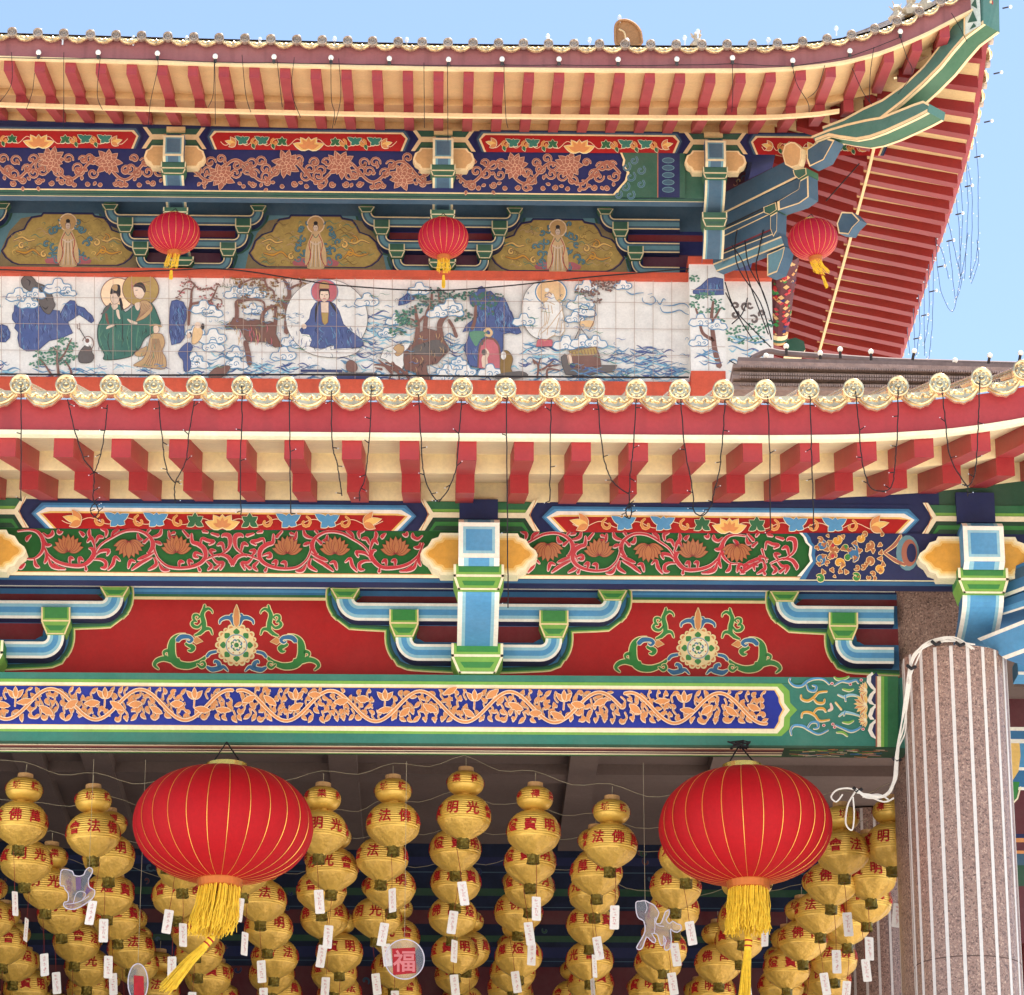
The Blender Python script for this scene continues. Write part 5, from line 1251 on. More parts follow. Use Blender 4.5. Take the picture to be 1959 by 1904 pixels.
for px in ub:
    rw = dict(head=(259, 306, 316), hw=20.5, blk=(315, 328, 338), bw=25, aw=20.5, sweep=[(338, 402, UP - .2, UP + .55), (430, 500, UP + .6, UW - .1)], cups=[(UP + .4, 402, 412, 430, 25, 19), (UW - .3, 496, 504, 514, 28, 20)])
    if px == 1368: rw['sweep'] = [(338, 402, UP - .2, UP + .2), (428, 492, UP + .15, UP + .5)]; rw['cups'] = [(UP + .05, 402, 415, 430, 25, 19)]
    bk, X0, kx = bracket(hall, px, 0, UP, UW, .53, PALU, rw)
    mb = MB(); h = 20
    base = [(-59, 0), (-55, -12), (-48, -16), (-44, -22), (44, -22), (48, -16), (55, -12), (59, 0), (55, 8), (48, 12), (44, 20), (-44, 20), (-48, 12), (-55, 8)]
    mb.prism([M(px + 1 + a, 306 + b, UP - .15) for a, b in base], (0, .14, 0), 'upcreamline'); mb.face([M(px + 1 + a * .93, 305 + b * .86, UP - .154) for a, b in base], 'tan'); mb.build('plaque', bk)
    mb = MB(); mb.box(X0 - .13, X0 + .13, UP - .05, UP + .1, Z(260, UP), Z(251, UP) , 'upcream'); mb.build('cap_block', bk)

# mural parapet
UM = 45.3
mb = MB(); mxl, mxr = X(-760, UM, 620), X(1322, UM, 620)
mb.box(mxl, mxr, UM, UM + .3, Z(1040, UM), Z(529, UM), 'mwhite'); par_ = mb.build('parapet', hall)
mat('salmon_coping', (206, 88, 62), .7, var=.2, scale=3, stain=.3)
mb = MB(); mb.box(mxl, mxr, UM - .12, UM + .34, Z(530, UM - .12), Z(518, UM - .12), 'salmon_coping'); mb.box(mxl, mxr, UM - .06, UM - .001, Z(533, UM), Z(530.2, UM), 'offwhite'); mb.box(mxl, mxr, UM - .05, UM - .001, Z(1040, UM), Z(730, UM), 'salmon_coping'); mb.build('coping', par_)
UQ = 45.05
pl = empty('pillar', Vector((X(1354, UQ, 600), UQ, Z(740, UQ)))); pl.parent = hall; pl.location -= hall.location
mb = MB(); mb.box(X(1320, UQ, 600), X(1387, UQ, 600), UQ, UQ + .45, Z(1040, UQ), Z(502, UQ), 'mwhite'); mb.build('body', pl)
mb = MB(); mb.box(X(1318, UQ, 600), X(1383, UQ, 500), UQ - .04, UQ + .5, Z(502, UQ), Z(489, UQ), 'salmon_coping'); mb.build('cap', pl); mb = MB(); mb.box(X(1322, UQ, 720), X(1388, UQ, 720), UQ - .02, UQ + .4, Z(1040, UQ), Z(707, UQ), 'salmon_coping'); mb.build('plinth', pl)
mb = MB(); mb.box(X(1387, UM, 600), X(1478, UM, 600), UM + .02, UM + .3, Z(1040, UM), Z(532, UM), 'mwhite'); sg_ = mb.build('parapet', hall)
mb = MB(); mb.box(X(1387, UM, 600), X(1478, UM, 600), UM - .1, UM + .34, Z(533, UM), Z(519, UM), 'salmon_coping'); mb.build('coping', sg_)
# ------------------------------------------------------------------ tiled mural on the parapet
c = Canvas(UM, 1.6e-5)
def tr(x0, y0, s): return lambda l: [(x0 + a * s, y0 + b * s) for a, b in l]
f1, f2, f3, f4 = tr(0, 520.2, .16771), tr(328.5, 520.2, .16771), tr(643.4, 520.2, .16771), tr(958.2, 479.1, .20964)
rng = random.Random(33)
_lay = [0]
def nx(): _lay[0] += 3; c.off = _lay[0]
def mountain(f, pts, k='mblue', kd='mblued', n=14):
    nx(); q = f(pts); c.poly(q, k, 1); c.stroke(q + [q[0]], 1.4, kd, 2, 0)
    xs = [p[0] for p in q]; ys = [p[1] for p in q]
    for _ in range(n * 5):
        x = rng.uniform(min(xs) + 5, max(xs) - 5); y = rng.uniform(min(ys) + 6, max(ys) - 10)
        if inside(x, y, q) and inside(x + 3, y + 9, q): c.stroke([(x, y), (x + rng.uniform(-3, 3), y + 5), (x + rng.uniform(-2, 4), y + 11)], [.5, rng.uniform(1, 2.4), .5], rng.choice((kd, 'mlblue', kd, 'mblue2', 'mblue2')), 2, 3)
def inside(x, y, q):
    r = False; j = len(q) - 1
    for i in range(len(q)):
        if (q[i][1] > y) != (q[j][1] > y) and x < (q[j][0] - q[i][0]) * (y - q[i][1]) / (q[j][1] - q[i][1] + 1e-9) + q[i][0]: r = not r
        j = i
    return r
def blob(f, pts, k, ko=None, sm=3, w=1.0):
    q = catmull(f(pts), sm, True) if sm else f(pts); c.poly(q, k, 1)
    if ko: c.stroke(q + [q[0]], w, ko, 2, 0)
def S(f, pts, w, k, l=2): c.stroke(f(pts), w, k, l)
def treetop(x, y, r, k, k2, n=12, seed=0):
    g = random.Random(seed + int(x))
    for _ in range(int(n * 1.9)):
        a, d = g.uniform(0, 6.28), r * 1.1 * math.sqrt(g.random()); cx_, cy_ = x + math.cos(a) * d * 1.3, y + math.sin(a) * d * .7
        c.poly([(cx_ + math.cos(t) * r * .3 * g.uniform(.6, 1.3), cy_ + math.sin(t) * r * .22 * g.uniform(.6, 1.3)) for t in [j * .9 for j in range(7)]], g.choice((k, k, k2)), 1)
# tile tone variation
for i in range(-8, 38):
    for j in range(4):
        if rng.random() < .35: c.rect(-318 + 35.6 * (i + 8), 529.5 + 50.5 * j, -318 + 35.6 * (i + 9), 529.5 + 50.5 * (j + 1), 'tile', 0)
# water in the lower half
nx()
for (x0, y0, x1, y1, n) in ((-320, 700, 60, 732, 26), (60, 708, 330, 733, 26), (330, 700, 640, 733, 46), (395, 668, 460, 706, 12), (640, 600, 800, 700, 60), (640, 690, 1000, 732, 50), (845, 640, 905, 690, 20), (990, 655, 1090, 700, 24), (1000, 705, 1320, 732, 46), (1140, 662, 1290, 690, 24), (1190, 690, 1320, 712, 20)):
    waves(c, x0, y0, x1, y1, int(n * 1.8), rng)
# left scene: mountains, clouds
mountain(f1, [(165, 430), (230, 435), (420, 430), (520, 470), (680, 490), (690, 560), (770, 560), (780, 640), (830, 740), (700, 800), (560, 830), (480, 900), (430, 945), (300, 950), (220, 900), (200, 800), (210, 740), (165, 690), (180, 640), (140, 590), (140, 530), (160, 500)])
mountain(f1, [(700, 560), (690, 520), (720, 460), (750, 410), (800, 370), (850, 375), (880, 430), (960, 455), (1000, 500), (1050, 540), (1075, 600), (1040, 625), (950, 560), (900, 530), (830, 580), (760, 620)])
mountain(f1, [(-60, 680), (20, 650), (80, 670), (115, 740), (110, 800), (60, 850), (-60, 850)])
nx(); blob(f1, [(240, 150), (270, 105), (330, 90), (390, 130), (420, 170), (500, 200), (560, 250), (600, 330), (610, 380), (630, 420), (600, 480), (560, 530), (500, 500), (450, 420), (380, 300), (270, 230)], 'mgrey', 'mblack')
for p in ([(300, 130), (340, 160), (330, 210)], [(440, 230), (500, 300), (540, 380)], [(480, 440), (520, 470), (550, 440)], [(400, 200), (440, 260)]): S(f1, p, [.6, 3, .6], 'mblack')
for x, y, s, fl in ((33, 573, 1.5, 1), (70, 570, 1.2, -1), (108, 556, 1.7, 1), (132, 566, 1.0, -1), (52, 588, 1.3, 1)): nx(); cloud(c, x, y, s, 'mlblue', 'mwhite', 1, fl)
# pines at lower left
nx()
for p, w in (([(600, 1240), (560, 1180), (500, 1090), (450, 1040)], [5, 4, 3, 1.5]), ([(670, 1240), (660, 1150), (650, 1050), (650, 960), (600, 900)], [6, 5, 4, 3, 1.5]), ([(670, 1060), (740, 970), (790, 860), (820, 800)], [4, 3.4, 2.4, 1.2]), ([(820, 1240), (800, 1150), (740, 1060)], [5, 3.5, 2])): S(f1, p, w, 'mbrown')
for x, y in ((74, 686), (70, 704), (84, 696), (108, 676), (122, 661), (130, 676), (98, 684), (140, 668), (104, 698), (124, 700), (115, 690), (136, 690)): treetop(x, y, 9, 'mgreenl', 'mgreen', 8)
# dark seated figure
nx(); blob(f1, [(900, 970), (960, 890), (1000, 870), (1040, 910), (1050, 960), (1075, 1010), (1040, 1070), (960, 1085), (900, 1065)], 'mgrey', 'mblack'); c.ell(168, 661, 8, 9, 'mwhite', 2); c.stroke([(168 + 11 * math.cos(t), 664 + 13 * math.sin(t)) for t in [j * .5 - 2.8 for j in range(11)]], 1.4, 'mbrown', 2); c.ell(167, 659, 4, 4.4, 'mbrown', 3)
S(f1, [(905, 690), (990, 830)], 1.5, 'mblack'); S(f1, [(880, 640), (885, 690), (910, 690), (905, 630)], 1.2, 'mbrown')
# two robed figures with haloes
nx(); c.ell(225, 570, 33, 32, 'mbrown', 0, 28); c.ell(225, 570, 31.5, 30.5, 'peach', 1, 28)
nx(); c.ell(269, 560, 35.5, 33, 'mbrown', 0, 30); c.ell(269, 560, 34, 31.5, 'ochre', 1, 30)
for j in range(12): c.stroke([(245 + rng.uniform(0, 45), 540 + rng.uniform(0, 30)), (250 + rng.uniform(0, 40), 548 + rng.uniform(0, 30))], [1, 3, 1], rng.choice(('mpink', 'mbrown', 'mtan')), 2, 0)
nx(); blob(f1, [(1180, 480), (1160, 570), (1120, 650), (1110, 760), (1130, 880), (1190, 980), (1180, 1040), (1330, 1040), (1500, 1000), (1530, 960), (1600, 900), (1650, 800), (1760, 720), (1830, 640), (1810, 560), (1760, 440), (1700, 380), (1560, 400), (1430, 500), (1380, 420), (1240, 420)], 'mgreen', 'mblack', 3, 1.2)
for p in ([(1160, 600), (1130, 750), (1170, 900), (1240, 990)], [(1250, 700), (1230, 850), (1270, 980)], [(1320, 600), (1300, 800), (1320, 1000)], [(1480, 600), (1450, 800), (1480, 960)], [(1580, 650), (1560, 800), (1560, 930)], [(1650, 650), (1640, 760)], [(1200, 520), (1190, 640)], [(1390, 520), (1400, 700), (1390, 900)], [(1720, 560), (1760, 640)]): S(f1, p, [.6, 1.8, .6], rng.choice(('mgreenl', 'mblack', 'mgreenl')))
nx(); blob(f1, [(1600, 380), (1680, 370), (1740, 440), (1720, 500), (1660, 560), (1600, 590), (1550, 600), (1600, 500)], 'mtan', 'mbrown', 3, .9)
for j in range(7): S(f1, [(1620 + j * 18, 390 + j * 6), (1600 + j * 14, 480), (1560 + j * 12, 590 - j * 10)], .8, 'mbrown')
blob(f1, [(1540, 400), (1600, 390), (1590, 460), (1570, 480), (1545, 450)], 'skin', None)
nx(); blob(f1, [(1525, 200), (1600, 190), (1645, 230), (1650, 290), (1610, 350), (1550, 330), (1525, 280)], 'skin', 'mbrown', 3, .8); blob(f1, [(1525, 210), (1540, 180), (1600, 158), (1640, 180), (1665, 240), (1650, 280), (1620, 230), (1570, 212)], 'mblack', None); S(f1, [(1545, 250), (1570, 248)], 1, 'mblack', 3); S(f1, [(1540, 315), (1560, 312)], 1, 'mpink', 3)
nx(); blob(f1, [(1265, 300), (1330, 290), (1360, 330), (1350, 390), (1300, 410), (1265, 370)], 'skin', 'mbrown', 3, .8); blob(f1, [(1255, 290), (1280, 200), (1330, 185), (1370, 200), (1375, 300), (1350, 330), (1320, 285), (1280, 290)], 'mblack', None); blob(f1, [(1275, 230), (1300, 190), (1340, 200), (1330, 260)], 'mtan', None)
S(f1, [(1280, 330), (1295, 328)], 1, 'mblack', 3); S(f1, [(1260, 400), (1230, 450), (1190, 500), (1150, 525)], [3, 5, 4, 1.5], 'mgrey'); S(f1, [(1370, 340), (1385, 420), (1390, 480)], [4, 6, 2], 'mblack')
blob(f1, [(1270, 420), (1330, 400), (1345, 440), (1300, 475)], 'skin', None); S(f1, [(1340, 480), (1350, 540), (1365, 575)], [6, 5, 3], 'skin'); S(f1, [(1300, 650), (1240, 670), (1215, 690)], [3, 5, 2], 'skin'); S(f1, [(1210, 520), (1220, 580), (1240, 640)], [4, 5, 3], 'mbrown'); S(f1, [(1455, 580), (1500, 610), (1560, 625)], [2, 6, 4], 'skin')
# kneeling figure in tan
nx(); blob(f1, [(1530, 1110), (1550, 1080), (1640, 1020), (1690, 880), (1720, 760), (1760, 740), (1850, 750), (1880, 850), (1850, 940), (1890, 1020), (1880, 1140), (1700, 1130)], 'mtan', 'mbrown', 3, 1.0)
for j in range(8): S(f1, [(1740 + j * 10, 800), (1720 + j * 18, 960), (1640 + j * 30, 1110)], .9, 'mbrown')
blob(f1, [(1750, 660), (1800, 650), (1815, 700), (1790, 740), (1755, 730)], 'skin', 'mbrown', 3, .8); S(f1, [(1710, 650), (1780, 640), (1840, 660)], 3, 'mtan')
blob(f1, [(1540, 960), (1640, 900), (1680, 890), (1650, 990), (1560, 1000)], 'mtan', 'mbrown', 3, .8)
# middle-left: rock, coral tree, clouds
mountain(f2, [(0, 370), (60, 355), (130, 380), (165, 450), (165, 560), (140, 640), (145, 780), (100, 840), (0, 870), (-30, 700), (-20, 450)])
nx()
for p, w in (([(190, 640), (200, 500), (220, 380), (230, 250), (270, 180)], [6, 6, 5, 4, 2.5]), ([(230, 400), (330, 380), (430, 370), (480, 300), (520, 200)], [5, 4.5, 4, 3.4, 2.4]), ([(270, 190), (210, 140), (160, 160)], [3, 3, 2]), ([(240, 240), (150, 230), (80, 300)], [3, 2.6, 2]), ([(500, 250), (420, 220), (330, 240), (290, 210)], [3, 2.6, 2.4, 2]), ([(430, 400), (520, 440), (560, 540)], [3, 3, 2]), ([(480, 330), (560, 350), (575, 400)], [3, 2.6, 2])): S(f2, p, w, 'mbrown')
for x, y in ((352, 550), (362, 543), (372, 552), (345, 566), (384, 560), (399, 556), (415, 552), (410, 570), (420, 590), (412, 600), (400, 585), (340, 575), (388, 574)): treetop(x, y, 6, 'mbrown', 'mpink', 6)
for x, y, s, fl in ((387, 594, 1.5, 1), (408, 602, 1.3, -1), (447, 566, 1.3, 1), (470, 560, 1.0, -1), (490, 566, 1.2, 1), (482, 596, 1.2, 1), (498, 600, 1.0, -1), (372, 640, 1.2, 1), (405, 650, 1.7, 1), (410, 668, 1.4, -1), (368, 690, 1.2, 1), (380, 700, 1.4, -1), (572, 608, 1.3, 1), (560, 654, 1.6, 1), (578, 660, 1.4, -1), (540, 682, 1.6, 1), (450, 680, 1.2, 1), (455, 700, 1.4, -1)): nx(); cloud(c, x, y, s, 'mlblue', 'mwhite', 1, fl)
nx(); blob(f2, [(80, 940), (180, 840), (240, 890), (200, 980), (220, 1080), (200, 1160), (140, 1160), (130, 1050), (90, 1000)], 'mblue', 'mblued'); blob(f2, [(250, 680), (300, 650), (350, 700), (340, 780), (280, 850), (230, 840)], 'mtanl', 'mbrown', 3, .8); c.ell(378, 628, 6, 6, 'skin', 3); c.ell(388, 630, 3, 6, 'mblack', 3); c.ell(361, 648, 4, 5, 'skin', 3); c.ell(364, 646, 3, 5, 'mblack', 2)
# trees and rock
nx(); blob(f2, [(600, 650), (680, 600), (700, 555), (800, 560), (860, 590), (950, 570), (1000, 580), (1060, 610), (1120, 590), (1200, 620), (1190, 740), (1260, 880), (1180, 890), (1080, 830), (860, 825), (820, 760), (780, 680), (620, 690)], 'mbrown', 'mgrey', 0, 1.2)
for _ in range(16): x = rng.uniform(720, 1180); y = rng.uniform(620, 780); S(f2, [(x, y), (x + 15, y + 50), (x + 5, y + 100)], [.5, 2, .5], rng.choice(('mpink', 'mgrey', 'mtan')))
for p, w in (([(740, 570), (745, 480), (740, 380), (790, 350)], [8, 8, 7, 4]), ([(760, 380), (860, 350), (960, 345), (1050, 380), (1060, 480)], [6, 5.4, 5, 4, 3]), ([(1030, 620), (1040, 520), (1080, 460), (1160, 420), (1200, 440)], [9, 8, 6, 5, 3]), ([(1180, 640), (1190, 520), (1180, 430)], [8, 7, 5]), ([(1310, 720), (1310, 600), (1320, 480), (1290, 380), (1340, 300), (1330, 200), (1280, 120)], [10, 9, 8, 8, 8, 7, 5]), ([(1330, 240), (1400, 190), (1500, 150)], [6, 4, 2]), ([(840, 830), (870, 950), (890, 1080)], [9, 10, 10]), ([(780, 210), (780, 180), (900, 120), (1060, 100)], [5, 4, 3, 2]), ([(1060, 120), (1090, 200), (1160, 250), (1170, 330)], [4, 4, 4, 3])): S(f2, p, w, 'mbrown')
for x, y in ((450, 536), (462, 546), (478, 534), (495, 540), (512, 536), (505, 552), (488, 548), (525, 548), (535, 536), (520, 570), (530, 580), (540, 590), (522, 592), (470, 575), (465, 590), (508, 562), (580, 550), (585, 562), (572, 540), (560, 532), (552, 604), (535, 610), (545, 576)): treetop(x, y, 8, 'ochred', 'mbrown', 7)
# blue robed seated figure in a large circle
nx(); c.ell(625, 612, 79, 74, 'mgrey', 0, 60); c.ell(625, 612, 78, 73, 'mwhite', 1, 60)
nx(); c.ell(621, 562, 26.5, 24, 'mlblue', 0, 30); c.ell(621, 562, 25, 22.5, 'mpink', 1, 30)
nx(); blob(f2, [(1690, 360), (1640, 380), (1590, 460), (1570, 560), (1500, 640), (1460, 690), (1480, 730), (1570, 740), (1600, 800), (1570, 880), (1700, 900), (1800, 880), (1850, 860), (1850, 900), (2000, 890), (2150, 880), (2190, 850), (2170, 790), (2050, 700), (1960, 620), (1910, 470), (1860, 390), (1800, 360)], 'mblue', 'mblued', 0, 1.2)
for j in range(22): x = rng.uniform(1600, 2050); y = rng.uniform(640, 820); S(f2, [(x, y), (x + rng.uniform(-20, 30), y + 30), (x + rng.uniform(-10, 40), y + 70)], [.5, 2, .5], rng.choice(('mblued', 'mlblue', 'mlblue')))
S(f2, [(1680, 370), (1650, 450), (1640, 600)], [4, 5, 1], 'mblack'); S(f2, [(1810, 370), (1850, 430), (1890, 500)], [4, 5, 1], 'mblack')
nx(); blob(f2, [(1700, 370), (1790, 370), (1790, 480), (1780, 600), (1745, 635), (1720, 600), (1705, 480)], 'skin', 'mbrown', 0, .8); blob(f2, [(1705, 490), (1790, 490), (1785, 600), (1745, 635), (1715, 590)], 'ochre', 'mbrown', 0, .8)
blob(f2, [(1690, 240), (1795, 240), (1790, 330), (1740, 370), (1695, 330)], 'skin', 'mbrown', 2, .8); nx(); blob(f2, [(1680, 240), (1690, 220), (1790, 220), (1800, 250), (1805, 350), (1795, 300), (1785, 245), (1700, 245), (1690, 300), (1682, 340)], 'mblack', None, 0); blob(f2, [(1680, 215), (1690, 150), (1740, 130), (1790, 150), (1800, 215)], 'mtan', 'mbrown', 0, .8)
for sg in (-1, 1): S(f2, [(1742 + sg * 38, 285), (1742 + sg * 15, 287)], 1, 'mblack', 3)
S(f2, [(1728, 330), (1756, 330)], 1.4, 'mpink', 3); S(f2, [(1742, 290), (1740, 312)], .8, 'mbrown', 3); c.ell(581.5, 629, 5, 5, 'skin', 3)
nx(); blob(f2, [(1490, 900), (1560, 870), (1680, 915), (1780, 880), (1840, 865), (1810, 910), (2000, 905), (2150, 890), (2080, 960), (1900, 1000), (1700, 990), (1560, 950)], 'mwhite', 'mgrey', 2, .9)
# pier scene / shore
nx(); blob(f2, [(420, 1230), (470, 1150), (560, 1110), (660, 1105), (650, 1160), (560, 1240)], 'mbrown', 'mgrey'); c.rect(643 + 5, 716, 721, 719, 'mgrey', 1); c.rect(643, 719, 719, 730, 'mblued', 1); blob(f3, [(110, 1100), (130, 1040), (180, 1030), (230, 1070), (240, 1130), (200, 1165), (130, 1150)], 'mbrown', 'mgrey'); c.rect(575, 711, 655, 716, 'mblued', 1)
for x, y, s, fl in ((700, 578, 1.5, 1), (756, 615, 1.3, 1), (741, 640, 1.1, -1)): nx(); cloud(c, x, y, s, 'mlblue', 'mwhite', 1, fl)
# centre-right: trees on a rock
nx(); blob(f3, [(500, 1000), (540, 900), (640, 860), (760, 830), (850, 830), (780, 950), (770, 1080), (740, 1150), (660, 1100), (560, 1020)], 'mwhite', 'mgrey', 0)
nx(); blob(f3, [(650, 890), (690, 850), (740, 840), (775, 880), (760, 940), (700, 980), (665, 950), (690, 930)], 'mtan', 'mbrown')
for p in ([(430, 1080), (520, 1080), (640, 1120), (760, 1200)], [(480, 1020), (560, 1090), (640, 1180)], [(560, 1050), (680, 1090), (780, 1170), (830, 1230)], [(600, 1250), (640, 1160)], [(720, 1250), (700, 1150), (640, 1050)], [(830, 1250), (800, 1150)], [(440, 1110), (520, 1130)]): S(f3, p, [2, 4, 6, 5], 'mbrown')
nx(); blob(f3, [(770, 930), (870, 840), (900, 740), (980, 690), (1040, 660), (1120, 680), (1220, 700), (1230, 790), (1300, 900), (1200, 1000), (1150, 1060), (1030, 1080), (1040, 1160), (1080, 1240), (960, 1250), (900, 1160), (780, 1130), (765, 1020)], 'mbrown', 'mgrey', 0, 1.1)
blob(f3, [(900, 860), (1100, 790), (1180, 790), (1290, 900), (1180, 980), (1000, 960), (800, 960)], 'mgrey', None, 0)
for _ in range(14): x = rng.uniform(800, 1200); y = rng.uniform(720, 1080); S(f3, [(x, y), (x + 20, y + 30), (x + 10, y + 60)], [.5, 2, .5], rng.choice(('mtan', 'mblack', 'mgrey')))
nx()
for p, w in (([(920, 760), (930, 620), (910, 500), (900, 400)], [10, 8, 6, 4]), ([(1010, 680), (1020, 560), (1040, 470), (1080, 380), (1090, 250)], [9, 8, 7, 6, 4]), ([(930, 600), (1000, 520)], [5, 4]), ([(1190, 760), (1180, 620), (1220, 540), (1290, 480)], [11, 11, 10, 7]), ([(1280, 560), (1330, 640), (1370, 750)], [6, 6, 7]), ([(930, 620), (870, 560), (800, 540)], [5, 3, 2]), ([(1170, 250), (1180, 350), (1190, 460)], [4, 5, 4])): S(f3, p, w, 'mbrown')
mountain(f3, [(710, 400), (720, 330), (770, 300), (850, 220), (900, 200), (890, 330), (800, 380)])
nx()
for x, y in ((790, 560), (800, 568), (812, 572), (806, 585), (795, 596), (785, 600), (830, 558), (842, 564), (852, 570), (845, 580), (836, 590), (770, 608), (776, 620), (788, 622), (768, 636), (870, 566), (880, 572), (890, 566), (822, 580), (885, 600), (895, 608), (878, 612)): treetop(x, y, 9, 'mgreen', 'mgrey', 7)
for x, y in ((766, 604), (772, 618), (764, 612), (758, 638)): treetop(x, y, 10, 'mgreenl', 'mgreen', 7)
for x, y, s, fl in ((800, 556, 1.4, 1), (858, 588, 1.6, 1), (870, 598, 1.2, -1), (835, 600, 1.3, 1)): nx(); cloud(c, x, y, s, 'mlblue', 'mwhite', 1, fl)
# blue mountain with red-arched cave
mountain(f3, [(1520, 290), (1560, 250), (1610, 240), (1620, 190), (1660, 175), (1700, 210), (1710, 240), (1760, 230), (1820, 290), (1880, 300), (1930, 340), (1960, 420), (2000, 470), (2030, 560), (2080, 640), (2110, 700), (2060, 720), (1980, 700), (1900, 720), (1900, 860), (1880, 1000), (1850, 1100), (1620, 1100), (1520, 1080), (1480, 960), (1460, 860), (1500, 780), (1520, 680), (1440, 700), (1480, 620), (1560, 560), (1620, 520), (1600, 420), (1530, 380)], n=40)
nx()
for x, y in ((905, 566), (915, 572), (925, 566), (935, 574), (942, 584), (950, 570), (930, 590), (945, 600), (910, 582)): treetop(x, y, 9, 'mgreen', 'mgrey', 7)
S(f3, [(1550, 660), (1580, 560), (1590, 400)], [7, 6, 5], 'mbrown'); blob(f3, [(1520, 700), (1700, 690), (1720, 730), (1650, 780), (1600, 860), (1560, 820)], 'mgreenl', None)
nx(); c.poly(catmull(f3([(1610, 1110), (1615, 950), (1640, 820), (1720, 760), (1800, 770), (1860, 850), (1880, 1000), (1880, 1120)]), 3) , 'mbrown', 1); c.poly(f3([(1625, 1110), (1630, 950), (1655, 840), (1720, 780), (1790, 790), (1845, 860), (1862, 1000), (1862, 1110)]), 'mpink', 2)
S(f3, [(1700, 1090), (1690, 1000), (1720, 940), (1700, 890)], [12, 11, 8, 3], 'skin', 3); c.ell(926, 676, 5, 6, 'mgrey', 6); c.ell(922, 659, 3, 4, 'mgrey', 6); S(f3, [(1690, 690), (1730, 660), (1770, 700), (1750, 740), (1700, 730)], 5, 'mtanl', 5)
for x, y, s, fl in ((872, 702, 1.5, 1), (858, 712, 1.4, -1), (890, 712, 1.3, 1), (935, 712, 1.5, 1), (845, 722, 1.3, 1), (880, 694, 1.0, -1)): nx(); cloud(c, x, y, s, 'mlblue', 'mwhite', 1, fl)
nx(); blob(f4, [(0, 960), (40, 920), (80, 940), (110, 1000), (90, 1080), (100, 1120), (0, 1130)], 'ochred', 'mgrey'); c.ell(963, 682, 5, 8, 'mwhite', 3); blob(f4, [(-60, 1150), (60, 1120), (200, 1110), (240, 1160), (0, 1190)], 'mgrey', None)
mountain(f4, [(0, 440), (30, 440), (60, 500), (90, 580), (110, 620), (130, 740), (60, 750), (-30, 740), (-60, 560)])
# standing pale figure with halo in a circle
nx(); c.ell(1037, 595, 40, 56, 'mgrey', 0, 50); c.ell(1037, 595, 39, 55, 'mwhite', 1, 50)
nx(); c.ell(1054, 560, 31, 26, 'mlblue', 0, 30); c.ell(1054, 560, 28.5, 23.5, 'peach', 1, 30); c.ell(1054, 560, 26.5, 22, 'mtanl', 2, 30)
nx(); blob(f4, [(420, 410), (440, 390), (480, 400), (500, 450), (550, 500), (570, 600), (580, 740), (540, 790), (480, 780), (400, 830), (340, 790), (350, 740), (400, 680), (400, 560), (370, 570), (400, 500), (385, 490), (430, 450)], 'mwhite', 'mtan', 0, 1.1)
for p in ([(400, 520), (420, 620), (400, 700)], [(430, 500), (440, 600), (420, 680)], [(460, 510), (470, 580)], [(560, 540), (500, 620), (440, 700), (360, 770)], [(530, 620), (500, 740), (490, 780)], [(560, 620), (545, 760)], [(380, 480), (420, 470), (490, 500)], [(420, 780), (430, 700)]): S(f4, p, 1.3, 'mtan')
c.ell(1050, 566, 5, 6.5, 'skin', 3); c.ell(1046, 556, 4.4, 4, 'mwhite', 3); S(f4, [(425, 398), (445, 392), (465, 410)], 1.6, 'mbrown', 3); blob(f4, [(330, 830), (350, 815), (470, 820), (470, 880), (320, 885)], 'mpink', 'mbrown', 0)
# clouds, branch, boat
for x, y, s, fl in ((1000, 614, 1.4, 1), (1120, 548, 1.4, 1), (1108, 580, 1.7, 1), (1120, 596, 1.4, -1), (1098, 608, 1.2, 1), (1190, 545, 1.1, 1)): nx(); cloud(c, x, y, s, 'mlblue', 'mwhite', 1, fl)
nx()
for x, y in ((1108, 556), (1118, 562), (1135, 560), (1140, 545), (1155, 548), (1165, 552), (1172, 542), (1150, 540), (1142, 575), (1138, 560)): treetop(x, y, 8, 'mbrown', 'mgrey', 7)
for p in ([(1140, 370), (1190, 400), (1250, 390), (1300, 385)], [(1290, 430), (1300, 470), (1370, 490), (1410, 460), (1390, 420), (1360, 430)], [(1420, 450), (1450, 490), (1480, 440), (1500, 450)], [(1480, 500), (1560, 500), (1640, 480), (1690, 490), (1720, 530)], [(1450, 510), (1480, 560), (1560, 560), (1630, 540), (1680, 570), (1720, 585)], [(1340, 400), (1380, 390)]): S(f4, p, [1, 2.6, 2, 1], 'mlblue')
nx(); S(f4, [(860, 500), (850, 640), (800, 740)], 1.6, 'mbrown'); S(f4, [(720, 720), (725, 640), (770, 615), (850, 600)], 1.4, 'mgrey'); blob(f4, [(725, 650), (840, 645), (830, 700), (730, 690)], 'mtanl', None)
for p in ([(720, 710), (625, 920)], [(720, 700), (720, 930)], [(725, 710), (860, 880)]): S(f4, p, 1.6, 'mgrey')
for x, y, s, fl in ((1080, 658, 1.6, 1), (1112, 654, 1.5, 1), (1142, 655, 1.4, -1)): nx(); cloud(c, x, y, s, 'mlblue', 'mwhite', 1, fl)
nx()
for p in ([(330, 1170), (340, 1060), (290, 1000)], [(350, 1100), (400, 1080), (480, 1010)], [(420, 1170), (430, 1090), (540, 1100)], [(340, 1060), (360, 990)], [(440, 1060), (530, 1050)], [(310, 1040), (290, 1010)]): S(f4, p, [4, 4, 2], 'mbrown')
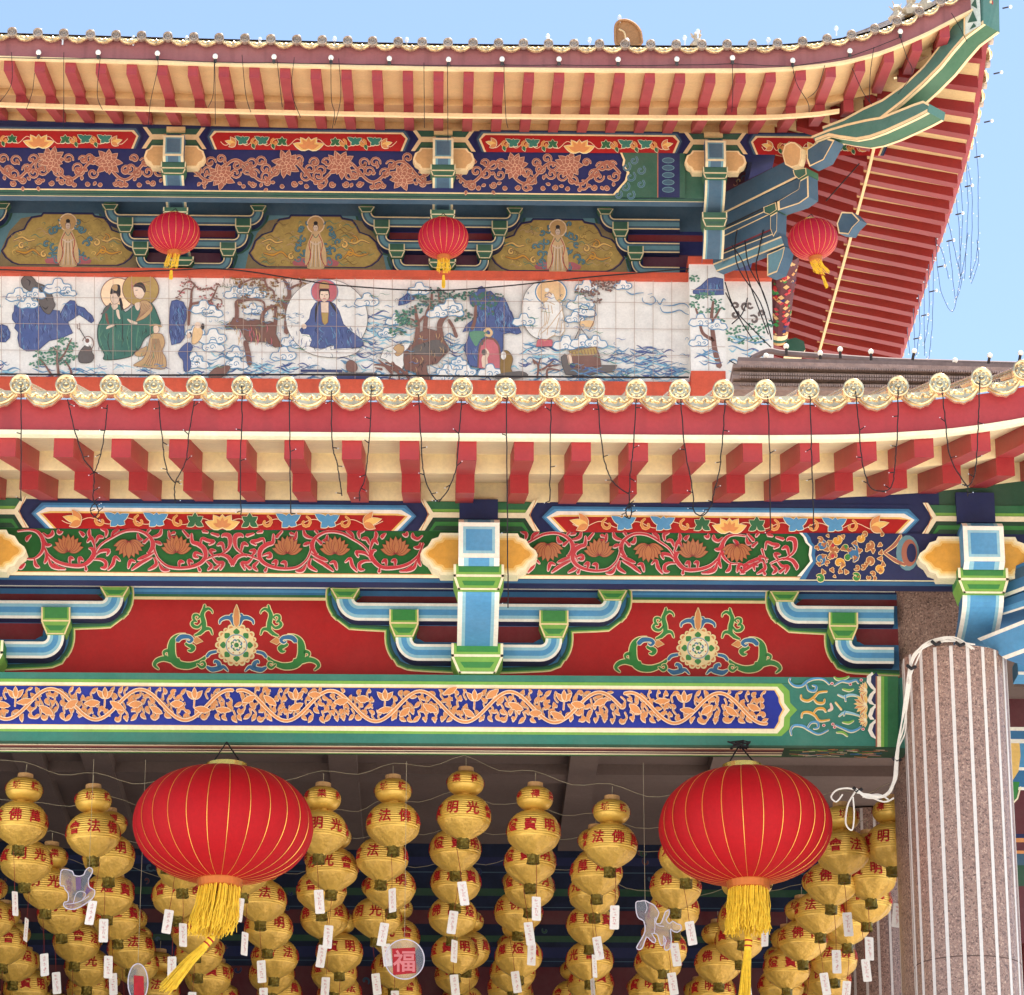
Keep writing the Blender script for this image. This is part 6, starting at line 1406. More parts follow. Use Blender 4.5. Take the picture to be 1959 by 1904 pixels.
nx(); blob(f4, [(548, 980), (580, 950), (610, 960), (630, 1060), (760, 1080), (930, 1050), (1060, 1050), (1030, 1110), (880, 1120), (800, 1150), (590, 1140), (560, 1060)], 'mgrey', 'mblack', 0); blob(f4, [(640, 930), (780, 900), (870, 880), (900, 960), (920, 1070), (760, 1090), (650, 1080), (650, 1000)], 'mbrown', 'mgrey', 0); blob(f4, [(620, 920), (860, 880), (890, 960), (640, 970)], 'ochre', 'mbrown', 0)
for j in range(9): S(f4, [(650 + j * 28, 930 - j * 4), (660 + j * 28, 965 - j * 2)], 1.2, 'mbrown')
c.ell(1095, 700, 5, 5, 'mblued', 4); blob(f4, [(600, 960), (640, 940), (660, 1040), (620, 1050)], 'skin', 'mbrown', 0)
waves(c, 1080, 705, 1240, 722, 14, rng, layer=3)
nx(); rm = random.Random(101)
for (x0, y0, x1, y1, n) in ((60, 700, 330, 732, 16), (330, 600, 640, 732, 60), (640, 560, 800, 720, 50), (985, 560, 1140, 650, 40), (1080, 640, 1320, 732, 40), (0, 560, 150, 600, 14), (400, 545, 560, 640, 40)):
    for _ in range(n):
        x, y = rm.uniform(x0, x1), rm.uniform(y0, y1); r = rm.uniform(2.5, 5)
        if rm.random() < .5: c.stroke(spiral(x, y, rm.uniform(0, 6.3), r, .8, rm.choice((-1, 1)), 7), [.5, 1.1, .5], rm.choice(('mlblue', 'mblue2', 'slate')), 1, 0)
        else: c.stroke([(x, y), (x + 6, y - 2), (x + 13, y + 1), (x + 20, y - 1)], [.4, rm.uniform(.8, 2), .4], rm.choice(('mlblue', 'mblue2', 'mlblue', 'mgreenl')), 1, 3)
for (x0, y0, x1, y1, n, ks) in ((190, 620, 300, 690, 50, ('mgreenl', 'mblack', 'mgreenl')), (560, 630, 700, 668, 50, ('mblued', 'mblue2')), (440, 560, 560, 660, 50, ('mtan', 'mgrey', 'mbrown')), (790, 640, 870, 715, 40, ('mtan', 'mgrey', 'mblack')), (420, 530, 560, 560, 40, ('ochred', 'mgrey'))):
    for _ in range(n):
        x, y = rm.uniform(x0, x1), rm.uniform(y0, y1)
        c.stroke([(x, y), (x + rm.uniform(-2, 2), y + 5), (x + rm.uniform(-3, 3), y + 10)], [.4, rm.uniform(.7, 1.4), .4], rm.choice(ks), 1, 3)
# grout lines over everything
nx()
for i in range(-8, 40):
    x = 38.6 + 35.6 * i
    if x < 1320: c.stroke([(x, 534), (x, 729)], .9, 'tileline', 2, 0)
for y in (579, 629.5, 680): c.stroke([(-318, y), (1320, y)], .9, 'tileline', 2, 0)
c.flush(.003).build('painted_tiles', par_)
# pillar and the short parapet beyond
c = Canvas(UQ, 1.6e-5); _lay[0] = 0; f5 = tr(1300.5, 479.1, .3361)
mountain(f5, [(75, 220), (120, 190), (160, 150), (200, 142), (245, 150), (250, 240), (150, 245), (75, 235)], n=10)
nx()
for p, w in (([(225, 650), (200, 560), (190, 480), (180, 380), (190, 280)], [11, 10, 9, 7, 4]), ([(190, 500), (130, 460), (110, 380), (90, 320)], [7, 6, 5, 3]), ([(185, 400), (230, 320)], [5, 3])): S(f5, p, w, 'mbrown')
for x, y in ((1331, 566), (1342, 562), (1355, 560), (1370, 572), (1376, 585), (1330, 580), (1345, 590), (1364, 590), (1376, 608), (1330, 530)): treetop(x, y, 8, 'mgreenl', 'mgreen', 8)
for x, y, s, fl in ((1338, 610, 1.4, 1), (1374, 618, 1.2, -1), (1335, 650, 1.2, 1)): nx(); cloud(c, x, y, s, 'mlblue', 'mwhite', 1, fl)
nx(); waves(c, 1326, 660, 1384, 704, 26, rng); 
for y in (551, 606, 660): c.stroke([(1323, y), (1387, y)], .9, 'tileline', 3, 0)
c.stroke([(1353, 505), (1356, 705)], .9, 'tileline', 3, 0)
c.flush(.003).build('painted_tiles', pl)
c = Canvas(UM + .02, 1.6e-5); _lay[0] = 0
for x, y, r in ((1400, 582, 7), (1412, 592, 8), (1425, 590, 8), (1440, 584, 7), (1452, 600, 7), (1436, 600, 9)): c.both(spiral(x, y, rng.uniform(0, 6), r, .9, 1, 8), [2, 4, 2], 'mgrey', 'mbrown', .8, 2, 0)
for x, y in ((1400, 630), (1415, 625), (1435, 622), (1455, 628), (1468, 615), (1405, 645), (1425, 650), (1450, 648)): treetop(x, y, 9, 'mgreenl', 'mgreen', 7)
waves(c, 1390, 640, 1474, 720, 40, rng); c.stroke([(1388, 606), (1476, 606)], .9, 'tileline', 3, 0); c.stroke([(1430, 536), (1430, 720)], .9, 'tileline', 3, 0)
c.flush(.003).build('painted_tiles', sg_)

# ------------------------------------------------------------------ corner bracket of the hall in the 45 degree plane
zc_ = lambda l: [(1286.8 + a * .18866, 219 + b * .18866) for a, b in l]
cb = empty('corner_bracket', Vector((X(1480, UP, 400), UP + .5, Z(450, UP)))); cb.parent = hall; cb.location -= hall.location
def zb(a0, a1, b0, b1, w, keys, off=0, nm='arm'):
    a0, a1, b0, b1 = zc_([a0, a1, b0, b1]); mb = MB(); D = dv * off
    mb.prism([PD(*p, KU) - D for p in (a0, a1, b1, b0)], dv * w, 'slate'); L_ = lambda p, q, t: (p[0] + (q[0] - p[0]) * t, p[1] + (q[1] - p[1]) * t)
    t = 0; tot = sum(x for _, x in keys)
    for k, x in keys:
        t2 = t + x / tot; mb.face([PD(*p, KU) - D - dv * .004 for p in (L_(a0, b0, t), L_(a1, b1, t), L_(a1, b1, t2), L_(a0, b0, t2))], k); t = t2
    return mb.build(nm, cb)
UC, SL, MBL = 'upcreamline', 'slate', 'mdblue'
def zp(pts, w, k, off=0, kf=None, nm='block', rim=True):
    mb = MB(); q = zc_(pts); mb.prism([PD(*p, KU) - dv * off for p in q], dv * w, k, kf)
    if rim:
        n = len(q)
        cx_ = sum(p[0] for p in q) / n; cy_ = sum(p[1] for p in q) / n
        inn = [(p[0] + (cx_ - p[0]) * .12, p[1] + (cy_ - p[1]) * .12) for p in q]
        for i in range(n):
            j = (i + 1) % n; mb.face([PD(*p, KU) - dv * (off + .004) for p in (q[i], q[j], inn[j], inn[i])], UC)
    return mb.build(nm, cb)
zb((420, 790), (1240, 385), (420, 860), (1240, 440), .1, [('purple', 5), ('navy', 3), (UC, 1)], -.1)
zb((420, 850), (1240, 430), (420, 1060), (1300, 625), .14, [(SL, 9), (UC, 1)])
zb((420, 1060), (1300, 628), (420, 1190), (1345, 745), .14, [(SL, 8), ('black', 1)], -.02)
zb((420, 1210), (970, 965), (420, 1290), (1000, 1010), .14, [(UC, 1), (SL, 4), (UC, 1)], 0)
zb((420, 1290), (1010, 1010), (420, 1430), (1030, 1165), .14, [(SL, 8), ('dkred', 1)], 0)
zb((420, 1450), (1090, 1190), (420, 1520), (1110, 1240), .14, [(UC, 1), (SL, 5)], .02)
zb((420, 1520), (1110, 1240), (460, 1600), (1140, 1330), .14, [(UC, 1), ('ltslate', 4), (UC, 1)], .02)
zp([(1415, 385), (1600, 262), (1700, 290), (1590, 490), (1445, 560), (1415, 480)], .2, SL, .12, SL, 'head')
zp([(1215, 450), (1240, 360), (1300, 330), (1345, 335), (1410, 395), (1405, 500), (1385, 570), (1310, 595), (1245, 560)], .1, UC, .22, 'tan', 'plaque')
zp([(1285, 595), (1420, 575), (1425, 640), (1345, 690), (1300, 650)], .26, 'upmgreen', .14, 'upgreen')
zp([(1345, 690), (1425, 645), (1430, 860), (1330, 930), (1115, 1000), (1110, 910), (1330, 780)], .2, SL, .1, SL, 'curved_arm')
zp([(968, 965), (1095, 915), (1105, 990), (1030, 1040), (975, 1020)], .24, 'upmgreen', .1, 'upgreen')
zp([(1030, 1045), (1100, 1005), (1095, 1200), (1060, 1260), (1030, 1180)], .2, SL, .08, SL, 'curved_arm')
zp([(1480, 1020), (1530, 900), (1640, 905), (1715, 985), (1640, 1060), (1600, 1130), (1500, 1120)], .16, 'slate', -.4, SL, 'beam_end')
zp([(960, 1420), (1060, 1380), (1140, 1340), (1120, 1440), (1060, 1600), (960, 1640)], .2, SL, 0, 'ltslate', 'lower_block')
mb = MB(); mb.box(X(1372, 45.4, 320), X(1500, 45.4, 320), 45.4, 45.45, Z(420, 45.4), Z(262, 45.4), 'purple'); mb.build('back_board', cb)
c = Canvas(45.4); rng = random.Random(4)
for j in range(34): hook(c, rng.uniform(1385, 1470), rng.uniform(294, 345), rng.uniform(0, 6), rng.uniform(4, 7), 1, rng.choice(('tan', 'brownpink', 'slate')), 'purple', 2, .6, 2)
c.flush().build('painted_board', cb)
# painted log under the side eave and the octagonal beam end
mb = MB(); a_, b_ = P(1503, 486, 45.2), P(1489, 655, 46.4); dr = (b_ - a_)
nn = 10; r0, r1 = .2, .12
def logseg(mb, t0, t1, k, ex=0):
    pa, pb = a_ + dr * t0, a_ + dr * t1; mb.tube([pa, pb], [r0 + (r1 - r0) * t0 + ex, r0 + (r1 - r0) * t1 + ex], k, 14)
logseg(mb, 0, .9, 'maroon'); logseg(mb, .88, .93, 'upcreamline', .004); logseg(mb, .93, .96, 'upgreen', .006); logseg(mb, .96, 1.0, 'tan', -.02)
rng = random.Random(9)
for j in range(170):
    t = rng.uniform(.02, .86); an = rng.uniform(0, 6.283); rr = r0 + (r1 - r0) * t + .004; ax = dr.normalized(); u = ax.cross(Vector((0, 1, 0))).normalized(); v_ = ax.cross(u)
    p = a_ + dr * t + u * (math.cos(an) * rr) + v_ * (math.sin(an) * rr); s_ = rng.uniform(.02, .05)
    tu = (u * -math.sin(an) + v_ * math.cos(an)); mb.face([p - tu * s_, p + ax * s_ * .8, p + tu * s_, p - ax * s_ * .8], rng.choice(('tan', 'orange', 'crimson', 'red', 'mdgreen', 'tan', 'upnavy')))
mb.build('painted_log', cb)
mb = MB(); q = [P(a, b, 46.6) for a, b in ((1505, 650), (1522, 646), (1538, 653), (1541, 668), (1532, 682), (1500, 682))]; mb.prism(q, (0, .2, 0), 'upcreamline', 'upgreen'); mb.build('beam_end', cb)
# ================================================================== LANTERNS
def simple(name, col, rough=.5, metal=0.0, **kw):
    m = mat(name, col, rough, metal, **kw); return m
mat('lantern_red', (176, 8, 18), .75, var=.06, scale=14)
mat('lantern_red_small', (170, 16, 44), .62, var=.08, scale=14)
mat('gold_thread', (250, 190, 90), .35, .6, var=.05)
mat('brass', (232, 190, 96), .25, .9, var=.1, scale=10)
mat('tassel_yellow', (252, 208, 60), .6, var=.25, scale=30)
mat('tassel_ring', (196, 110, 50), .45, .4, var=.1)
mat('gold_foil', (230, 184, 80), .38, .35, var=.14, scale=7, spec=.6)
mat('gold_crumple', (214, 168, 74), .42, .3, var=.2, scale=12, bump=.7, bscale=24, spec=.5)
mat('foil_neck', (120, 104, 44), .3, .6, var=.4, scale=20, bump=1.0, bscale=40)
mat('ink_red', (176, 24, 28), .6, var=.1)
mat('paper_white', (240, 234, 226), .7, var=.05)
mat('faint_red', (206, 120, 120), .7, var=.1)
mat('wire_dark', (34, 30, 32), .6, var=.05)
mat('wire_pale', (168, 156, 128), .5, var=.05)
mat('cable_white', (226, 220, 208), .5, var=.08)
mat('string_red', (130, 40, 30), .7, var=.05)
_dg = bpy.context
def glyph(ch, size, bold=.022):
    """outline of a character as (verts2d, faces), centred"""
    cu = bpy.data.curves.new('g', 'FONT'); cu.body = ch; cu.size = size; cu.align_x = 'CENTER'; cu.resolution_u = 2; cu.offset = bold * size; cu.fill_mode = 'FRONT'
    o = bpy.data.objects.new('g', cu); COL.objects.link(o); bpy.context.view_layer.update()
    me = bpy.data.meshes.new_from_object(o.evaluated_get(bpy.context.evaluated_depsgraph_get()))
    bm = bmesh.new(); bm.from_mesh(me); bmesh.ops.remove_doubles(bm, verts=bm.verts, dist=1e-5)
    for _ in range(2):
        ed = [e for e in bm.edges if e.calc_length() > size * .22]
        if ed: bmesh.ops.subdivide_edges(bm, edges=ed, cuts=1); bmesh.ops.triangulate(bm, faces=bm.faces)
    vs = [(v.co.x, v.co.y) for v in bm.verts]; bm.verts.index_update(); fs = [tuple(v.index for v in f.verts) for f in bm.faces]; bm.free()
    bpy.data.objects.remove(o); bpy.data.curves.remove(cu); bpy.data.meshes.remove(me)
    if vs:
        x0, x1 = min(v[0] for v in vs), max(v[0] for v in vs); y0, y1 = min(v[1] for v in vs), max(v[1] for v in vs)
        vs = [(a - (x0 + x1) / 2, b - (y0 + y1) / 2) for a, b in vs]
    return vs, fs
BR, BH = .21, .178       # lower globe
SR, SH, SZ = .145, .098, .272
def prof_globe(Rr, H, neck_t, neck_b, rib, cone=False):
    out = []; n = 132 if cone else 84
    for i in range(n + 1):
        t = i / n; a = -math.pi / 2 + math.pi * t; z = H * math.sin(a); r = Rr * math.cos(a) ** .78
        if z < 0 and cone: r = Rr * (1 - (abs(z) / H) ** 2.1 * .80)
        if z < 0: r = max(r, neck_b)
        else: r = max(r, neck_t)
        if z > -H * .3: r += rib * abs(math.sin(math.pi * z / .0185)) - rib
        out.append((r, z))
    return out
def rad_at(prof, z):
    for (r0, z0), (r1, z1) in zip(prof, prof[1:]):
        if z0 <= z <= z1: return r0 + (r1 - r0) * ((z - z0) / (z1 - z0) if z1 > z0 else 0)
    return prof[-1][0]
def wrap_text(mb, chars, size, prof, zc, zoff, k, R0):
    n = len(chars); 
    for j, ch in enumerate(chars):
        vs, fs = glyph(ch, size); base = -2 * math.pi * j / n    # read right to left, facing out
        out = []
        for (x, y) in vs:
            z = zc + y; an = base + x / R0 + (-math.pi / 2); r = rad_at(prof, z) + .006
            out.append((r * math.cos(an), r * math.sin(an), z + zoff))
        mb.mesh(out, fs, k)
pB = prof_globe(BR, BH, .06, .042, .0075, True); pS = prof_globe(SR, SH, .055, .055, .006)
def make_gold(variant, seed):
    g = random.Random(seed)
    e = empty('gold_lantern', (0, 0, 0))
    ph = [g.uniform(0, 6.28) for _ in range(4)]
    def fn(a, z):
        if z > -.04: return 1 + .006 * math.sin(3 * a + ph[0])
        f = min(1, (-.03 - z) / .06); return 1 + f * (.035 * math.sin(7 * a + ph[1]) + .03 * math.sin(11 * a + ph[2] + z * 20) + .02 * math.sin(17 * a + ph[3]))
    mb = MB(); mb.lathe(pB, (0, 0, 0), 'gold_foil', 40, fn)
    lo = mb.build('lower_globe', e, smooth=True)
    me = lo.data; me.materials.append(MATS['gold_crumple'])
    for f in me.polygons:
        if f.center.z < -.055: f.material_index = 1
    mb = MB(); wrap_text(mb, '萬佛法會光明寶燈', .108, pB, .03, 0, 'ink_red', BR); mb.build('characters', lo)
    mb = MB(); mb.lathe(pS, (0, 0, SZ), 'gold_foil', 32, lambda a, z: 1 + .008 * math.sin(2 * a + ph[0])); up = mb.build('upper_globe', e, smooth=True)
    mb = MB(); wrap_text(mb, '檳城極樂禪寺', .07, pS, .012, SZ, 'ink_red', SR); mb.build('characters', up)
    mb = MB(); mb.lathe([(.06, 0), (.062, .01), (.06, .035), (.05, .037), (.0, .037)], (0, 0, SZ + SH - .006), 'tan', 20); mb.build('top_ring', e, smooth=False)
    mb = MB(); mb.lathe([(.066, -.02), (.062, 0), (.07, .02)], (0, 0, (BH + SZ - SH) / 2), 'brass', 20); mb.build('collar', e)
    mb = MB(); mb.lathe([(.044, .02), (.05, 0), (.046, -.03), (.05, -.07), (.044, -.07), (.04, -.0)], (0, 0, -BH + .005), 'foil_neck', 14, lambda a, z: 1 + .09 * math.sin(5 * a + ph[2] + z * 30)); mb.lathe([(.047, 0), (.052, .006), (.047, .012)], (0, 0, -BH - .0), 'brass', 14); mb.build('neck', e)
    mb = MB(); mb.tube([(0, 0, SZ + SH + .03), (.003, 0, SZ + SH + .11)], .003, 'wire_pale', 4); mb.build('hook', e)
    return e
def make_tag(seed):
    g = random.Random(seed); mb = MB(); w_, h_ = .036, .094
    q = []
    for cx_, cz_, a0 in ((w_ - .008, h_ - .008, 0), (-w_ + .008, h_ - .008, 1), (-w_ + .008, -h_ + .008, 2), (w_ - .008, -h_ + .008, 3)):
        for t in range(3): a = math.pi / 2 * (a0 + t / 2); q.append((cx_ + .008 * math.cos(a), -.001, cz_ + .008 * math.sin(a)))
    mb.prism(q, (0, .002, 0), 'paper_white')
    for s_, yy in ((1, -.0022), (-1, .0022)):
        for j in range(5):
            z = h_ * .62 - j * h_ * .30; r = .011
            for _ in range(4):
                x, dz = g.uniform(-r, r), g.uniform(-r, r)
                if g.random() < .5: a = [(x - .008, z + dz - .0012), (x + .008, z + dz - .0012), (x + .008, z + dz + .0012), (x - .008, z + dz + .0012)]
                else: a = [(x - .0012, z + dz - .008), (x + .0012, z + dz - .008), (x + .0012, z + dz + .008), (x - .0012, z + dz + .008)]
                mb.face([(u, yy * (1 + .02 * _), v) for u, v in a], 'faint_red')
    e = empty('wish_tag', (0, 0, 0)); mb.build('card', e)
    mb = MB(); mb.tube([(0, 0, h_), (.004, 0, h_ + .12), (0, 0, h_ + .31)], .0022, 'string_red', 4); mb.build('string', e)
    return e
def copy_tree(o, parent=None):
    c_ = o.copy(); COL.objects.link(c_); c_.parent = parent
    for ch in KIDS[o.name]: copy_tree(ch, c_)
    return c_
protos = [make_gold(0, 3), make_gold(0, 8), make_gold(0, 15)]; tags = [make_tag(i) for i in range(4)]
KIDS = {}
for o in bpy.data.objects: KIDS.setdefault(o.name, [])
for o in bpy.data.objects:
    if o.parent: KIDS[o.parent.name].append(o)
GY0, GDY = 26.2, 1.0
cols = [(-240, 1590), (-100, 1585), (40, 1577), (178, 1598), (322, 1612), (468, 1604), (613, 1594), (752, 1579), (888, 1564), (1021, 1594), (1168, 1619), (1312, 1640), (1462, 1640), (1613, 1632), (1706, 1618)]
NTH = ['', 'first', 'second', 'third', 'fourth', 'fifth', 'sixth', 'seventh', 'eighth', 'ninth', 'tenth', 'eleventh', 'twelfth', 'thirteenth', 'fourteenth', 'fifteenth', 'sixteenth']
rng = random.Random(42)
def project(p):
    d = p - CAM; z = d.dot(_fw); return 979.5 + F * d.dot(_rt) / z, 952 - F * d.dot(_up) / z
used = set(); tused = set(); tops = {}
fixed = {(7, 1): (731, 1645), (7, 2): (747, 1701), (7, 3): (721, 1757), (8, 1): (871, 1628), (8, 2): (872, 1691), (8, 3): (866, 1755), (8, 4): (870, 1827), (9, 1): (1014, 1652), (9, 2): (1013, 1700), (9, 3): (992, 1746), (9, 4): (992, 1832), (10, 1): (1141, 1672), (10, 2): (1136, 1710), (10, 3): (1130, 1772), (10, 4): (1128, 1840), (2, 1): (50, 1650), (3, 1): (208, 1640)}
yaws = {2: (.85, .7), 3: (2.15, .9), 6: (4.85, 3), 7: (1.6, .5), 8: (4.4, 2.5), 9: (5.8, 4), 10: (1.3, .6), 13: (2.5, 1)}
for ci, (px, py) in enumerate(cols):
    base = P(px, py, GY0)
    line = ci + 1
    for k in range(0, 9):
        Y = GY0 + GDY * k + (rng.uniform(-.12, .12) if k else 0)
        x = base.x + rng.uniform(-.07, .07) * (1 if k else 0); z = base.z + rng.uniform(-.05, .05) * (1 if k else 0)
        if (ci, k) in fixed: q = P(*fixed[(ci, k)], Y); x, z = q.x, q.z
        # further rows even out in height
        sx, sy = project(Vector((x, Y, z)))
        if sx < -60 or sx > 1990 or sy > 1975: continue
        pi = rng.randrange(3)
        if pi not in used: o = protos[pi]; used.add(pi)
        else: o = copy_tree(protos[pi])
        o.location = (x, Y, z); o.rotation_euler = (rng.uniform(-.04, .04), rng.uniform(-.04, .04), rng.uniform(0, 6.28))
        if k == 0 and ci in yaws:
            o.rotation_euler.z = R(45) * yaws[ci][0]
            for ch in [c_ for c_ in COL.objects if c_.parent == o and c_.name.startswith('upper_globe')]: ch.rotation_euler.z = R(60) * yaws[ci][1] - R(45) * yaws[ci][0]
        tops[(ci, k)] = Vector((x, Y, z + SZ + SH + .13))
        pos = 'at the front' if k == 0 else '%s from the front' % NTH[k + 1]
        o['label'] = 'gold gourd lantern, %s in the %s line from the left' % (pos, NTH[line]); o['category'] = 'lantern'; o['group'] = 'gold gourd lanterns hanging in the porch'
        # wish tag
        tx, tz = x + rng.uniform(-.03, .03), z - BH - .07 - .34 + rng.uniform(-.05, .04)
        if project(Vector((tx, Y, tz)))[1] > 1950: continue
        ti = rng.randrange(4)
        if ti not in tused: t_ = tags[ti]; tused.add(ti)
        else: t_ = copy_tree(tags[ti])
        t_.location = (tx, Y - .02, tz); t_.rotation_euler = (0, rng.uniform(-.16, .16), rng.choice((0, 0, 0, 1)) * rng.uniform(-1.2, 1.2) + rng.uniform(-.3, .3))
        t_['label'] = 'white tag below the gold lantern %s in the %s line' % (pos, NTH[line]); t_['category'] = 'paper tag'; t_['group'] = 'white wish tags below the gold lanterns'
# sagging support wires between the lantern tops
for k in range(0, 4):
    pts = [tops[(ci, k)] for ci in range(len(cols)) if (ci, k) in tops]
    path = []
    for a, b in zip(pts, pts[1:]):
        for j in range(6):
            t = j / 6; p = a.lerp(b, t); p.z += -.05 * math.sin(math.pi * t) + .01 * math.sin(9 * t); path.append(p)
    path.append(pts[-1]); path = [path[0] + Vector((-1.2, 0, .1))] + path
    mb = MB(); mb.tube(path, .0024, 'wire_pale', 4); o = mb.build('support_wire', None, origin=path[0])
    o['label'] = 'thin pale wire carrying the %s row of gold lanterns' % ('front' if k == 0 else NTH[k + 1]); o['category'] = 'wire'

# ---- big and small red lanterns --------------------------------------
def tassel(mb, c, r0, r1, ln, n, sway, k='tassel_yellow', rr=.004, seed=1, wild=.02):
    g = random.Random(seed); c = Vector(c); sway = Vector(sway)
    for j in range(n):
        a = g.uniform(0, 6.28); q = math.sqrt(g.uniform(.35, 1)); l = ln * g.uniform(.82, 1.06); u = Vector((math.cos(a), math.sin(a), 0))
        tw = Vector((g.uniform(-wild, wild), g.uniform(-wild, wild), 0))
        path = [c + u * r0 * q, c + u * (r0 + (r1 - r0) * .5) * q + sway * .25 + Vector((0, 0, -l * .4)) + tw * .5, c + u * r1 * q + sway * .7 + Vector((0, 0, -l * .8)) - tw, c + u * r1 * q * g.uniform(.9, 1.1) + sway + Vector((0, 0, -l))]
        mb.tube(path, rr * g.uniform(.7, 1.2), k, 4)
def red_lantern(loc, Rr, H, ribs, red, lab, sway, tail, tilt=0, ringR=None, tw=.35, seed=1, threads=.0036, nt=300, ropetop=None):
    e = empty('red_lantern', loc, label=lab, category='lantern', group='red lanterns with yellow tassels')
    ringR = ringR or Rr * .22; n = ribs * 6
    prof = []
    for i in range(33):
        a = -math.pi / 2 + math.pi * i / 32; prof.append((max(Rr * math.cos(a) ** .8, ringR * .95), H * math.sin(a)))
    mb = MB(); mb.lathe(prof, (0, 0, 0), red, n, lambda a, z: 1 - .022 * (1 - abs(math.sin(a * ribs / 2))) ** 2)
    mb.v = [(x * math.cos(tilt) + z * math.sin(tilt), y, -x * math.sin(tilt) + z * math.cos(tilt)) for x, y, z in mb.v]
    mb.v = [(x + loc[0], y + loc[1], z + loc[2]) for x, y, z in mb.v]
    sh = mb.build('shade', e, smooth=True)
    mb = MB()
    for j in range(ribs):
        a = 2 * math.pi * j / ribs; p = []
        for (r, z) in prof[1:-1]:
            rr = r * (1 - .022) + threads * .4; x, y, zz = rr * math.cos(a), rr * math.sin(a), z
            p.append(Vector((x * math.cos(tilt) + zz * math.sin(tilt) + loc[0], y + loc[1], -x * math.sin(tilt) + zz * math.cos(tilt) + loc[2])))
        m_ = len(p); mb.tube(p, [threads * (.35 + .65 * math.sin(math.pi * i / (m_ - 1)) ** 1.5) for i in range(m_)], 'gold_thread', 4)
    mb.build('gold_seams', sh)
    L_ = Vector(loc); tp = Vector((H * math.sin(tilt), 0, H * math.cos(tilt)))
    mb = MB(); mb.lathe([(ringR * .9, -.03), (ringR, -.02), (ringR, .035 * Rr / .69 + .01), (ringR * .92, .04 * Rr / .69 + .01), (ringR * .6, .03)], L_ + tp * 1.0, 'brass', 28); mb.build('top_ring', e)
    mb = MB(); bt = L_ - tp; mb.lathe([(ringR * 1.02, .045), (ringR * 1.1, .0), (ringR * 1.04, -.05), (ringR * .9, -.06)], bt, 'tassel_ring', 28); mb.build('bottom_ring', e)
    mb = MB(); tl = Rr * .5; tassel(mb, bt + Vector((0, 0, -.05)), ringR * 1.0, ringR * 1.12, tl, nt, sway, seed=seed, rr=.0036 * max(Rr / .69, .6)); ta = mb.build('tassel', e)
    # tail tassel
    mb = MB(); s0 = bt + Vector((0, 0, -.05 - tl * .6)) + Vector(sway) * .4; tv = Vector(tail); kn = s0 + Vector(sway) * .3 + Vector((0, 0, -tl * .5))
    mb.tube([bt + Vector((0, 0, -.05)), s0, kn], .004, 'tassel_yellow', 4)
    d = tv.normalized(); bl = tv.length * .22; u = d.cross(Vector((0, 1, 0))).normalized(); v_ = d.cross(u); r_ = Rr * .042
    mb.tube([kn, kn + d * .02, kn + d * bl], [r_ * .6, r_, r_ * 1.0], 'tassel_yellow', 10)
    for f_ in (.25, .6): mb.tube([kn + d * bl * f_, kn + d * (bl * f_ + .012)], r_ * 1.08, 'ink_red', 10)
    g = random.Random(seed + 5)
    for j in range(90):
        a = g.uniform(0, 6.28); q = math.sqrt(g.random()); off = (u * math.cos(a) + v_ * math.sin(a)) * r_ * q; l = g.uniform(.85, 1.05)
        bend = Vector((g.uniform(-.02, .02), g.uniform(-.02, .02), g.uniform(-.015, .015))) * (Rr / .69)
        mb.tube([kn + d * bl * .9 + off, kn + tv * .55 * l + off * 1.3 + bend * .4 + Vector((0, 0, .02 * Rr)), kn + tv * l + off * 1.5 + bend], .003 * max(Rr / .69, .7), 'tassel_yellow', 4)
    mb.build('tail_tassel', ta)
    if ropetop is not None:
        mb = MB(); tt = L_ + tp + Vector((0, 0, .03)); rt_ = Vector(ropetop)
        mb.tube([tt + Vector((-ringR * .8, 0, 0)), rt_], .006, 'wire_dark', 4); mb.tube([tt + Vector((ringR * .8, 0, 0)), rt_], .006, 'wire_dark', 4); [mb.tube([rt_ + Vector((math.cos(j * 1.3) * .07, -.03, math.sin(j * 2.1) * .03)), rt_ + Vector((math.sin(j) * .09, -.02, .02)), rt_ + Vector((-math.cos(j * 2) * .07, 0, -.03))], .008, 'wire_dark', 5) for j in range(7 if loc[0] > 1 and Rr > .5 else 0)]; mb.build('hanger', e)
    return e
LY = 25.0; c1 = P(427, 1579, LY); c2 = P(1426, 1581, LY)
red_lantern(c1, .668, .42, 26, 'lantern_red', 'big red lantern left, its yellow tail tassel blown sideways', (-.05, 0, 0), (-.33, -.03, -.40), .03, .155, seed=2, ropetop=(c1.x, LY + .12, Z(1447, YB + .2) + .02))
red_lantern(c2, .645, .425, 26, 'lantern_red', 'big red lantern beside the column, its yellow tail hanging straight', (-.01, 0, 0), (-.05, 0, -.52), -.03, .15, seed=7, ropetop=(c2.x - .02, LY + .12, Z(1447, YB + .2) + .02))
UL = 43.3
for (px, py, lab, sw, tl, R_) in ((333, 447, 'small red lantern at the left bracket above the two green robed figures', (-.04, 0, 0), (0, 0, -.16), .355), (848, 456, 'small red lantern at the middle bracket of the upper storey', (0, 0, 0), (0, 0, -.22), .345), (1555, 458, 'small red lantern at the roof corner in front of the red soffit', (.10, 0, 0), (.07, 0, -.2), .34)):
    q = P(px, py, UL if px < 1500 else 43.0)
    red_lantern(q, R_, .27, 22, 'lantern_red_small', lab, sw, tl, -.03 if px < 1000 else -.12, .085, seed=px, threads=.0024, nt=80, ropetop=q + Vector((0, .1, .42)))

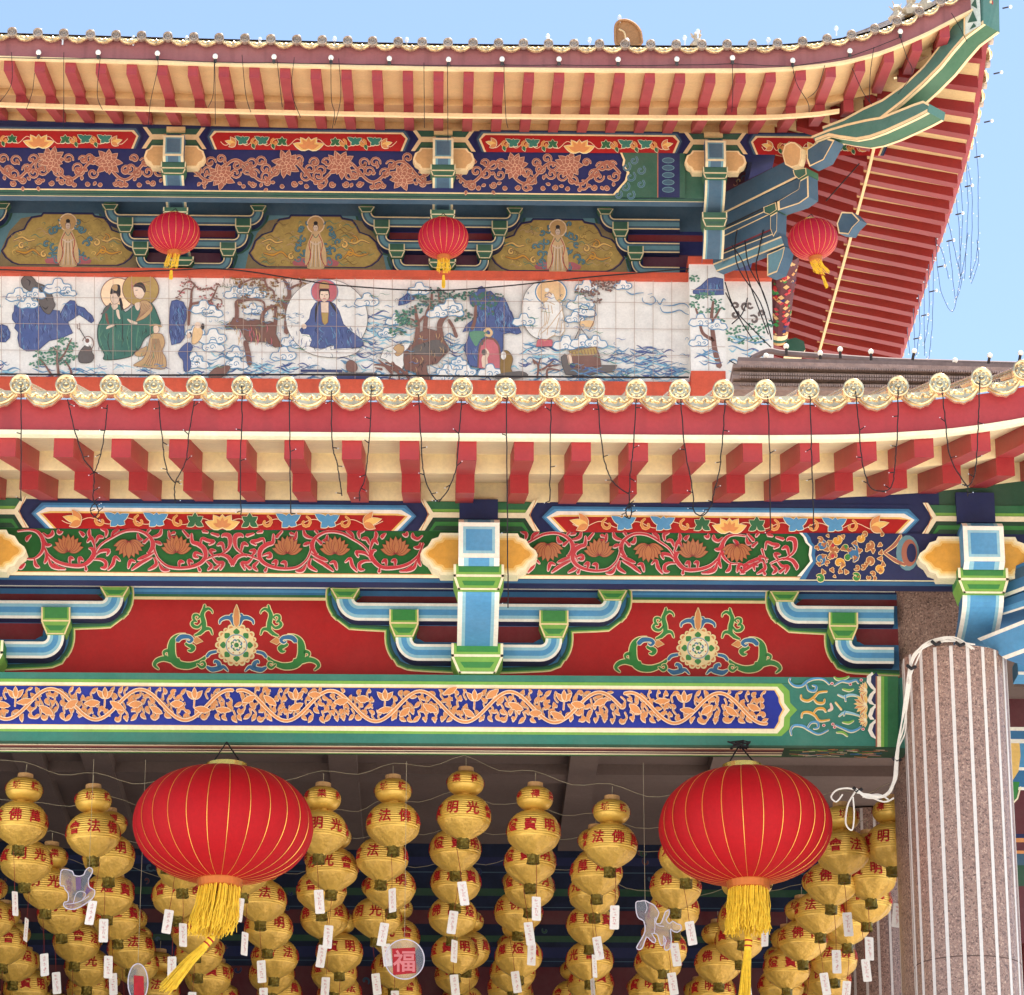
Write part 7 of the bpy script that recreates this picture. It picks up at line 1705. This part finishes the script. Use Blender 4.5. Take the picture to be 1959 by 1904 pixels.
# ---- acrylic ornaments ------------------------------------------------
def acrylic():
    m = bpy.data.materials.new('clear_acrylic'); m.use_nodes = True; b = m.node_tree.nodes['Principled BSDF']
    b.inputs['Base Color'].default_value = (.92, .92, .95, 1); b.inputs['Transmission Weight'].default_value = .92; b.inputs['Roughness'].default_value = .08; b.inputs['IOR'].default_value = 1.2
    MATS['clear_acrylic'] = m
acrylic(); mat('acrylic_edge', (200, 194, 204), .3, var=.05); mat('print_purple', (110, 84, 120), .5, var=.4, scale=20); mat('print_red', (170, 26, 34), .45, var=.25, scale=20)
AY = 25.35
def cutout(name, pts, lab, inner=(), sm=3, cat_='ornament', edge=.0045, printk=None):
    q = catmull(pts, sm, True); org = P(sum(p[0] for p in pts) / len(pts), sum(p[1] for p in pts) / len(pts), AY)
    e = empty(name, org, label=lab, category=cat_)
    W_ = [P(a, b, AY) for a, b in q]; mb = MB(); mb.prism(W_, (0, .012, 0), 'clear_acrylic'); mb.build('panel', e)
    mb = MB(); mb.tube([w + Vector((0, -.004, 0)) for w in W_] + [W_[0] + Vector((0, -.004, 0))], edge, 'acrylic_edge', 5)
    for l in inner: mb.tube([P(a, b, AY) + Vector((0, -.005, 0)) for a, b in catmull(l, 3)], edge * .7, 'acrylic_edge', 4)
    mb.build('rim', e)
    if printk:
        mb = MB()
        for l, k in printk: mb.face([P(a, b, AY) + Vector((0, -.003, 0)) for a, b in l], k)
        mb.build('print', e)
    top = min(W_, key=lambda w: -w.z); mb = MB(); mb.tube([top, top + Vector((0, 0, .5)), Vector((top.x, AY, Z(1447, YB)))], .0016, 'wire_pale', 4); mb.build('thread', e)
    return e
d6 = lambda l: [((150 + a * .2111) / 1.461, (2380 + b * .2111) / 1.461) for a, b in l]
cutout('acrylic_horse', d6([(100, 260), (160, 240), (250, 265), (270, 315), (340, 330), (400, 310), (420, 260), (470, 215), (515, 240), (505, 300), (465, 360), (460, 420), (480, 480), (545, 520), (530, 600), (470, 660), (380, 720), (280, 765), (180, 760), (130, 710), (150, 670), (190, 660), (195, 560), (150, 500), (140, 460), (95, 455), (85, 400)]), 'clear rocking horse cutout hanging before the gold lanterns at left',
    inner=[d6([(260, 690), (300, 560), (370, 530), (430, 570), (380, 640)]), d6([(150, 700), (260, 690), (380, 650), (470, 590)])], printk=[(d6([(290, 350), (360, 340), (365, 500), (300, 520)]), 'print_purple'), (d6([(440, 470), (490, 520), (430, 590), (415, 540)]), 'print_purple')], sm=2)
d8 = lambda l: [((1700 + a * .18377) / 1.461, (2450 + b * .18377) / 1.461) for a, b in l]
cutout('acrylic_horse', d8([(420, 400), (480, 380), (560, 370), (620, 400), (700, 440), (740, 500), (770, 560), (740, 640), (720, 710), (790, 720), (830, 650), (870, 540), (930, 510), (920, 590), (880, 660), (930, 720), (980, 680), (1040, 720), (1100, 740), (1110, 800), (1050, 850), (980, 830), (945, 800), (960, 960), (940, 1090), (880, 1125), (850, 1080), (880, 980), (840, 900), (850, 1020), (800, 1050), (770, 960), (740, 880), (660, 870), (720, 960), (700, 1010), (640, 970), (580, 920), (520, 1080), (470, 1115), (430, 1080), (500, 960), (560, 830), (540, 680), (470, 640), (430, 560)]), 'clear prancing horse cutout hanging left of the right big red lantern',
    inner=[d8([(560, 380), (590, 480), (560, 560)]), d8([(720, 620), (740, 740), (850, 760)]), d8([(700, 640), (710, 760), (700, 860)])], sm=2)
cx_, cy_ = 774, 1835.5
dk = cutout('acrylic_disc', [(cx_ + 37.5 * math.cos(t), cy_ + 38 * math.sin(t)) for t in [2 * math.pi * j / 24 for j in range(24)]], 'clear round disc printed with a red square seal', printk=[([(750, 1815), (794, 1813), (796, 1862), (752, 1866)], 'print_red')])
vs, fs = glyph('福', .17, .02); o_ = P(773, 1839, AY); mb = MB(); mb.mesh([(o_.x + a, AY - .007, o_.z + b) for a, b in vs], fs, 'faint_red'); mb.build('seal', dk)
cutout('acrylic_disc', [(264 + 19 * math.cos(t), 1880 + 36 * math.sin(t)) for t in [2 * math.pi * j / 20 for j in range(20)]], 'clear disc turned nearly edge on, lower left, with red print', printk=[([(256, 1866), (275, 1868), (276, 1910), (256, 1908)], 'print_red')])
# ================================================================== WIRES, BULBS AND ROOF DETAILS
mat('bulb_glass', (250, 244, 228), .2, var=.03); mat('bulb_socket', (60, 56, 58), .5); mat('led_clear', (220, 230, 240), .15, var=.05); mat('wire_blue', (90, 110, 130), .5)
z4 = lambda l: [(a * .3354, 479.1 + b * .3354) for a, b in l]
z5 = lambda l: [(650.2 + a * .3354, 479.1 + b * .3354) for a, b in l]
z6 = lambda l: [(1300.5 + a * .3361, 479.1 + b * .3361) for a, b in l]
EY = YF - .17
ic = empty('icicle_lights', P(900, 760, EY), label='unlit icicle light string with dark wires hanging over the lower red eave', category='light string')
strands = [z4([(120, 770), (122, 1000), (120, 1430)]), z4([(385, 850), (420, 1000), (475, 1180), (535, 1275), (530, 1400), (540, 1440)]), z4([(612, 880), (600, 1010), (575, 1160), (535, 1275)]), z4([(540, 1440), (515, 1480), (540, 1520), (563, 1485), (540, 1440)]),
 z4([(905, 860), (925, 1070), (950, 1250), (1000, 1330)]), z4([(1110, 860), (1080, 1030), (1060, 1200), (1000, 1330), (1000, 1440)]), z4([(1380, 770), (1380, 1000), (1370, 1200), (1375, 1510)]), z4([(1650, 800), (1653, 1100), (1660, 1500)]), z4([(1890, 800), (1895, 1100), (1925, 1230), (1950, 1400)]),
 z5([(180, 770), (175, 940), (165, 1100), (145, 1300), (115, 1370), (115, 1430)]), z5([(448, 820), (465, 1100), (480, 1280), (530, 1400), (565, 1435)]), z5([(695, 850), (682, 1020), (665, 1230), (625, 1350), (565, 1435)]), z5([(955, 830), (950, 1000), (957, 1600), (960, 2040)]), z5([(1205, 850), (1200, 1200), (1197, 1430)]), z5([(1470, 850), (1500, 1150), (1550, 1310), (1645, 1390)]), z5([(1690, 850), (1675, 1100), (1655, 1300), (1650, 1480)]), z5([(1650, 1440), (1632, 1490), (1650, 1530), (1664, 1490), (1650, 1440)]),
 z6([(5, 830), (25, 1100), (75, 1380), (80, 1480), (130, 1510), (180, 1450), (190, 1400), (225, 1250), (245, 1050), (258, 850)]), z6([(500, 830), (510, 1100), (518, 1590)]), z6([(742, 830), (748, 1100), (755, 1300), (762, 1590)]), z6([(1000, 800), (1020, 1000), (1035, 1180), (1080, 1340), (1160, 1370), (1210, 1330), (1228, 1180), (1240, 1000), (1243, 780)]), z6([(1490, 780), (1510, 950), (1540, 1180), (1640, 1350)]), z6([(1708, 720), (1700, 950), (1690, 1180), (1670, 1300), (1640, 1350), (1640, 1400)])]
rng = random.Random(77)
for s_ in strands:
    q = catmull(s_, 8); mb = MB(); pts = []
    for j, (a, b) in enumerate(q):
        pts.append(P(a + rng.uniform(-.8, .8), b, EY + (b - 760) * .0006 + rng.uniform(-.01, .01)))
    mb.tube(pts, .0042, 'wire_dark', 4)
    for p in pts[2::7]:
        d = Vector((rng.choice((-1, 1)) * .03, 0, rng.uniform(-.02, .03))); mb.tube([p, p + d], .0035, 'wire_dark', 4); mb.ball(p + d * 1.2, .0035, 'led_clear', 6, 4)
    mb.build('strand', ic)
# festoon bulbs on the upper fascia
FY = UF - .1
fs_ = empty('festoon_lights', P(900, 105, FY), label='string of round white bulbs along the upper red fascia', category='light string')
bl = [(a * .3354, b * .3354) for a, b in ((220, 300), (560, 300), (898, 305), (1228, 322), (1563, 325), (1888, 330))] + [(650.2 + a * .3354, b * .3354) for a, b in ((282, 335), (620, 340), (925, 338), (1250, 338), (1587, 340), (1922, 338))] + [(1300.5 + a * .3361, b * .3361) for a, b in ((300, 330), (643, 345), (968, 290), (1255, 180))]
pth = []
bp0 = None
for i, (a, b) in enumerate(bl):
    p = P(a, b, FY); mb = MB(); mb.ball(p, .036, 'bulb_glass', 12, 8, 1.1); mb.lathe([(.02, 0), (.024, -.05), (.012, -.06)], p + Vector((0, .01, -.03)), 'bulb_socket', 8); mb.build('bulb', fs_, smooth=True)
    if pth:
        m_ = (pth[-1] + p) / 2; m_.z -= .05; pth.append(m_)
    pth.append(p + Vector((0, .03, -.07)))
mb = MB(); mb.tube([Vector((pth[0].x - 2.5, FY, pth[0].z))] + pth, .005, 'wire_dark', 4); mb.build('cable', fs_)
for l in ([(22, 100), (22, 160), (0, 195)], [(122, 100), (122, 245)], [(192, 108), (186, 180), (196, 210)], [(300, 110), (302, 130), (288, 195), (284, 240)], [(66, 140), (62, 175), (50, 210)], [(410, 115), (408, 180), (398, 205)], [(411, 115), (412, 238)], [(463, 105), (470, 180), (480, 215)], [(530, 115), (540, 205)], [(563, 110), (558, 175), (575, 225)], [(633, 112), (634, 190), (640, 215), (636, 245)], [(648, 112), (652, 185), (640, 240)], [(811, 120), (812, 245)], [(856, 122), (857, 272)], [(964, 120), (965, 160), (968, 225), (972, 245)], [(1401, 122), (1402, 175), (1400, 215)], [(1515, 120), (1524, 160), (1545, 195), (1548, 215)], [(1578, 125), (1564, 170), (1545, 188)], [(1672, 90), (1665, 140), (1663, 195)], [(1720, 65), (1735, 110), (1745, 140), (1718, 180)], [(1820, 25), (1835, 50), (1850, 80)], [(1630, 130), (1650, 175), (1668, 200)]):
    mb = MB(); mb.tube([P(a, b, FY - .03 + (b - 100) * .0003) for a, b in catmull(l, 5)], .0045, 'wire_dark', 4); mb.build('drop_wire', fs_)
# bulbs on the right edge of the roof
sb = empty('edge_lights', EU.pt(3, 0, EU.z0, 1), label='small bulbs on sockets along the right roof edge against the sky', category='light string')
for i in range(12):
    sd = .35 + .95 * i; p = EU.pt(sd, -.24, zcu - .02, 1); mb = MB(); mb.tube([p, p + Vector((.08, 0, .02))], .012, 'bulb_socket', 6); mb.ball(p + Vector((.11, 0, .025)), .024, 'bulb_glass', 10, 6); mb.build('bulb', sb)
# clear little lamps standing on the upper eave tiles
cl = empty('eave_lamps', P(800, 75, TU + .2), label='row of tiny clear lamps standing on the upper eave tiles', category='light string')
for px, py in [(120, 78), (255, 79), (357, 79), (497, 82), (640, 80), (709, 82), (778, 82), (1048, 75), (1128, 82), (1200, 83), (1310, 78), (1335, 66), (1470, 82), (1600, 60)]:
    p = P(px, py, TU + .05); mb = MB(); mb.tube([p - Vector((0, 0, .06)), p + Vector((0, 0, .02))], .012, 'led_clear', 6); mb.ball(p + Vector((0, 0, .04)), .03, 'led_clear', 8, 6, 1.3); mb.build('lamp', cl)
# dangling strings against the sky
dn = empty('dangling_lights', P(1830, 500, 46.5), label='thin light strings dangling from the right roof edge against the sky', category='light string')
zz3 = lambda l: [(1300.5 + a * .3361, b * .3361) for a, b in l]
zl = lambda l: [(1300.5 + a * .3361, 479.1 + (b) * .3361) for a, b in l]
for l in (zz3([(1655, 680), (1690, 850), (1700, 1180), (1690, 1450), (1650, 1588)]), zz3([(1630, 830), (1635, 1000), (1640, 1200), (1620, 1588)]), zz3([(1590, 960), (1610, 1250), (1590, 1500), (1600, 1588)]), zz3([(1640, 940), (1665, 1150), (1655, 1588)]), zz3([(1560, 1030), (1590, 1300), (1600, 1588)]),
          zl([(1455, -100), (1480, 200), (1550, 350), (1590, 200), (1620, 50), (1640, -100)]), zl([(1690, -60), (1700, 60), (1660, 190)]), zl([(1530, -60), (1560, 200), (1575, 280), (1610, 150)]), zl([(1440, 20), (1440, 350), (1420, 600), (1405, 605)]), zl([(1415, 80), (1420, 350), (1390, 560)]), zl([(1395, 150), (1390, 420), (1395, 600)]), zl([(1360, 250), (1365, 450), (1345, 600)]), zl([(1330, 330), (1340, 600)]), zl([(1295, 440), (1310, 590)]), zz3([(1470, 1390), (1500, 1450), (1530, 1588)]), zz3([(1520, 1240), (1560, 1400), (1600, 1588)])):
    q = catmull(l, 6); mb = MB(); pts = [P(a + rng.uniform(-.7, .7), b, 46.5) for a, b in q]; mb.tube(pts, .0045, 'wire_blue', 4)
    for p in pts[1::2]: mb.ball(p + Vector((rng.choice((-1, 1)) * .02, 0, 0)), .011, 'led_clear', 6, 4)
    mb.build('strand', dn)
# porch side ridge with its courses of brown tiles
mat('old_tile', (168, 142, 130), .8, var=.35, scale=10, bump=.6, bscale=30, stain=.4)
mat('old_tile_dark', (128, 110, 104), .85, var=.3, scale=8)
RY = 30.0
rd = empty('tiled_ridge', P(1400, 740, RY), label='weathered brown tiled ridge behind the gold tile ends at right', category='roof ridge')
mb = MB(); n = 9
tl = lambda x: 684 + (x - 1440) * .0265; bl_ = lambda x: 745 + (x - 1400) * .01
for i in range(n):
    f0, f1 = i / n, (i + 1) / n; x0 = 1402 if 1 < i else 1412; x1 = 2200
    ya, yb = [(tl(x0) + (bl_(x0) - tl(x0)) * f) for f in (f0, f1)]; yc, yd = [(tl(x1) + (bl_(x1) - tl(x1)) * f) for f in (f0, f1)]
    dp = -.05 * (i % 3)
    mb.prism([P(x0, ya, RY + dp), P(x1, yc, RY + dp), P(x1, yd, RY + dp), P(x0, yb, RY + dp)], (0, 1.2, 0), 'old_tile' if i % 3 else 'old_tile_dark')
mb.build('courses', rd)
mb = MB(); rng = random.Random(6)
for row in (2, 4, 5, 7):
    for j in range(150):
        x = 1416 + j * 4.6; y = tl(x) + (bl_(x) - tl(x)) * ((row + .5) / n)
        a, b, c_, d = P(x, y - 2.2, RY - .13), P(x + 2.2, y - 2.2, RY - .13), P(x + 2.2, y + 2.2, RY - .13), P(x, y + 2.2, RY - .13); mb.prism([a, b, c_, d], (0, .05, 0), 'old_tile')
mb.build('studs', rd)
mb = MB()
pts = [P(a, b, RY + .3) for a, b in catmull([(1440, 684), (1470, 672), (1500, 676), (1580, 682), (1700, 690), (1820, 694), (1960, 698), (2150, 702)], 5)]; mb.tube(pts, .03, 'old_tile_dark', 6); mb.build('ridge_cable', rd)
rb = empty('ridge_bulbs', P(1600, 670, RY), label='round white bulbs on stems along the brown tiled ridge', category='light string')
for px, py in ((1465.5, 681), (1504, 663), (1569, 676), (1607, 668.6), (1666, 673), (1749, 672), (1827, 690), (1893.5, 680.6), (1952.6, 676)):
    p = P(px, py, RY + .1); mb = MB(); mb.ball(p, .027, 'bulb_glass', 12, 8); mb.tube([p, p + Vector((-.02 * (px > 1700), 0, -.09))], .014, 'bulb_socket', 6); mb.build('bulb', rb, smooth=True)
# round brown ridge ornament above the upper eave
oc = P(1202, 63, 44.0)
og = empty('roof_ornament', oc, label='round brown ornament leaning above the upper roof edge', category='roof ornament')
mat('ornament_brown', (176, 128, 84), .7, var=.25, scale=12, bump=.5, bscale=40)
mb = MB(); q = catmull([(1178, 48), (1186, 40), (1200, 39), (1214, 46), (1224, 58), (1227, 72), (1226, 84), (1200, 88), (1180, 86), (1177, 66)], 4, True); mb.prism([P(a, b, 44.0) for a, b in q], (0, .12, 0), 'ornament_brown'); mb.build('disc', og)
mb = MB(); mb.tube([P(a, b, 43.98) for a, b in q] + [P(*q[0], 43.98)], .02, 'ornament_brown', 5); mb.tube([P(a, b, 43.96) for a, b in catmull([(1184, 56), (1194, 62), (1196, 76), (1186, 84)], 4)], .012, 'upcreamline', 4); mb.build('rim', og)
mb = MB(); p = P(1185, 34, 44.0); mb.tube([P(1186, 44, 44), p], .015, 'led_clear', 6); mb.ball(p, .03, 'led_clear', 8, 6, 1.4); mb.build('finial_lamp', og)
# small ceramic figures on the corner tiles
mat('ceramic', (206, 188, 160), .35, var=.4, scale=14)
for i, (px, py, s_) in enumerate(((1334, 76, 1), (1716, 25, 1.2), (1742, 10, 1.3), (1770, 3, 1.3))):
    g = random.Random(i); p = P(px, py, TU + .3); mb = MB()
    mb.lathe([(.06 * s_, -.16), (.09 * s_, -.08), (.05 * s_, .0), (.035 * s_, .03), (.05 * s_, .07), (.03 * s_, .11), (0, .13)], p, 'ceramic', 8, lambda a, z: 1 + .25 * math.sin(3 * a + z * 30)); 
    for j in range(5): a = g.uniform(0, 6.28); mb.tube([p, p + Vector((math.cos(a) * .09, math.sin(a) * .05, g.uniform(.02, .16))) * s_], [.02, .006], 'ceramic', 5)
    o = mb.build('ceramic_figure', None, origin=p); o['label'] = ['small spiky ceramic figure on the upper eave tiles, set apart from the corner ones', 'leftmost ceramic figure on the rising roof corner', 'middle ceramic figure on the rising roof corner', 'ceramic figure nearest the tip of the roof corner'][i]; o['category'] = 'roof figure'
# white cable bundle tied round the column head
cbn = empty('white_cables', P(1740, 1300, YC1 - .45), label='bundle of white cables tied round the column head and looped below the beam', category='cables')
main = [(1862, 1238), (1820, 1222), (1775, 1232), (1748, 1262), (1738, 1320), (1728, 1390), (1718, 1440), (1712, 1490), (1696, 1518), (1660, 1522), (1640, 1512)]
rng = random.Random(12)
for j in range(6):
    pts = [(a + rng.uniform(-5, 5), b + rng.uniform(-5, 5)) for a, b in main]; mb = MB()
    Ys = lambda a, b: (YC1 - rC - .03 - .0 if b < 1300 else YC1 - rC + .02 + min(1, (b - 1300) / 120) * .35)
    mb.tube([P(a, b, Ys(a, b)) for a, b in catmull(pts, 5)], .0055, 'cable_white', 5); mb.build('cable', cbn)
for l in ([(1640, 1512), (1620, 1508), (1600, 1512), (1590, 1525), (1600, 1534), (1612, 1520)], [(1636, 1515), (1622, 1540), (1618, 1575), (1630, 1588), (1634, 1560), (1632, 1525)], [(1700, 1530), (1680, 1520), (1650, 1525)], [(1710, 1527), (1690, 1534), (1655, 1520)]):
    mb = MB(); mb.tube([P(a, b, YC1 + .0) for a, b in catmull(l, 5)], .0065, 'cable_white', 5); mb.build('cable', cbn)
for px, py in ((1790, 1232), (1836, 1234), (1743, 1278), (1715, 1455), (1640, 1512)):
    mb = MB(); p = P(px, py, YC1 - rC - .05 if py < 1300 else YC1); mb.tube([p + Vector((-.03, 0, .02)), p + Vector((0, -.01, -.01)), p + Vector((.035, 0, .01))], .014, 'wire_dark', 5); mb.build('tie', cbn)
# black wires in front of the corner arms and along the coping
bw_ = empty('black_wires', P(1430, 560, 44.2), label='tangle of black wires hanging from the corner bracket to the parapet', category='cables')
for l in ([(1387, 540), (1405, 590), (1440, 630), (1475, 665)], [(1400, 470), (1420, 500), (1440, 560), (1470, 640)], [(1410, 440), (1406, 480), (1416, 520), (1455, 580), (1476, 650)], [(1425, 460), (1433, 510), (1460, 560), (1478, 620)], [(1460, 440), (1452, 480), (1447, 520), (1470, 590)], [(1388, 560), (1415, 610), (1440, 650)], [(1400, 620), (1420, 600), (1430, 570)], [(1660, 295), (1620, 340), (1580, 385)], [(1395, 690), (1420, 700), (1440, 680), (1470, 672)]):
    mb = MB(); mb.tube([P(a, b, 44.1) for a, b in catmull(l, 5)], .009, 'wire_dark', 5); mb.build('wire', bw_)
mb = MB(); mb.tube([P(a, b, 45.1) for a, b in catmull([(-200, 510), (0, 516), (160, 521), (330, 517), (400, 514), (470, 519), (560, 533), (650, 546), (820, 556), (960, 548), (1120, 531), (1200, 524), (1320, 514)], 6)], .010, 'wire_dark', 5)
o = mb.build('slack_cable', None, origin=P(600, 540, 45.1)); o['label'] = 'black slack cable sagging along the top of the tiled mural'; o['category'] = 'cables'
mb = MB(); mb.tube([P(a, b, 45.1) for a, b in catmull([(-200, 716), (0, 716), (300, 718), (600, 717), (900, 720), (1200, 722), (1318, 722)], 4)], .014, 'wire_dark', 5)
o = mb.build('taut_cable', None, origin=P(600, 716, 45.1)); o['label'] = 'black taut cable running along the foot of the tiled mural'; o['category'] = 'cables'
# ================================================================== GROUND
mat('ground_paving', (196, 192, 186), .85, var=.12, scale=.6, bump=.2, bscale=8)
mb = MB(); mb.face([(-1500, -1500, 0), (1500, -1500, 0), (1500, 1500, 0), (-1500, 1500, 0)], 'ground_paving')
g = mb.build('ground'); g['kind'] = 'structure'
